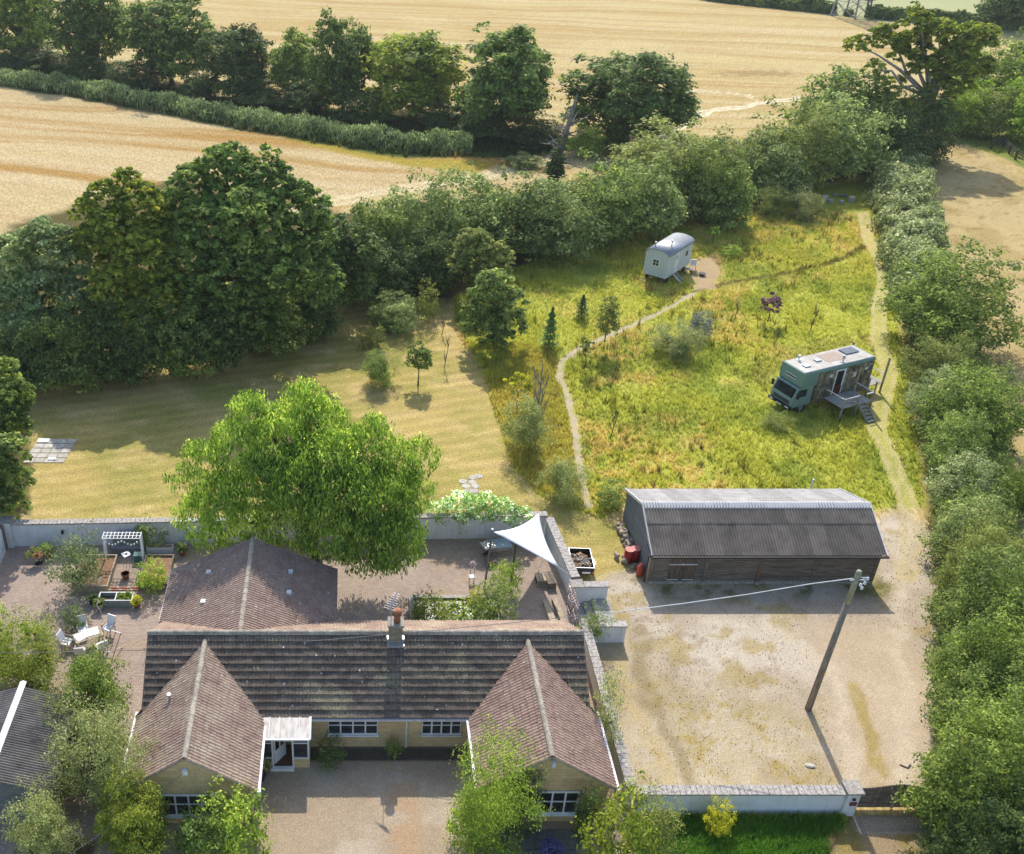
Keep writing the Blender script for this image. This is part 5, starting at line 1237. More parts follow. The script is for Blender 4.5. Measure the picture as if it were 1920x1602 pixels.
# bramble hedge down the right of the meadow
bp_ = [G(*q) for q in ((1668, 305), (1682, 360), (1698, 420), (1708, 470), (1722, 520), (1745, 585))]
hedge_strip('bramble_hedge', 'broad silvery bramble hedge running between the meadow path and the paddock', bp_, (6.4, 6.0), (3.0, 2.8), 38000, .2, F_BRAMBLE)
ed = [G(*q) for q in ((1752, 600), (1775, 700), (1800, 800), (1815, 900), (1822, 1000), (1832, 1120), (1845, 1250), (1848, 1400), (1850, 1500))]
hedge_strip('boundary_hedge', 'continuous bramble and thorn understorey along the right side of the yard', ed, (4.6, 4.8), (2.4, 2.6), 52000, .11, F_BUSH)
near = [proto_tree('field_maple', 6, 5.6, -.2, 24000, .085, 18, 60 + i, F_TREEX, 1.2, .12, clump=.072, per=26, gap=.16, rough=.85, low=.38, rag=.22) for i in range(3)]
NR = [
 (1778, 650, 490, 1668, 1898, F_TREEX, 'spreading oak-like tree in the right hedge beside the mown path', 1),
 (1762, 730, 628, 1705, 1828, F_OLIVE, 'rounded thorn with fine pale leaves below the spreading hedge tree', 0),
 (1750, 800, 700, 1700, 1815, F_BRAMBLE, 'pale bramble bush in the right hedge opposite the lorry', 2),
 (1828, 850, 695, 1745, 1915, F_TREEX, 'dark leafy tree in the right hedge leaning over the paddock', 0),
 (1800, 960, 870, 1745, 1868, F_BRAMBLE, 'silvery bramble mound in the right hedge level with the barn roof', 1),
 (1905, 970, 870, 1878, 1950, F_TREEX, 'sunlit hedge tree at the right frame edge above the barn', 2),
 (1800, 1060, 955, 1738, 1880, F_SALLOW, 'grey-green bush in the right hedge beside the barn end', 2),
 (1868, 1120, 985, 1790, 1945, F_OLIVE, 'olive-green hedge tree at the right frame edge beside the barn', 0),
 (1830, 1210, 1070, 1765, 1925, F_BUSH, 'leafy hedge tree right of the utility pole top', 1),
 (1850, 1330, 1170, 1770, 1950, F_TREEX, 'tall hedge tree overlooking the gravel track', 2),
 (1822, 1400, 1275, 1752, 1910, F_BUSH, 'pale-fronted bush in the hedge halfway along the gravel track', 0),
 (1870, 1480, 1330, 1790, 1990, F_TREEX, 'dense hedge tree at the right frame edge near the gates', 1),
 (1800, 1560, 1385, 1700, 1900, F_TREEX, 'tree with golden tips overhanging the wooden entrance gates', 2),
 (1780, 900, 790, 1735, 1850, F_BUSH, 'bushy hedge clump level with the lorry steps and the paddock'),
 (1800, 1140, 1010, 1755, 1870, F_OLIVE, 'yellowish hedge clump beside the bare yard corner'),
 (1900, 1260, 1100, 1830, 1990, F_TREEX, 'leafy hedge crown at the right frame edge behind the pole'),
 (1800, 1290, 1190, 1762, 1860, F_SALLOW, 'pale bramble-like hedge clump beside the middle of the gravel track'),
 (1900, 1400, 1240, 1840, 1990, F_BUSH, 'green hedge crown at the right frame edge above the gates'),
 (1830, 1500, 1390, 1770, 1900, F_OLIVE, 'sunlit hedge clump above the overhanging golden-tipped tree'),
 (1880, 1640, 1480, 1800, 1990, F_DARK, 'dark hedge tree in the bottom right corner', 0),
 (1795, 1640, 1540, 1735, 1860, F_DARK, 'dark shrub at the bottom edge right of the entrance drive', 1),
]
for i, row in enumerate(NR):
    px, py, top, x0, x1, m, lab = row[:7]; k = row[7] if len(row) > 7 else i % 3
    p, h, wd = fit(px, py, top, x0, x1); plant(near[k], p, h, wd * (.94 if x1 < 1900 else 1.02), lab, 'hedge tree', 'trees and bushes of the right-hand hedge', mat=m, name='hedge_tree')
# ---- garden willow
wl = big('huge bright green weeping willow spilling over the patio wall behind the bungalow', 590, 1050,
    [(470, 775, 44, 1), (570, 755, 46, 2), (600, 790, 51, 1), (520, 820, 55, 0), (440, 820, 42, 0), (385, 860, 42, -.5), (340, 895, 30, -1), (620, 850, 57, -1), (560, 890, 65, -1.5), (690, 830, 48, 0), (745, 860, 46, 0), (790, 850, 35, .5), (640, 920, 69, -2.2), (720, 930, 65, -1.5), (770, 920, 42, -1), (480, 900, 57, -1), (410, 930, 51, -1), (360, 960, 37, -1.2), (690, 1000, 66, -2.6), (740, 1010, 55, -2.4), (620, 990, 55, -2.2), (540, 970, 55, -1.5), (450, 985, 46, -1), (390, 1000, 35, -1), (700, 800, 28, 1)],
    105000, .12, F_WILLOW, 4.5, .5, clump=.3, per=46, droop=1.4, gap=.03, name='weeping_willow', nt_=12, zmin=1.2, cut=.6)
# ---- garden shrubs and small trees
sh = [proto_tree('shrub', 2.4, 2.0, -.05, 3600, .055, 9, 80 + i, F_ROSE, 0, 0, clump=.1, per=18, gap=.1, rough=.75, low=.38, rag=.2) for i in range(3)]
loose = [proto_tree('loose_shrub', 2.6, 2.4, .1, 4200, .05, 14, 90 + i, F_MIXED, .5, .04, clump=.1, per=12, gap=.25, rough=.9, low=.42, rag=.3) for i in range(2)]
SH = [  # proto, foot x, foot y, top, left, right, leaf, name, label
 (sh[0], 735, 612, 552, 682, 786, F_SALLOW, 'shrub', 'large round grey-green shrub at the top of the lawn'),
 (sh[1], 800, 602, 530, 778, 822, F_OLIVE, 'shrub', 'narrow conical shrub right of the large round lawn shrub'),
 (sh[2], 700, 652, 612, 676, 722, F_OLIVE, 'shrub', 'small lime-tipped shrub alone on the dry lawn'),
 (loose[0], 712, 722, 650, 675, 752, F_BUSH, 'shrub', 'loose thicket of young stems on the dry lawn left of the standard tree'),
 (sh[0], 1312, 632, 585, 1288, 1337, F_SILVER, 'silver_shrub', 'round silver-blue shrub standing alone in the meadow'),
 (loose[1], 1265, 665, 615, 1230, 1330, F_MIXED, 'shrub', 'low wild shrub in dry grass beside the silver shrub'),
 (loose[0], 990, 850, 725, 945, 1040, F_MIXED, 'shrub', 'overgrown mixed shrub beside the mown lawn edge with bare stems above it'),
 (loose[1], 1060, 935, 850, 1000, 1090, F_MIXED, 'shrub', 'rough green shrub where the gravel path nears the patio'),
 (sh[1], 1150, 950, 905, 1110, 1172, F_BUSH, 'shrub', 'low green bush against the back corner of the barn'),
 (loose[1], 150, 1105, 1010, 100, 205, F_GREY, 'buddleia_bush', 'arching grey-green bush growing in the left raised bed on the patio'),
 (sh[2], 139, 1180, 1132, 117, 162, F_GREY, 'shrub', 'round grey lavender-like shrub behind the white dining table'),
 (sh[1], 284, 1105, 1055, 254, 314, F_LIME, 'fennel_plant', 'bright feathery green herb filling the right raised bed'),
 (sh[0], 278, 1018, 976, 243, 313, F_BUSH, 'wall_climber', 'variegated climber over the back patio wall behind the pergola'),
 (sh[2], 948, 1110, 1050, 920, 978, F_LIME, 'shrub', 'leafy fig-like shrub around the post of the shade sail'),
 (loose[0], 925, 1165, 1100, 880, 972, F_BUSH, 'shrub', 'spreading herb shrub at the right end of the pond bed'),
 (sh[0], 800, 1170, 1112, 770, 835, F_OAKY, 'shrub', 'yellow-green shrub at the left end of the pond bed'),
 (sh[1], 892, 1140, 1108, 875, 912, F_YELLOW, 'golden_shrub', 'small golden shrub in the middle of the pond bed'),
 (sh[2], 738, 1416, 1385, 722, 752, F_BUSH, 'shrub', 'small clipped shrub under the wall between the two front windows'),
 (loose[1], 615, 1432, 1392, 588, 645, F_DARK, 'shrub', 'dark straggly shrub beside the porch'),
 (loose[0], 925, 1600, 1415, 838, 1000, F_LIME, 'shrub', 'large bright shrub in front of the right gable, left of its window'),
 (sh[1], 875, 1585, 1500, 838, 925, F_LIME, 'shrub', 'low lime-green skirt of the large shrub at the gravel edge'),
 (sh[0], 975, 1560, 1440, 945, 1022, F_DARK, 'wall_climber', 'dark climber on the right gable wall above its window'),
 (sh[2], 1155, 1640, 1478, 1096, 1222, F_OAKY, 'shrub', 'dense sunlit shrub at the corner of the right gable and the front wall'),
 (loose[1], 1230, 1600, 1505, 1185, 1272, F_OLIVE, 'shrub', 'twiggy pale shrub against the left end of the white front wall'),
 (sh[0], 1098, 1570, 1478, 1078, 1135, F_DARK, 'climbing_hedge', 'dark ivy column at the right corner of the right gable'),
 (loose[0], 1132, 1400, 1270, 1105, 1165, F_MIXED, 'shrub', 'tall flowering shrub squeezed between the bungalow and its side wall'),
 (sh[1], 1345, 1560, 1505, 1315, 1370, F_YELLOW, 'golden_sapling', 'small golden-leaved sapling in front of the long white wall'),
 (sh[2], 440, 1600, 1485, 385, 510, F_LIME, 'shrub', 'glossy sunlit shrub at the corner of the left gable'),
 (sh[0], 375, 1610, 1530, 330, 440, F_OAK, 'shrub', 'deep green shrub under the left gable window'),
 (loose[0], 160, 1360, 1205, 100, 262, F_TREEX, 'shrub', 'tall leafy elder tree beside the outbuilding roof'),
 (loose[1], 165, 1475, 1345, 112, 262, F_MIXED, 'shrub', 'tangle of wild shrubs with dead stems between outbuilding and bungalow'),
 (loose[0], 225, 1520, 1375, 150, 290, F_MIXED, 'shrub', 'greyish blossom shrub leaning on the left gable roof edge'),
 (loose[1], 88, 1600, 1472, 25, 160, F_MIXED, 'shrub', 'flowering wild shrub in front of the outbuilding wall'),
 (sh[1], 240, 1600, 1470, 180, 330, F_OAKY, 'shrub', 'shaded shrub at the left corner of the left gable'),
 (loose[0], 45, 1290, 1190, -40, 125, F_OAKY, 'shrub', 'autumn-tinted shrub hanging over the outbuilding ridge'),
 (sh[2], 0, 1260, 1115, -40, 20, F_LIME, 'shrub', 'bright yellow-green shrub at the left frame edge by the patio'),
 (loose[1], 1110, 1200, 1140, 1085, 1140, F_BUSH, 'wall_climber', 'thin climber spilling over the lower step wall'),
 (loose[1], 1452, 800, 778, 1428, 1482, F_OLIVE, 'weeds', 'tall weeds growing round the front bumper of the lorry'),
 (sh[1], 1370, 480, 462, 1352, 1392, F_LIME, 'shrub', 'small low bright green bush right of the shepherd hut'),
 (loose[0], 1440, 400, 340, 1400, 1480, F_OLIVE, 'shrub', 'scrubby olive bush left of the log seat ring'),
 (loose[1], 1500, 410, 350, 1470, 1540, F_MIXED, 'shrub', 'dry brown-tipped scrub at the edge of the mown ring'),
 (loose[0], 1380, 415, 350, 1350, 1410, F_SALLOW, 'shrub', 'pale scrub bush at the dry top of the meadow'),
]
wild = [proto_tree('wild_shrub', 5, 4.4, -.1, 22000, .06, 22, 120 + i, F_MIXED, .8, .05, clump=.08, per=14, gap=.38, rough=1.05, low=.42, rag=.4) for i in range(2)]
for (pr, px, py, top, x0, x1, m, nm, lab) in SH:
    p, h, wd = fit(px, py, top, x0, x1)
    if wd > 3. and nm == 'shrub': pr = wild[px % 2] if (pr in loose or m in (F_LIME, F_MIXED)) else near[px % 3]; wd *= .88; h *= .93
    plant(pr, p, max(h, .4), wd * 1.05, lab, 'shrub' if nm not in ('wall_climber', 'weeds', 'fennel_plant') else {'wall_climber': 'climber', 'weeds': 'weeds', 'fennel_plant': 'herb'}[nm], None, mat=m, name=nm)
# white rose over the back wall
rs = thing('climbing_rose', 'large white-flowered climbing rose tumbling over the patio wall behind the shade sail', 'climber', (7.7, 49.7, 0))
obj('foliage', crown('foliage', [(-2.2, .3, 1.7, .9, .8, .75), (-1, .35, 2.0, 1., .9, .9), (.3, .2, 2.0, 1., .9, .9), (1.5, .0, 1.9, .9, .8, .8), (2.5, -.2, 1.55, .8, .6, .8), (2.9, -.35, 1.1, .7, .35, .7), (-.9, -.45, 1.1, .35, .2, .6)], 9000, .07, F_ROSE, clump=.24, per=22, gap=.05), None, rs)
obj('stems', trunk_mb(1.2, .06, [(-1.5, .2, 1.8), (1.5, 0, 1.8), (0, .2, 2)]), BARK, rs)
# small meadow and lawn trees
def small(name, label, px, py, top, x0, x1, mat, n=1500, size=.1, frac=.4, nl=6, clump=.42, gap=.1, tr=.06, bark=None, per=20):
    p, h, wd = fit(px, py, top, x0, x1)
    return make_tree(name, label, 'tree', p, auto_lobes(wd, wd * .9, h * frac, h, nl, int(px), .35, .5), n, size, mat, th=h * .45, tr=tr, bark=bark, clump=clump, gap=gap, per=per, nt_=4)
small('standard_tree', 'small round-headed standard tree on the dry lawn', 785, 722, 645, 757, 812, F_OAK, 2600, .085, .35, 7)
small('purple_plum', 'small purple-leaved plum tree in the meadow', 1441, 606, 553, 1420, 1466, F_PURPLE, 1300, .1, .35, 7, gap=.2)
small('young_birch', 'slender young birch beside the gravel path in the meadow', 1132, 656, 552, 1112, 1168, F_OLIVE, 3000, .08, .2, 8)
small('young_rowan', 'spindly young tree with a nest box where the gravel paths meet', 1098, 695, 632, 1082, 1112, F_OLIVE, 600, .09, .4, 5, gap=.3)
small('lime_sapling', 'pale lime-leaved young tree in the rough strip', 972, 772, 700, 940, 1000, F_YELLOW, 1100, .09, .4, 7, gap=.25)
small('meadow_sapling', 'bright sapling standing in the cut grass right of the hut', 1337, 455, 425, 1322, 1355, F_LIME, 600, .12, .4, 5, gap=.2)
def conifer(label, px, py, top, x0, x1, n, dens=1.):
    p, h, wd = fit(px, py, top, x0, x1); t = thing('young_conifer', label, 'tree', p, 0, 'young conifers in the meadow')
    z = RS.rand(n) ** .8 * h; a = RS.uniform(0, 6.28, n); tier = .75 + .35 * np.sin(z / h * 40); r = (wd / 2) * (1 - z / h) ** .8 * tier * RS.uniform(.4, 1.05, n)
    P = np.stack([np.cos(a) * r, np.sin(a) * r, z + .1 - .12 * r], 1); N = np.stack([np.cos(a) * .3, np.sin(a) * .3, np.ones(n)], 1) + RS.normal(size=(n, 3)) * .4
    obj('crown', leaf_mesh('crown', P, N, .09 * RS.uniform(.6, 1.3, n), .35 + .3 * r / (wd / 2) + RS.normal(0, .12, n), F_CONIFER), None, t)
    obj('trunk', MB().tube([(0, 0, 0), (0, 0, h * .97)], [.07, .012], 6), BARK, t)
conifer('taller dark conifer in the meadow beside the path, with a long shadow', 1030, 655, 578, 1008, 1055, 3200)
conifer('shorter blue-green conifer in the open meadow below the shepherd hut', 1090, 598, 555, 1072, 1112, 1300)
# bare and staked saplings
def bare(label, px, py, top, spread, nbr, name='bare_tree', r0=.07, lean=0.):
    p = G(px, py); h = hgt(p, top); t = thing(name, label, 'tree', p); mb = MB(); mb.tube([(0, 0, 0), (lean * .5, 0, h * .5), (lean, 0, h)], [r0, r0 * .7, r0 * .2], 6)
    for i in range(nbr):
        z = rnd.uniform(.1, .75) * h; a = rnd.uniform(0, 6.28); e_ = Vector((math.cos(a) * spread * rnd.uniform(.4, 1), math.sin(a) * spread * .7, min(h, z + h * rnd.uniform(.2, .5)))); b0 = Vector((lean * z / h, 0, z))
        m1 = b0.lerp(e_, .5) + Vector((0, 0, -.1 * h * .5)); mb.tube([b0, m1, e_], [r0 * .5, r0 * .35, .012], 4)
        for j in range(2): mb.tube([m1, m1 + Vector((rnd.uniform(-.3, .3), rnd.uniform(-.2, .2), rnd.uniform(.3, .8)))], [.02, .008], 3)
    obj('trunk', mb, BARK if name != 'bare_tree' else DEADW, t); return t
bare('leafless many-stemmed tree rising from the overgrown shrub by the path', 1002, 830, 682, 1.1, 22, r0=.09)
for (px, py, top, lab) in ((1374, 606, 562, 'thin leaning sapling in the meadow left of the purple plum'), (1450, 650, 618, 'thin dark sapling below the purple plum'), (1516, 628, 565, 'tall leaning sapling between the plum and the lorry roof'),
    (1144, 822, 768, 'thin sapling with a stake in the middle of the lower meadow'), (833, 690, 632, 'bare twig sapling on the dry lawn near the shrub'), (828, 628, 598, 'small wispy sapling at the head of the dry lawn')):
    bare(lab, px, py, top, .35, 6, 'sapling', .035, .35)
bare('pale leafless tangle of twigs in the middle of the wild shrubs by the outbuilding', 190, 1520, 1385, 1.5, 46, 'dead_shrub', .05)
bare('bleached leafless stems rising beside the outbuilding roof edge', 150, 1395, 1290, 1.1, 34, 'dead_shrub', .05)
# ================================================================ THE LORRY
lo = thing('horsebox_lorry', 'sea-green converted lorry with patchwork timber sides and a pale weathered roof in the meadow', 'lorry', (32.4, 65.43, 0), R(23))
LW = 1.12
body = obj('box_body', MB().box(1.5, 6.85, -LW, LW, .95, 3.2), PATCHM, lo)
for i in range(10):
    x = 1.55 + i * .585
    if 3.3 < x < 3.9: continue
    obj('batten', MB().box(x, x + .1, -LW - .03, -LW - .002, .7, 3.15), WOODG, body)
for i in range(9):
    x = 1.66 + i * .585
    if 2.8 < x < 4.1: continue
    obj('skirt_board', MB().box(x, x + .46, -LW - .01, -LW + .02, .62, .945), WOODG, body)
rf = MB(); rf.prism([(-LW - .03, 3.2), (LW + .03, 3.2), (LW + .03, 3.36), (LW - .06, 3.46), (-LW + .06, 3.46), (-LW - .03, 3.36)], .02, 6.92, 'x'); roof = obj('roof', rf, TEAL, lo)
for i in range(7): obj('roof_panel', MB().box(.12 + i * .96, .12 + i * .96 + .945, -LW + .09, LW - .09, 3.462, 3.48 + rnd.uniform(0, .006)), ROOFP, roof)
obj('roof_patch', MB().box(2.9, 4.7, -.45, .75, 3.488, 3.5), simple('brown_stain_sheet', (.42, .33, .27), (.34, .26, .21), .8, 4), roof)
for (x, y, a, b_, nm) in ((1.0, -.25, .26, .2, 0), (2.4, .1, .24, .18, 0), (5.7, .35, .62, .4, 1)):
    obj('roof_light', MB().box(x - a, x + a, y - b_, y + b_, 3.49, 3.57), (METAL, simple('solar_panel', (.12, .14, .17), (.08, .09, .11), .3, 6))[nm], roof)
for (x, y, h) in ((1.15, .7, .42), (3.95, -.8, .55)):
    obj('flue', MB().tube([(x, y, 3.48), (x, y, 3.48 + h * .6)], .05, 8).tube([(x, y, 3.48 + h * .6), (x, y, 3.48 + h)], .1, 10).box(x - .16, x + .16, y - .13, y + .13, 3.485, 3.52), PAINTW if h < .5 else METAL, roof)
lut = obj('luton', MB().prism([(0.0, 2.35), (.1, 2.2), (1.49, 2.2), (1.49, 3.195), (0.02, 3.195)], -LW, LW, 'y'), TEAL, lo)
obj('luton_window', MB().box(-.02, .0, -.45, .5, 2.72, 2.86), GLASS, lut); obj('window_trim', MB().box(-.03, -.005, -.5, .55, 2.66, 2.715).box(-.03, -.005, -.5, .55, 2.865, 2.92), PAINTW, lut)
cabp = [(-.42, .62), (-.45, 1.35), (-.12, 2.19), (1.35, 2.19), (1.35, .62)]
cab = obj('cab', MB().prism(cabp, -1.05, 1.05, 'y'), TEALL, lo)
d = Vector((.33, 0, .84)).normalized(); n_ = Vector((-d.z, 0, d.x))
ws = MB(); a = Vector((-.45, 0, 1.35)) + d * .06 + n_ * .012; b_ = a + d * .74
ws.add([(a.x, -.93, a.z), (a.x, .93, a.z), (b_.x, .93, b_.z), (b_.x, -.93, b_.z)], [(0, 1, 2, 3)]); ws.add([(a.x + .01, -.93, a.z), (a.x + .01, .93, a.z), (b_.x + .01, .93, b_.z), (b_.x + .01, -.93, b_.z)], [(3, 2, 1, 0)])
obj('windscreen', ws, GLASS, cab)
for s in (-1, 1): obj('side_window', MB().prism([(-.2, 1.42), (.0, 2.02), (.78, 2.02), (.78, 1.42)], s * 1.055, s * 1.065, 'y'), GLASS, cab); obj('door_seam', MB().box(.86, .89, min(s * 1.052, s * 1.062), max(s * 1.052, s * 1.062), .7, 2.1), TEAL, cab)
obj('grille', MB().box(-.475, -.455, -.78, .78, .84, 1.12), BLACK, cab)
for i in range(4): obj('grille_bar', MB().box(-.49, -.477, -.76, .76, .86 + i * .065, .885 + i * .065), simple('grille_grey', (.14, .15, .16), (.1, .1, .11), .6, 4), cab)
obj('bumper', MB().box(-.58, -.4, -1.1, 1.1, .5, .74), BLACK, lo)
for s in (-1, 1):
    obj('headlight', MB().box(-.595, -.582, s * .78 - .16, s * .78 + .16, .57, .69), PAINTW, lo)
    obj('mirror', MB().box(-.3, -.2, s * 1.28 - .09, s * 1.28 + .09, 1.5, 1.95).bar((-.2, s * 1.06, 1.85), (-.25, s * 1.2, 1.85), .03, .03), BLACK, lo)
    obj('wiper', MB().bar((-.44, s * .3 - .2, 1.42), (-.28, s * .3 + .35, 1.62), .02, .02), BLACK, cab)
obj('number_plate', MB().box(-.61, -.596, -.26, .26, .52, .63), PAINTW, lo)
for x in (.55, 4.9):
    for s in (-1, 1):
        wh = obj('wheel', MB().tube([(x, s * .78, .46), (x, s * 1.04, .46)], .46, 18), RUBBER, lo); obj('rim', MB().tube([(x, s * 1.042, .46), (x, s * 1.06, .46)], .23, 12), METAL, wh)
obj('chassis', MB().box(-.3, 6.7, -.45, .45, .55, .85).box(1.4, 6.8, -1.0, 1.0, .86, .945), BLACK, lo)
dro = obj('door_frame', MB().box(3.22, 3.3, -LW - .06, -LW - .005, 1.05, 3.0).box(3.98, 4.12, -LW - .08, -LW - .005, 1.05, 3.0).box(3.22, 4.12, -LW - .06, -LW - .006, 3.0, 3.1), PAINTW, lo)
obj('door_opening', MB().box(3.3, 3.98, -LW - .03, -LW - .004, 1.75, 2.98), simple('dark_interior', (.03, .022, .02), (.02, .015, .012), .9, 3), dro)
obj('stable_door', MB().box(3.3, 3.97, -LW - .1, -LW - .04, 1.05, 1.74), simple('oxblood_paint', (.16, .03, .02), (.1, .02, .015), .6, 3), dro)
for (x0, x1, z0, z1) in ((2.6, 2.9, 2.6, 2.85), (5.05, 5.3, 2.15, 2.55), (6.1, 6.4, 2.55, 2.75)):
    wf = obj('side_light', MB().box(x0, x1, -LW - .04, -LW - .003, z0, z1), PAINTW, lo); obj('pane', MB().box(x0 + .04, x1 - .04, -LW - .046, -LW - .041, z0 + .04, z1 - .04), LILY, wf)
# decks with rails and steps
GW = simple('silvered_timber', (.42, .4, .37), (.27, .255, .235), .9, 5, (1, 1, 1))
dk = thing('timber_deck', 'raised silvered timber deck with rails and steps at the side door of the lorry', 'deck', (32.4, 65.43, 0), R(23))
for i in range(9): obj('deck_board', MB().box(2.5 + i * .33, 2.5 + i * .33 + .315, -3.0, -1.2, .95, .99), GW, dk)
for (x, y, h) in ((2.55, -2.95, 1.75), (4.0, -2.95, 1.75), (5.42, -2.95, 2.6), (5.42, -1.3, 3.1), (4.6, -1.9, 1.9)): obj('post', MB().box(x - .05, x + .05, y - .05, y + .05, 0, h), GW if h < 2 else WOODL, dk)
for (a, b_) in (((2.55, -2.95, 1.7), (4.0, -2.95, 1.7)), ((2.55, -2.95, 1.7), (2.55, -1.3, 1.7)), ((5.42, -2.95, 1.7), (5.42, -1.3, 1.7)), ((4.7, -2.95, 1.7), (5.42, -2.95, 1.7)), ((2.55, -2.95, 1.3), (4.0, -2.95, 1.3)), ((4.0, -2.95, 1.0), (2.6, -2.95, 1.65))): obj('rail', MB().bar(a, b_, .05, .07), PAINTW if a[2] == 1.7 else GW, dk)
for s in (0, 1): obj('stringer', MB().bar((4.1 + s * .62, -2.98, .95), (4.1 + s * .62, -4.2, .02), .05, .2), GW, dk)
for i in range(5): t = (i + .5) / 5; obj('tread', MB().box(4.13, 4.69, -3.05 - t * 1.15 - .12, -3.05 - t * 1.15 + .1, .9 - t * .88, .93 - t * .88), GW, dk)
r2 = thing('timber_deck', 'small silvered deck with tall posts behind the rear end of the lorry', 'deck', (32.4, 65.43, 0), R(23))
for i in range(5): obj('deck_board', MB().box(7.0 + i * .33, 7.0 + i * .33 + .315, -1.1, .75, .9, .94), GW, r2)
for (x, y, h) in ((7.1, -1.05, 1.6), (8.6, -1.05, 3.0), (8.6, .7, 1.7), (7.1, 1.2, 3.6)): obj('post', MB().box(x - .06, x + .06, y - .06, y + .06, 0, h), WOODL if h > 2 else GW, r2)
for (a, b_) in (((7.1, .7, 1.6), (8.6, .7, 1.6)), ((8.6, -1.05, 1.6), (8.6, .7, 1.6))): obj('rail', MB().bar(a, b_, .05, .07), PAINTW, r2)
for x in (7.7, 8.2): obj('baluster', MB().box(x - .03, x + .03, .67, .73, .94, 1.57), PAINTW, r2)
# ================================================================ SHEPHERD HUT
hu = thing('shepherd_hut', 'pale blue-grey shepherd hut with curved metal roof, white door and steps', 'hut', (28.6, 88.95, 0), R(49))
HWd, HL = 1.15, 5.2; zb, ze_ = .75, 2.95
hb = obj('hut_wall', MB().prism([(-HWd, zb), (HWd, zb), (HWd, ze_)] + [(HWd * math.cos(t), ze_ + .42 * math.sin(t)) for t in [math.pi * k / 10 for k in range(1, 10)]] + [(-HWd, ze_)], 0, HL, 'x'), HUTM, hu)
mb = MB(); N_ = 14
for k in range(N_ + 1):
    t = math.pi * (-.04 + 1.08 * k / N_); y = (HWd + .08) * math.cos(t); z = ze_ + .05 + .46 * math.sin(t)
    mb.v += [(-.15, y, z), (HL + .15, y, z), (-.15, y, z - .04), (HL + .15, y, z - .04)]
for k in range(N_):
    a = 4 * k; b_ = a + 4; mb.f += [[a, a + 1, b_ + 1, b_], [a + 2, b_ + 2, b_ + 3, a + 3], [a, b_, b_ + 2, a + 2], [a + 1, a + 3, b_ + 3, b_ + 1]]; mb.m += [0] * 4
smooth(obj('curved_roof', mb, HUTR, hu))
wf = obj('window', MB().box(-.05, -.004, -.36, .36, 1.75, 2.5), PAINTW, hu)
for i in (0, 1):
    for j in (0, 1): obj('pane', MB().box(-.06, -.052, -.27 + i * .29, -.02 + i * .29, 1.84 + j * .3, 2.1 + j * .3), GLASS, wf)
dw = obj('door', MB().box(1.5, 2.25, -HWd - .045, -HWd - .004, .8, 2.85), PAINTW, hu); obj('pane', MB().box(1.7, 1.85, -HWd - .055, -HWd - .047, 2.2, 2.6), GLASS, dw)
wf = obj('window', MB().box(3.7, 4.3, -HWd - .045, -HWd - .004, 1.8, 2.5), PAINTW, hu); obj('pane', MB().box(3.77, 3.98, -HWd - .055, -HWd - .047, 1.88, 2.42).box(4.02, 4.23, -HWd - .055, -HWd - .047, 1.88, 2.42), GLASS, wf)
for (x, y, h) in ((.5, .55, .4), (1.6, -.55, .5)): obj('flue', MB().tube([(x, y, 3.2), (x, y, 3.35 + h)], .05, 8).tube([(x, y, 3.35 + h), (x, y, 3.5 + h)], .1, 8), METAL, hu)
for x in (.7, 4.4):
    for y in (-.95, .95): obj('wheel', MB().tube([(x, y - .05, .36), (x, y + .05, .36)], .36, 14), BLACK, hu)
obj('chassis', MB().box(.1, HL - .1, -.9, .9, .6, .74), BLACK, hu); obj('drawbar', MB().bar((.1, .5, .6), (-.9, .9, .3), .06, .06), BLACK, hu)
for s in (0, 1): obj('stringer', MB().bar((1.55 + s * .6, -1.2, .78), (1.55 + s * .6, -2.2, .05), .04, .12), PAINTW if s == 0 else METAL, hu)
for i in range(4): obj('tread', MB().box(1.57, 2.13, -1.42 - i * .22, -1.25 - i * .22, .62 - i * .17, .65 - i * .17), METAL, hu)
def chair(name, label, p, rz, mat_f, mat_s, group=None, s=1.):
    c = thing(name, label, 'chair', p, rz, group); c.scale = (s, s, s)
    obj('seat', MB().box(-.24, .24, -.24, .24, .42, .48), mat_s, c); obj('backrest', MB().bar((0, .22, .5), (0, .36, .98), .46, .05, up=(0, 1, 0)), mat_s, c)
    for a in (-1, 1):
        for b_ in (-1, 1): obj('leg', MB().bar((a * .21, b_ * .2, 0), (a * .21, b_ * .2, .42 if b_ < 0 else .44), .035, .035), mat_f, c)
        obj('armrest', MB().bar((a * .25, -.2, .65), (a * .25, .26, .66), .05, .03).bar((a * .25, -.2, .48), (a * .25, -.2, .65), .03, .03), mat_f, c)
    return c
p = G(1298, 506); chair('garden_chair', 'pale wooden chair with a white cushion on the bare ground beside the shepherd hut', p, R(160), WOODL, WHITE, s=1.25)
t_ = thing('side_table', 'low dark garden table beside the hut steps', 'table', G(1288, 512)); obj('tabletop', MB().box(-.4, .4, -.3, .3, .4, .44), METAL, t_)
for a in (-1, 1):
    for b_ in (-1, 1): obj('leg', MB().box(a * .34 - .03, a * .34 + .03, b_ * .24 - .03, b_ * .24 + .03, 0, .4), BLACK, t_)
fp = thing('fire_bowl', 'small black fire bowl on the bare patch right of the shepherd hut', 'fire bowl', G(1316, 517)); obj('bowl', MB().lathe([(.12, 0), (.34, .18), (.36, .26), (.3, .24), (.1, .1)], n=12), BLACK, fp); obj('stand', MB().tube([(-.5, .2, .0), (-.1, 0, .1)], .03, 5), WOODL, fp)
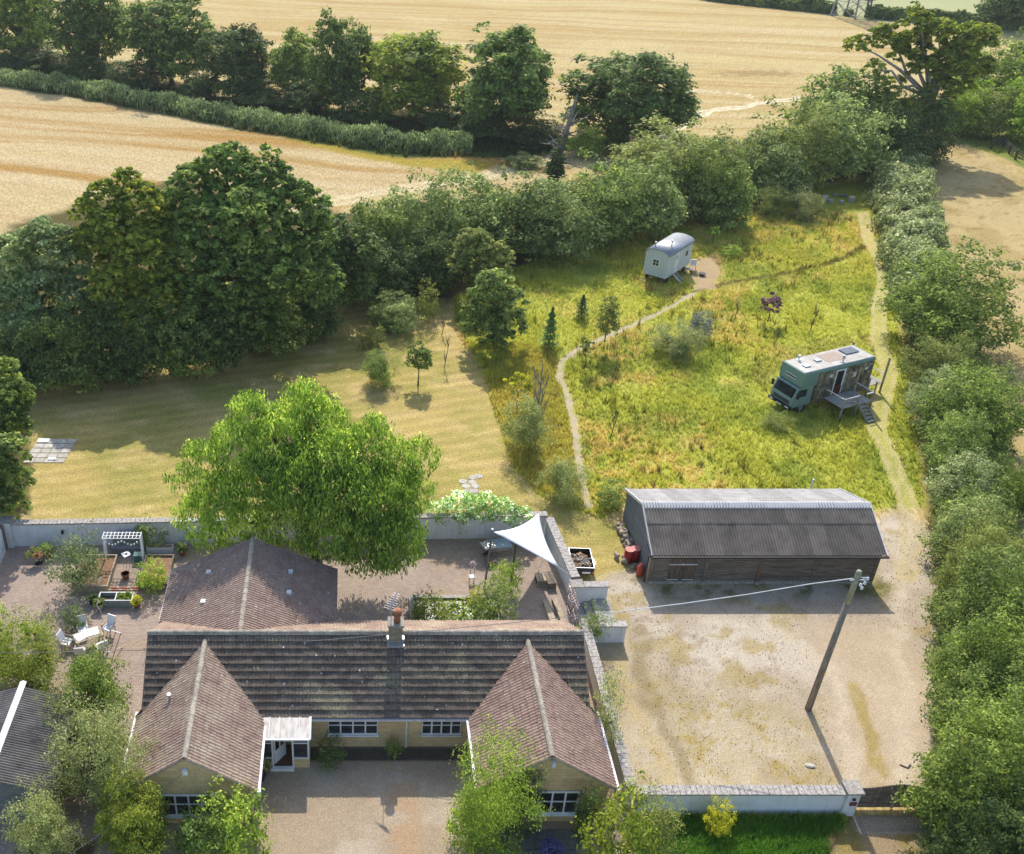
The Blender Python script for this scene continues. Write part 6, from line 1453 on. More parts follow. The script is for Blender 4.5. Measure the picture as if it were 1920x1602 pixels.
# ================================================================ POLE AND CABLES
P0 = G(1515, 1330); up_ = thing('utility_pole', 'tall wooden utility pole standing in the gravel yard, leaning slightly, with a lime top', 'utility pole', P0)
HP = 8.85; lean = Vector((.25, .0, HP))
smooth(obj('pole', MB().tube([(0, 0, -.2), lean * .5, lean * .78], [.165, .145, .13], 12), POSTW, up_)); smooth(obj('pole_top', MB().tube([lean * .781, lean * .99, lean], [.13, .12, .11], 12), simple('lichened_pole', (.36, .38, .29), (.22, .23, .17), .95, 6, bmp=.01), up_))
obj('bracket', MB().bar(lean + Vector((-.25, -.1, -.45)), lean + Vector((.45, -.1, -.45)), .05, .05).bar(lean + Vector((0, -.1, -.3)), lean + Vector((.35, -.1, -.3)), .03, .03), METAL, up_)
for (x, z) in ((.28, -.4), (.36, -.6), (.2, -.72), (.42, -.35), (.3, -.9)): obj('insulator', MB().lathe([(.02, z - .1), (.07, z - .06), (.04, z), (.07, z + .04), (.02, z + .09)], (lean.x + x, -.12, lean.z), 8), PAINTW, up_)
obj('id_plate', MB().box(.05, .14, -.2, -.185, 2.6, 2.78), simple('yellow_plate', (.5, .4, .03), (.4, .3, .03), .5, 4), up_)
obj('step_iron', MB().bar(lean + Vector((-.3, 0, -.55)), lean + Vector((-.1, 0, -.55)), .04, .04), METAL, up_)
ctop = P0 + lean + Vector((-.25, -.1, -.35))
cpts = [ctop] + [onY(px, py, 35.75) for (px, py) in ((1520, 1095), (1400, 1115), (1280, 1132), (1143, 1149), (1000, 1164), (870, 1177), (740, 1189), (600, 1201), (440, 1212), (280, 1219), (100, 1223), (-60, 1225), (-500, 1222))]
def cable(name, label, pts, r, mat):
    c = thing(name, label, 'cable', pts[0]); b0 = pts[0]
    obj('wire', MB().tube([Vector(p) - Vector(b0) for p in pts], r, 5), mat, c); return c
cable('overhead_cable', 'white insulated overhead cable running from the utility pole towards the bungalow', cpts[:5], .024, PAINTW)
cable('overhead_cable', 'thin dark overhead cable crossing the whole roof and the left patio', cpts[4:], .015, simple('grey_wire', (.2, .2, .2), (.14, .14, .14), .6, 3))
a = onY(344, 1450, WL['y0'] - .1); b_ = onY(120, 1610, 25.5)
cable('overhead_cable', 'thin wire running down from the left gable to the bottom left corner', [a, a.lerp(b_, .5) + Vector((0, 0, -.12)), b_], .012, MATS['grey_wire'])
# ================================================================ LOG TRAILER
tr_ = thing('log_trailer', 'small open dark trailer loaded with split logs beside the patio wall', 'trailer', (13.42, 46.35, 0), R(-3))
tw, tl = .62, .9
for (x0, x1, y0, y1) in ((-tw, -tw + .03, -tl, tl), (tw - .03, tw, -tl, tl), (-tw + .031, tw - .031, -tl, -tl + .03), (-tw + .031, tw - .031, tl - .03, tl)): obj('side_panel', MB().box(x0, x1, y0, y1, .5, .98), BLACK, tr_)
obj('top_rim', MB().box(-tw - .02, -tw + .015, -tl - .02, tl + .02, .981, 1.005).box(tw - .015, tw + .02, -tl - .02, tl + .02, .981, 1.005).box(-tw + .016, tw - .016, -tl - .02, -tl + .015, .981, 1.005).box(-tw + .016, tw - .016, tl - .015, tl + .02, .981, 1.005), METAL, tr_)
obj('floor', MB().box(-tw + .035, tw - .035, -tl + .035, tl - .035, .5, .53), WOODD, tr_)
for s in (-1, 1):
    wh = obj('wheel', MB().tube([(s * (tw + .06), .1, .3), (s * (tw + .2), .1, .3)], .3, 14), RUBBER, tr_); obj('mudguard', MB().box(s * (tw + .13) - .1, s * (tw + .13) + .1, -.22, .42, .62, .66), PAINTW, tr_)
obj('number_plate', MB().box(-.05, .42, -tl - .03, -tl - .021, .58, .7), PAINTW, tr_); obj('light', MB().box(-tw + .1, -tw + .24, -tl - .03, -tl - .021, .56, .84), WOODL, tr_); obj('light', MB().box(tw - .12, tw - .02, -tl - .03, -tl - .021, .56, .72), TERRA, tr_)
LOGM = [simple('split_log_pale', (.52, .42, .3), (.3, .24, .18), .9, 8, local=True), simple('split_log_grey', (.34, .3, .27), (.2, .17, .15), .9, 8, local=True), simple('split_log_orange', (.48, .27, .12), (.3, .18, .1), .9, 8, local=True)]
lm = [MB().prism([(0, 0), (.1, 0), (.08, .07), (.02, .08)], -.16, .16, 'y').mesh('log', m) for m in LOGM]
LC = ('pale split log on the heap in the trailer', 'grey split log on the heap in the trailer', 'orange-brown split log on the heap in the trailer')
for i in range(64):
    k = rnd.choice((0, 0, 1, 1, 2)); o = bpy.data.objects.new('log', lm[k]); COL.objects.link(o)
    u, v = rnd.uniform(-.47, .45), rnd.uniform(-.7, .62); lay = i // 22; o.location = (13.42 + u, 46.35 + v, .56 + lay * .11 + .22 * (1 - abs(u) * 1.3) * (1 - abs(v)) + rnd.uniform(0, .05)); o.rotation_euler = (rnd.uniform(-.3, .3), rnd.uniform(-.4, .4), rnd.uniform(0, 6.28)); tag(o, LC[k], 'log', 'split logs in the trailer')
# ================================================================ SHADE SAIL AND PATIO
c1, c2, c3 = Vector((7.85, 44.7, 4.15)), Vector((11.2, 48.9, 2.35)), Vector((11.65, 44.3, 1.95))
N_ = 12; vs = []; ix = {}
for i in range(N_ + 1):
    for j in range(N_ + 1 - i):
        a, b_ = i / N_, j / N_; c = 1 - a - b_; p = c1 * a + c2 * b_ + c3 * c; cen = (c1 + c2 + c3) / 3
        pull = 4 * (a * b_ + b_ * c + a * c) - 9 * a * b_ * c; edge = max(4 * a * b_ * (c < .001) , 4 * b_ * c * (a < .001), 4 * a * c * (b_ < .001))
        s_ = (a * b_ * math.exp(-c * 5) + b_ * c * math.exp(-a * 5) + a * c * math.exp(-b_ * 5)) * .62
        p = p.lerp(cen, s_); p.z -= .22 * pull * .6; ix[(i, j)] = len(vs); vs.append(p)
fs = []
for i in range(N_):
    for j in range(N_ - i):
        fs.append((ix[(i, j)], ix[(i + 1, j)], ix[(i, j + 1)]))
        if i + j < N_ - 1: fs.append((ix[(i + 1, j)], ix[(i + 1, j + 1)], ix[(i, j + 1)]))
sail = thing('shade_sail', 'white triangular shade sail stretched over the patio corner', 'shade sail', (10.2, 46, 0)); sm_ = MB().add(vs, fs)
so_ = smooth(obj('sail_cloth', sm_, WHITE, sail, world=True)); so_.modifiers.new('thickness', 'SOLIDIFY').thickness = .008
obj('guy_rope', MB().bar(c2, (11.75, 49.6, 1.75), .015, .015).bar(c3, (12.3, 44.2, 1.5), .015, .015), PAINTW, sail, world=True)
pp = thing('sail_post', 'tall leaning timber post holding the left corner of the shade sail', 'post', (7.62, 44.68, 0)); obj('post', MB().tube([(0, 0, 0), (.15, 0, 4.3)], [.07, .055], 8), POSTW, pp); obj('cap', MB().tube([(.15, 0, 4.301), (.15, 0, 4.38)], .06, 8), PAINTW, pp)
pp = thing('sail_post', 'shorter dark post rising from the leafy shrub in front of the shade sail', 'post', (9.2, 45.1, 0)); obj('post', MB().tube([(0, 0, 0), (.05, 0, 3.0)], [.06, .05], 8), WOODD, pp)
def pallet_seat(label, p, rz, w_, d_, cush=None, h=.4):
    t = thing('pallet_seat', label, 'bench', p, rz, 'pallet seats under the sail')
    for i in range(3): obj('slat', MB().box(-w_ / 2, w_ / 2, -d_ / 2, -d_ / 2 + .025, .04 + i * .13, .12 + i * .13), WOODL, t)
    obj('frame', MB().box(-w_ / 2 + .03, w_ / 2 - .03, -d_ / 2 + .03, d_ / 2, .03, h - .02), WOODD, t)
    for i in range(5): obj('top_slat', MB().box(-w_ / 2 + i * w_ / 5 + .01, -w_ / 2 + (i + 1) * w_ / 5 - .02, -d_ / 2, d_ / 2, h, h + .025), WOODL, t)
    if cush:
        c = obj('cushion', MB().box(-w_ / 2 + .05, w_ / 2 - .05, -d_ / 2 + .05, d_ / 2 - .03, h + .03, h + .16), cush, None); c.location = p; c.rotation_euler = (0, 0, rz); tag(c, 'pale blue seat pad on the pallet seat near the climbing rose', 'cushion')
    return t
pallet_seat('pallet daybed with a pale blue pad between the rose and the shade sail', Vector((8.9, 48.3, 0)), R(8), 1.5, .95, simple('pale_blue_fabric', (.42, .5, .54), (.34, .41, .45), .9, 3))
pallet_seat('bare slatted pallet seat under the right edge of the shade sail', Vector((11.15, 45.35, 0)), R(5), 1.0, .7)
t_ = thing('patio_table', 'small square grey table at the foot of the tall sail post', 'table', G(914, 1040), R(20)); obj('tabletop', MB().box(-.38, .38, -.38, .38, .7, .73), METAL, t_); obj('pedestal', MB().tube([(0, 0, 0), (0, 0, .7)], .05, 8).box(-.2, .2, -.2, .2, 0, .03), BLACK, t_)
fp = thing('fire_pit', 'round rusty brazier beside the small grey table', 'fire pit', G(919, 1056)); obj('bowl', MB().lathe([(.2, .1), (.38, .3), (.4, .36), (.34, .34), (.1, .18)], n=14), simple('rusty_iron', (.13, .1, .085), (.08, .06, .05), .8, 6), fp)
for k in range(3): obj('leg', MB().bar((.28 * math.cos(k * 2.1), .28 * math.sin(k * 2.1), 0), (.2 * math.cos(k * 2.1), .2 * math.sin(k * 2.1), .22), .03, .03), BLACK, fp)
bt = thing('bird_table', 'slender bird feeder stand with a pink-topped tray in the middle of the patio', 'bird feeder', G(884, 1092))
for a in (-1, 1):
    for b_ in (-1, 1): obj('leg', MB().bar((a * .14, b_ * .12, 0), (a * .09, b_ * .08, 1.35), .022, .022), METAL, bt)
obj('tray', MB().box(-.17, .17, -.15, .15, .42, .46), PAINTW, bt); obj('roof', MB().lathe([(.2, 1.36), (.12, 1.48), (.02, 1.56)], n=8), simple('pink_paint', (.6, .42, .42), (.5, .35, .35), .7, 4), bt)
tb = thing('timber_bench', 'low weathered bench against the side wall below the shade sail', 'bench', G(1030, 1094), R(98))
for i in range(4): obj('slat', MB().box(-.55, .55, -.26 + i * .135, -.14 + i * .135, .4, .44), WOODG, tb)
for a in (-.45, .45): obj('leg', MB().box(a - .05, a + .05, -.24, .24, 0, .4), WOODG, tb)
for i, (a, b_, lab) in enumerate((((1022, 1131), (1036, 1170), 'wide pale timber sleeper bed edge lying on the patio near the steps'), ((1038, 1128), (1056, 1172), 'narrow pale timber sleeper nearest the side gate'))):
    A = G(*a); B = G(*b_); t = thing('timber_sleeper', lab, 'timber', A, math.atan2(B.y - A.y, B.x - A.x)); L = (B - A).length
    obj('sleeper', MB().box(0, L, -.17 + i * .04, .17 - i * .04, 0, .26), WOODL, t)
wb = thing('white_bench', 'white plank bench outside the patio side wall above the trailer', 'bench', (12.75, 47.5, 0), R(-86)); obj('seat', MB().box(-.8, .8, -.16, .16, .42, .48), PAINTW, wb)
for a in (-.65, .65): obj('leg', MB().box(a - .04, a + .04, -.13, .13, 0, .42), WOODG, wb)
ig = thing('iron_gate', 'ornate wrought iron gate standing open with pink climbing roses by the steps', 'gate', (12.1, 43.3, 0), R(-88))
for i in range(11): obj('bar', MB().tube([(i * .2, 0, .05), (i * .2, 0, 1.55 + .3 * math.sin(math.pi * i / 10))], .014, 5), BLACK, ig)
obj('frame', MB().bar((0, 0, .1), (2, 0, .1), .03, .03).bar((0, 0, 1.5), (2, 0, 1.5), .03, .03).bar((0, 0, .8), (2, 0, .8), .03, .03), METAL, ig)
P_ = np.stack([RS.uniform(.1, 1.9, 500), RS.normal(0, .07, 500), RS.uniform(.5, 1.85, 500)], 1); obj('rose_bloom', leaf_mesh('rose_bloom', P_, RS.normal(size=(500, 3)), .045 * RS.uniform(.7, 1.3, 500), RS.rand(500), foliage('pink_bloom', (.12, .13, .06), (.4, .28, .26), (.7, .55, .55))), None, ig, 'stuff')
# pond bed
pb_ = thing('pond_bed', 'raised stone pond bed with dark water and white water lilies behind the bungalow roof', 'pond', (5.8, 42.2, 0))
def pq(n, mb, m): return obj(n, mb, m, pb_, world=True)
pq('stone_edge', MB().box(3.2, 8.45, 43.5, 43.75, 0, .42).box(3.2, 8.45, 40.6, 40.85, 0, .42).box(3.2, 3.45, 40.851, 43.499, 0, .42), STONE); pq('timber_edge', MB().box(8.2, 8.45, 40.851, 43.499, 0, .45), WOODL)
pq('water', MB().box(3.451, 8.199, 40.852, 43.498, .02, .3), WATER)
P_ = np.stack([RS.uniform(5.9, 8.1, 420), RS.uniform(41.0, 43.2, 420), RS.uniform(.33, .5, 420)], 1); pq_ = obj('lily_flower', leaf_mesh('lily_flower', P_, np.array([0, 0, 1.]) + RS.normal(size=(420, 3)) * .35, .085 * RS.uniform(.6, 1.3, 420), RS.rand(420), LILY, asp=.8), None, pb_, 'stuff'); pq_.location = -pb_.location
P_ = np.stack([RS.uniform(4.6, 8.1, 900), RS.uniform(41.0, 43.3, 900), RS.uniform(.31, .6, 900)], 1); pq_ = obj('lily_pad', leaf_mesh('lily_pad', P_, np.array([0, 0, .8]) + RS.normal(size=(900, 3)) * .5, .09 * RS.uniform(.6, 1.3, 900), RS.rand(900), F_LIME, asp=.8), None, pb_, 'stuff'); pq_.location = -pb_.location
P_ = np.stack([RS.uniform(4.7, 5.9, 160), RS.uniform(41.2, 42.5, 160), RS.uniform(.33, .45, 160)], 1); pq_ = obj('pink_bloom', leaf_mesh('pink_bloom', P_, np.array([0, 0, 1.]) + RS.normal(size=(160, 3)) * .4, .09 * RS.uniform(.6, 1.3, 160), RS.rand(160), simple('pink_petal', (.75, .68, .74), (.6, .5, .58), .8, 6)), None, pb_, 'stuff'); pq_.location = -pb_.location
# ---- pots
def pot(label, px, py, r, h, mat, plant_mat=None, ph=.4, name='plant_pot', n=420):
    p = G(px, py); t = thing(name, label, 'plant pot', p, 0, 'pots on the patio')
    smooth(obj('pot', MB().lathe([(r * .68, 0), (r * .95, h * .85), (r * 1.06, h * .86), (r * 1.06, h), (r * .86, h), (r * .8, h * .8), (.01, h * .78)], n=14), mat, t))
    if plant_mat: obj('foliage', crown('foliage', [(0, 0, h + ph * .5, r * 1.5, r * 1.4, ph * .6)], n, .05, plant_mat, clump=.4, per=20), None, t)
    return t
pot('large terracotta pot with a leafy green plant near the back wall', 90, 1045, .3, .42, TERRA, F_LIME, .5)
pot('empty terracotta pot standing between the two raised beds', 236, 1084, .25, .36, TERRA)
pot('dark blue glazed pot in front of the left raised bed', 174, 1131, .25, .34, BLUEG, F_GREY, .12)
pot('white bucket planter at the left end of the cold frame', 188, 1143, .2, .36, PAINTW, F_OLIVE, .3)
pot('brown pot with a yellow-green plant at the right end of the cold frame', 257, 1139, .2, .3, TERRA, F_YELLOW, .4)
pot('left of two blue pots with bright foliage near the left patio edge', 52, 1192, .22, .3, BLUEG, F_LIME, .5)
pot('right of two blue pots with bright foliage near the left patio edge', 71, 1195, .2, .28, BLUEG, F_LIME, .35)
pot('small terracotta pot in the shade under the willow by the wall', 342, 1040, .22, .3, TERRA, F_BUSH, .5)
pot('dark pot of red and white flowers beside the left gable corner', 490, 1462, .2, .3, BLUEG, F_PURPLE, .2)
pot('pot with a green plant to the left of the porch step', 497, 1447, .22, .3, BLACK, F_OLIVE, .5)
hy = pot('round blue and violet flowering pot on the flagstones below the right gable', 1033, 1604, .3, .3, STONE, simple('violet_petal', (.15, .15, .34), (.05, .05, .16), .8, 12), .4, n=900)
pt_ = thing('potting_table', 'small round pedestal table with a trailing plant near the back wall', 'table', G(73, 1056)); obj('tabletop', MB().lathe([(.36, .62), (.38, .66), (.01, .67)], n=14), TERRA, pt_); obj('pedestal', MB().tube([(0, 0, 0), (0, 0, .62)], .045, 8).lathe([(.25, 0), (.2, .04), (.02, .06)], n=10), BLACK, pt_)
tp = thing('trailing_plant', 'trailing yellow-green plant on the pedestal table', 'plant', tuple(G(73, 1056) + Vector((-.15, 0, .67)))); obj('foliage', crown('foliage', [(0, 0, .15, .35, .3, .25), (-.4, -.1, -.1, .3, .2, .25)], 500, .05, F_OLIVE, clump=.4, per=20, zmin=-.5), None, tp)
# ---- raised beds and cold frame
def bed(label, x0, x1, y0, y1, h, mat, soil=True):
    t = thing('raised_bed', label, 'raised bed', ((x0 + x1) / 2, (y0 + y1) / 2, 0)); w_, d_ = (x1 - x0) / 2, (y1 - y0) / 2
    for q in ((-w_, w_, -d_, -d_ + .08), (-w_, w_, d_ - .08, d_), (-w_, -w_ + .08, -d_ + .081, d_ - .081), (w_ - .08, w_, -d_ + .081, d_ - .081)): obj('side_board', MB().box(*q, 0, h), mat, t)
    obj('soil', MB().box(-w_ + .081, w_ - .081, -d_ + .081, d_ - .081, 0, h * .72), SOIL, t); return t
bed('left raised bed with pale timber edging, bare soil and a netted hoop', -16.1, -14.0, 44.5, 47.4, .42, WOODL)
bed('right raised bed with weathered timber edging filled by the feathery herb', -12.3, -10.6, 44.7, 47.4, .42, WOODG)
hp_ = thing('cloche', 'clear netted hoop cloche at the front of the left raised bed', 'cloche', (-15.1, 44.85, .3)); mb = MB()
for i in range(5): mb.tube([(-.7 + i * .35, .32 * math.cos(t), .42 * math.sin(t)) for t in [math.pi * k / 8 for k in range(9)]], .012, 4)
for k in range(1, 8): mb.bar((-.7, .32 * math.cos(math.pi * k / 8), .42 * math.sin(math.pi * k / 8)), (.7, .32 * math.cos(math.pi * k / 8), .42 * math.sin(math.pi * k / 8)), .012, .012)
obj('hoop_net', mb, PAINTW, hp_)
cf = thing('cold_frame', 'grey-green painted cold frame box with glazed lids in front of the raised beds', 'cold frame', (-13.3, 43.5, 0)); gp_ = simple('grey_green_paint', (.25, .3, .28), (.2, .24, .22), .7, 4)
for q in ((-.95, .95, -.35, -.3), (-.95, .95, .3, .35), (-.95, -.9, -.299, .299), (.9, .95, -.299, .299)): obj('side_board', MB().box(*q, 0, .5), gp_, cf)
obj('soil', MB().box(-.899, .899, -.299, .299, 0, .3), WOODD, cf); obj('lid_frame', MB().box(-.97, .97, -.37, -.31, .5, .54).box(-.97, .97, .31, .37, .5, .54).box(-.97, -.91, -.309, .309, .5, .54).box(.91, .97, -.309, .309, .5, .54).box(-.03, .03, -.309, .309, .5, .54), PAINTW, cf)
tm = thing('tomato_plant', 'small green plants growing in the right half of the cold frame', 'plant', (-12.9, 43.5, .3)); obj('foliage', crown('foliage', [(-.1, 0, .2, .22, .2, .25), (.3, 0, .22, .22, .2, .25)], 500, .06, F_LIME, clump=.4, per=20, zmin=-.1), None, tm)
# edging bricks between the beds
be_ = thing('brick_edging', 'low row of loose bricks between the two raised beds', 'brick edging', (-13.15, 44.75, 0))
for i in range(9):
    for j in range(2):
        o = obj('brick', MB().box(-.1, .1, -.05, .05, 0, .07), TERRA if (i + j) % 3 else STONE, be_); o.location = (-.8 + i * .21, -.12 + j * .2, 0); o.rotation_euler = (0, 0, rnd.uniform(-.3, .3))
# pergola of white trellis with festoon bulbs
pe = thing('trellis_arch', 'white trellis arch with a criss-cross top standing before the back wall', 'arch', (-13.5, 47.3, 0))
xa, xb, ya, yb, zt_ = -1.15, 1.05, -.25, .3, 1.85
for y in (ya, (ya + yb) / 2, yb): obj('roof_bar', MB().box(xa, xb, y - .02, y + .02, zt_ + .001, zt_ + .04), PAINTW, pe)
for i in range(11): x = xa + (xb - xa) * i / 10; obj('roof_slat', MB().box(x - .02, x + .02, ya - .05, yb + .05, zt_ + .041, zt_ + .07), PAINTW, pe)
for x in (xa, xb):
    for y in (ya, yb): obj('post', MB().box(x - .025, x + .025, y - .025, y + .025, 0, zt_), PAINTW, pe)
for k in range(9):
    for x in (xa, xb): obj('lattice', MB().bar((x, ya, .1 + k * .19), (x, yb, .28 + k * .19), .025, .025).bar((x, yb, .1 + k * .19), (x, ya, .28 + k * .19), .025, .025), PAINTW, pe)
fe = thing('festoon_lights', 'string of round white festoon bulbs hanging under the trellis arch', 'string lights', (-13.5, 47.02, 0)); mb = MB(); cp_ = []
for i in range(13): u = i / 12; cp_.append(Vector((xa + (xb - xa) * u, 0, 1.72 - .26 * math.sin(2 * math.pi * u) ** 2)))
obj('wire', MB().tube(cp_, .008, 4), BLACK, fe)
for i in range(1, 12): 
    o = smooth(obj('bulb', MB().lathe([(.01, -.1), (.05, -.08), (.065, -.04), (.05, 0), (.01, .02)], n=8), LILY, fe)); o.location = cp_[i]
bn = thing('bird_table', 'tall bird table with a pale square roof standing in front of the trellis arch', 'bird table', (-13.2, 46.4, 0)); obj('roof', MB().box(-.22, .22, -.22, .22, 1.2, 1.24), PAINTW, bn); obj('roof_boss', MB().box(-.06, .06, -.06, .06, 1.241, 1.27), BLACK, bn)
bn.rotation_euler = (0, 0, R(40))
for a in (-1, 1):
    for b_ in (-1, 1): obj('leg', MB().bar((a * .2, b_ * .2, 0), (a * .12, b_ * .12, 1.2), .02, .02), METAL, bn)
gb = thing('arched_bench', 'grey covered bench with an arched back against the white wall behind the trellis', 'bench', (-13.5, 48.3, 0)); gm = simple('grey_cover', (.2, .21, .225), (.15, .16, .17), .85, 3)
obj('backrest', MB().prism([(-.95, .0), (.95, 0), (.95, 1.05), (.5, 1.12), (.25, 1.3), (-.05, 1.35), (-.35, 1.28), (-.6, 1.12), (-.95, 1.05)], .1, .2, 'y'), gm, gb); obj('seat', MB().box(-.95, .95, -.45, .099, 0, .5), gm, gb)
tq = thing('storage_box', 'teal storage box in shadow under the trellis arch', 'box', (-12.75, 47.35, 0)); obj('lid', MB().box(-.27, .27, -.22, .22, .45, .5), simple('teal_plastic', (.05, .18, .18), (.04, .13, .13), .5, 4), tq); obj('body', MB().box(-.24, .24, -.19, .19, 0, .449), MATS['teal_plastic'], tq)
tg = thing('wall_trough', 'long white stone trough on the ground under the wall climber', 'planter', (-11.6, 48.2, 0)); obj('trough', MB().box(-.8, .8, -.2, .2, 0, .4), PAINTW, tg); obj('soil', MB().box(-.74, .74, -.14, .14, .401, .42), SOIL, tg)
sc = thing('wall_lantern', 'small black lantern fixed to the white back wall at the left', 'lantern', (-17.5, 48.75, 1.1)); obj('lantern', MB().box(-.06, .06, -.16, -.02, -.12, .1).box(-.02, .02, -.03, .12, .02, .06), BLACK, sc)
# dining set
dt_ = thing('dining_table', 'slatted wooden garden table with white papers on the left patio', 'table', (-14.1, 40.2, 0), R(28))
for i in range(7): obj('slat', MB().box(-.75, .75, -.4 + i * .115, -.4 + i * .115 + .1, .7, .73), WOODL, dt_)
for a in (-.65, .65):
    for b_ in (-.32, .32): obj('leg', MB().box(a - .03, a + .03, b_ - .03, b_ + .03, 0, .7), WOODL, dt_)
for i, (x, y, rz, lab) in enumerate(((-.35, .05, .2, 'white cloth spread over the left half of the dining table'), (.25, .1, -.1, 'pale folded blanket lying on the middle of the dining table'))):
    o = obj('table_cloth', MB().box(-.33, .33, -.3, .3, .732, .742 + .01 * i), WHITE); M_ = Matrix.Translation((-14.1, 40.2, 0)) @ Matrix.Rotation(R(28), 4, 'Z') @ Matrix.Translation((x, y, .0)); o.matrix_world = M_ @ Matrix.Rotation(rz, 4, 'Z'); tag(o, lab, 'cloth')
for (x, y, a, lab) in ((-15.2, 39.9, 75, 'white cushioned chair at the left end of the dining table'), (-14.6, 40.95, 20, 'white cushioned chair behind the dining table'), (-13.2, 41.0, -25, 'white cushioned chair at the far right corner of the dining table'), (-14.3, 39.2, 185, 'white cushioned chair at the near side of the dining table'), (-13.3, 39.6, 215, 'chair with a slung white seat right of the dining table')):
    chair('garden_chair', lab, (x, y, 0), R(a), WOODL, WHITE, 'chairs around the patio dining table', 1.1)
dc = thing('deck_chair', 'folding wooden deck chair frame at the right of the dining set', 'chair', (-12.75, 39.6, 0), R(-20)); mb = MB()
for s in (-.3, .3): mb.bar((s, -.6, .02), (s, .55, 1.0), .04, .04).bar((s, .5, .02), (s, -.5, .55), .04, .04)
obj('frame', mb, WOODL, dc); obj('crossbar', MB().bar((-.3, .55, 1.0), (.3, .55, 1.0), .04, .04).bar((-.3, -.5, .55), (.3, -.5, .55), .04, .04), PAINTW, dc)
bf = thing('plant_support', 'bent white metal plant support behind the dining chairs', 'plant support', (-13.7, 41.7, 0)); obj('rod', MB().tube([(0, 0, 0), (0, 0, 1.0), (-.2, .1, 1.4), (-.1, .3, 1.5)], .02, 5), PAINTW, bf)
# ================================================================ BESIDE THE BARN
for (px, py, m, lab, k) in ((1177, 1052, RED, 'left red oil drum against the barn gable', 1), (1189, 1050, RED, 'right red oil drum touching the barn gable', 1)):
    t = thing('oil_drum', lab, 'oil drum', G(px, py), 0, 'red drums by the barn'); smooth(obj('drum', MB().lathe([(.27, 0), (.27, .28), (.285, .3), (.27, .32), (.27, .58), (.285, .6), (.27, .62), (.27, .86)], n=16), m, t)); obj('lid', MB().lathe([(.28, .86), (.28, .89), (.01, .88)], n=16), simple('drum_top', (.6, .25, .22), (.4, .1, .09), .5, 9) if 'drum_top' not in MATS else MATS['drum_top'], t)
t = thing('gas_bottle', 'orange-red gas bottle leaning at the front corner of the barn', 'gas bottle', G(1199, 1078)); smooth(obj('bottle', MB().lathe([(.2, 0), (.22, .1), (.22, .55), (.16, .68), (.05, .72)], n=12), simple('orange_paint', (.55, .09, .04), (.42, .06, .03), .4, 5), t)); obj('collar', MB().lathe([(.1, .72), (.1, .84)], n=10), simple('collar_red', (.5, .12, .08), (.4, .1, .07), .5, 4), t)
lp = [(1157, 986), (1160, 991), (1163, 997), (1167, 999), (1166, 1006), (1171, 1006), (1170, 1013), (1175, 1013), (1174, 1020), (1179, 1019), (1178, 1027), (1182, 1031), (1160, 1047), (1166, 1052), (1171, 1056), (1191, 1066)]
lg = MB().tube([(-.2, 0, .1), (.2, 0, .1)], .1, 8).mesh('log', LOGM[1]); lg2 = MB().tube([(-.16, 0, .12), (.16, 0, .12)], .13, 8).mesh('log', LOGM[0])
for i, (px, py) in enumerate(lp):
    for j in range(2):
        o = bpy.data.objects.new('log', (lg, lg2)[(i + j) % 2]); COL.objects.link(o); p = G(px, py); o.location = p + Vector((rnd.uniform(-.15, .15), rnd.uniform(-.15, .15), .12 * j)); o.rotation_euler = (0, 0, rnd.uniform(0, 6.28)); tag(o, 'sawn log in the loose pile along the barn gable end', 'log', 'logs along the barn gable')
wp = thing('white_post', 'thin white post standing behind the far corner of the barn', 'post', G(1518, 925)); obj('post', MB().box(-.05, .05, -.05, .05, 0, 1.1), PAINTW, wp)
vb = thing('metal_bracket', 'small V-shaped rusty iron on the gravel by the gates', 'bracket', G(1702, 1441)); obj('bracket', MB().bar((-.28, .2, .02), (0, 0, .02), .07, .03).bar((0, 0, .02), (.22, .2, .02), .07, .031), simple('rust_iron', (.09, .07, .07), (.05, .04, .04), .8, 5), vb)
def rock(label, px, py, r):
    t = MB().lathe([(r * .8, 0), (r, r * .3), (r * .7, r * .6), (r * .1, r * .7)], n=7); o = obj('rock', t, simple('white_rock', (.6, .57, .52), (.4, .37, .33), .9, 8) if 'white_rock' not in MATS else MATS['white_rock']); o.location = G(px, py); o.scale = (1.4, .8, .8); o.rotation_euler = (0, 0, rnd.random() * 3); tag(o, label, 'rock')
rock('pale rock lying in the dry grass above the front wall', 1519, 1437, .18)
rock('small pale stone on the gravel track', 1735, 1345, .09)
# log seats round the mown ring
for (px, py, k, lab) in ((1546, 376, 1, 'large log stump seat at the left of the mown ring'), (1557, 380, 0, 'small stump seat at the front left of the mown ring'), (1577, 382, 0, 'small stump seat at the front of the mown ring'), (1596, 378, 1, 'tall stump seat at the right of the mown ring')):
    t = thing('tree_stump', lab, 'tree stump', G(px, py), 0, 'log seats of the fire ring'); obj('stump', MB().lathe([(.3 + .08 * k, 0), (.28 + .08 * k, .35 + .2 * k)], n=10), STONE, t); obj('cut_face', MB().lathe([(.28 + .08 * k, .352 + .2 * k), (.01, .37 + .2 * k)], n=10), simple('cut_wood', (.55, .47, .38), (.42, .35, .28), .9, 6) if 'cut_wood' not in MATS else MATS['cut_wood'], t)
for (a, b_, lab) in (((1560, 368), (1570, 369), 'short log lying at the back left of the mown ring'), ((1574, 369), (1588, 370), 'long bleached log lying at the back right of the mown ring')):
    A = G(*a); B = G(*b_); t = thing('fallen_log', lab, 'log', A); obj('log', MB().tube([(0, 0, .15), B - A + Vector((0, 0, .15))], .15, 8), DEADW, t)
bs = thing('garden_bench', 'low weathered bench half hidden in scrub at the top of the meadow', 'bench', G(1497, 408)); obj('seat', MB().box(-.8, .8, -.2, .2, .4, .46), GW, bs)
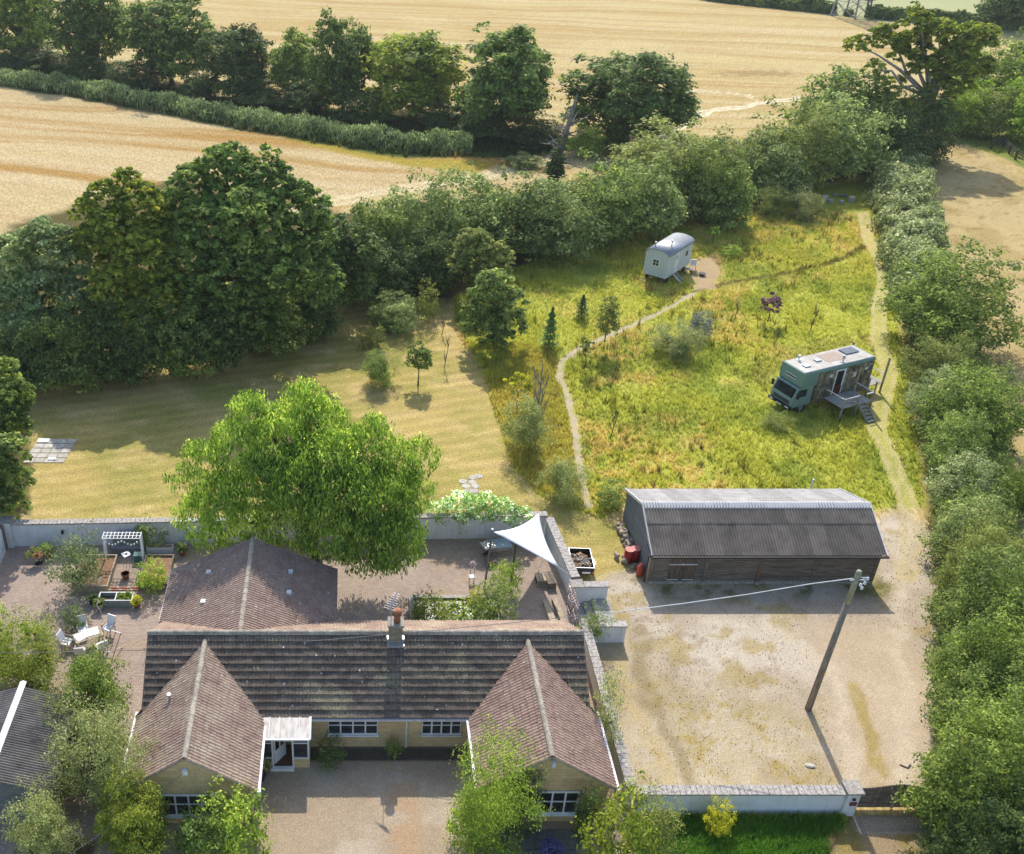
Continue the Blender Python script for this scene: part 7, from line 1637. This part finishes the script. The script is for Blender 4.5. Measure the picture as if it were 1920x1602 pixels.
for a in (-.6, .6): obj('leg', MB().box(a - .05, a + .05, -.15, .15, 0, .4), GW, bs)
# stone slabs on the lawn
sp1 = thing('stone_paving', 'square of pale uneven paving slabs at the left edge of the lawn', 'paving', (G(92, 846).x, G(92, 846).y, 0))
for i in range(4):
    for j in range(5):
        o = obj('paving_stone', MB().box(-.33, .33, -.27, .27, 0, .04), simple('pale_slab', (.56, .53, .47), (.36, .32, .26), .9, 3) if 'pale_slab' not in MATS else MATS['pale_slab'], sp1); o.location = ((i - 1.5) * .7 + .06 * j, (j - 2) * .62, .004 + rnd.uniform(0, .012)); o.rotation_euler = (0, 0, rnd.uniform(-.03, .03))
for (px, py, s) in ((82, 828, 1.2), (98, 862, .8)):
    o = obj('stone_block', MB().box(-.35 * s, .35 * s, -.2 * s, .2 * s, .045, .11), PAINTW, sp1); o.location = G(px, py) - sp1.location
sp2 = thing('stepping_stones', 'pale stepping stones set in the dry lawn behind the rose', 'paving', G(880, 905))
for (px, py) in ((868, 903), (874, 912), (886, 905), (891, 912), (886, 896), (898, 893), (878, 921), (890, 921)):
    o = obj('stepping_stone', MB().lathe([(.3, 0), (.28, .03), (.01, .032)], n=9), MATS['pale_slab'], sp2); o.location = G(px, py) - G(880, 905); o.rotation_euler = (0, 0, rnd.random() * 6)
# ================================================================ FAR THINGS
py_ = thing('pylon', 'grey lattice electricity pylon at the top edge between the far fields', 'pylon', (G(1594, 31).x, G(1594, 31).y, 0), R(35))
b0, H0 = 2.9, 26.
def leg(s, t, z): k = b0 * (1 - .82 * z / H0); return Vector((s * k, t * k, z))
PYM = simple('galvanised_steel', (.3, .31, .31), (.2, .21, .21), .6, 3)
for s in (-1, 1):
    for t in (-1, 1): obj('leg', MB().bar(leg(s, t, 0), leg(s, t, H0), .3, .3), PYM, py_)
mb = MB(); zs = [0, 3.2, 6.2, 9, 11.6, 14, 16.2, 18.2, 20, 22, 24, 26]
for z0_, z1_ in zip(zs, zs[1:]):
    for (a, b_) in (((-1, -1), (1, -1)), ((1, -1), (1, 1)), ((1, 1), (-1, 1)), ((-1, 1), (-1, -1))):
        mb.bar(leg(*a, z0_), leg(*b_, z1_), .11, .11).bar(leg(*b_, z0_), leg(*a, z1_), .11, .11).bar(leg(*a, z1_), leg(*b_, z1_), .11, .11)
obj('lattice', mb, PYM, py_)
for z in (17, 21, 25): obj('cross_arm', MB().bar((-5, 0, z), (0, 0, z + 1), .25, .25).bar((5, 0, z), (0, 0, z + 1), .25, .25).bar((-5, 0, z), (5, 0, z), .25, .25), PYM, py_)
tp_ = thing('transformer_pole', 'thin pole with a small dark transformer box right of the pylon', 'pole', G(1621, 33)); obj('pole', MB().tube([(0, 0, 0), (0, 0, 5.5)], .16, 7), POSTW, tp_); obj('transformer', MB().box(-1.2, 1.4, -.3, .3, 3.5, 4.2), BLACK, tp_)
# paddock fence
fpts = [(1808, 268), (1832, 281), (1857, 281), (1880, 277), (1891, 289), (1903, 300), (1925, 312), (1975, 335)]
pf = thing('paddock_fence', 'dark post and rail fence bending round the green corner of the paddock', 'fence', G(*fpts[2]))
FP = [G(*q) - G(*fpts[2]) for q in fpts[2:]]
for i, q in enumerate(FP):
    obj('post', MB().box(q.x - .1, q.x + .1, q.y - .1, q.y + .1, 0, 1.3), WOODD, pf)
    if i: 
        for z in (.5, .85, 1.15): obj('rail', MB().bar(FP[i - 1] + Vector((0, 0, z)), q + Vector((0, 0, z)), .05, .12), WOODD, pf)
# haze over the far fields
hz = MB().box(-320, 420, -30, 640, -1.5, 60); ho = obj('haze', hz, None); ho.data.materials.clear()
hm = bpy.data.materials.new('summer_haze'); hm.use_nodes = True; n_ = hm.node_tree; n_.nodes.remove(n_.nodes['Principled BSDF'])
pv = n_.nodes.new('ShaderNodeVolumePrincipled'); pv.inputs['Color'].default_value = (.9, .94, 1, 1); pv.inputs['Density'].default_value = .00014; pv.inputs['Anisotropy'].default_value = .2
n_.links.new(pv.outputs[0], n_.nodes['Material Output'].inputs['Volume']); ho.data.materials.append(hm); ho['kind'] = 'stuff'
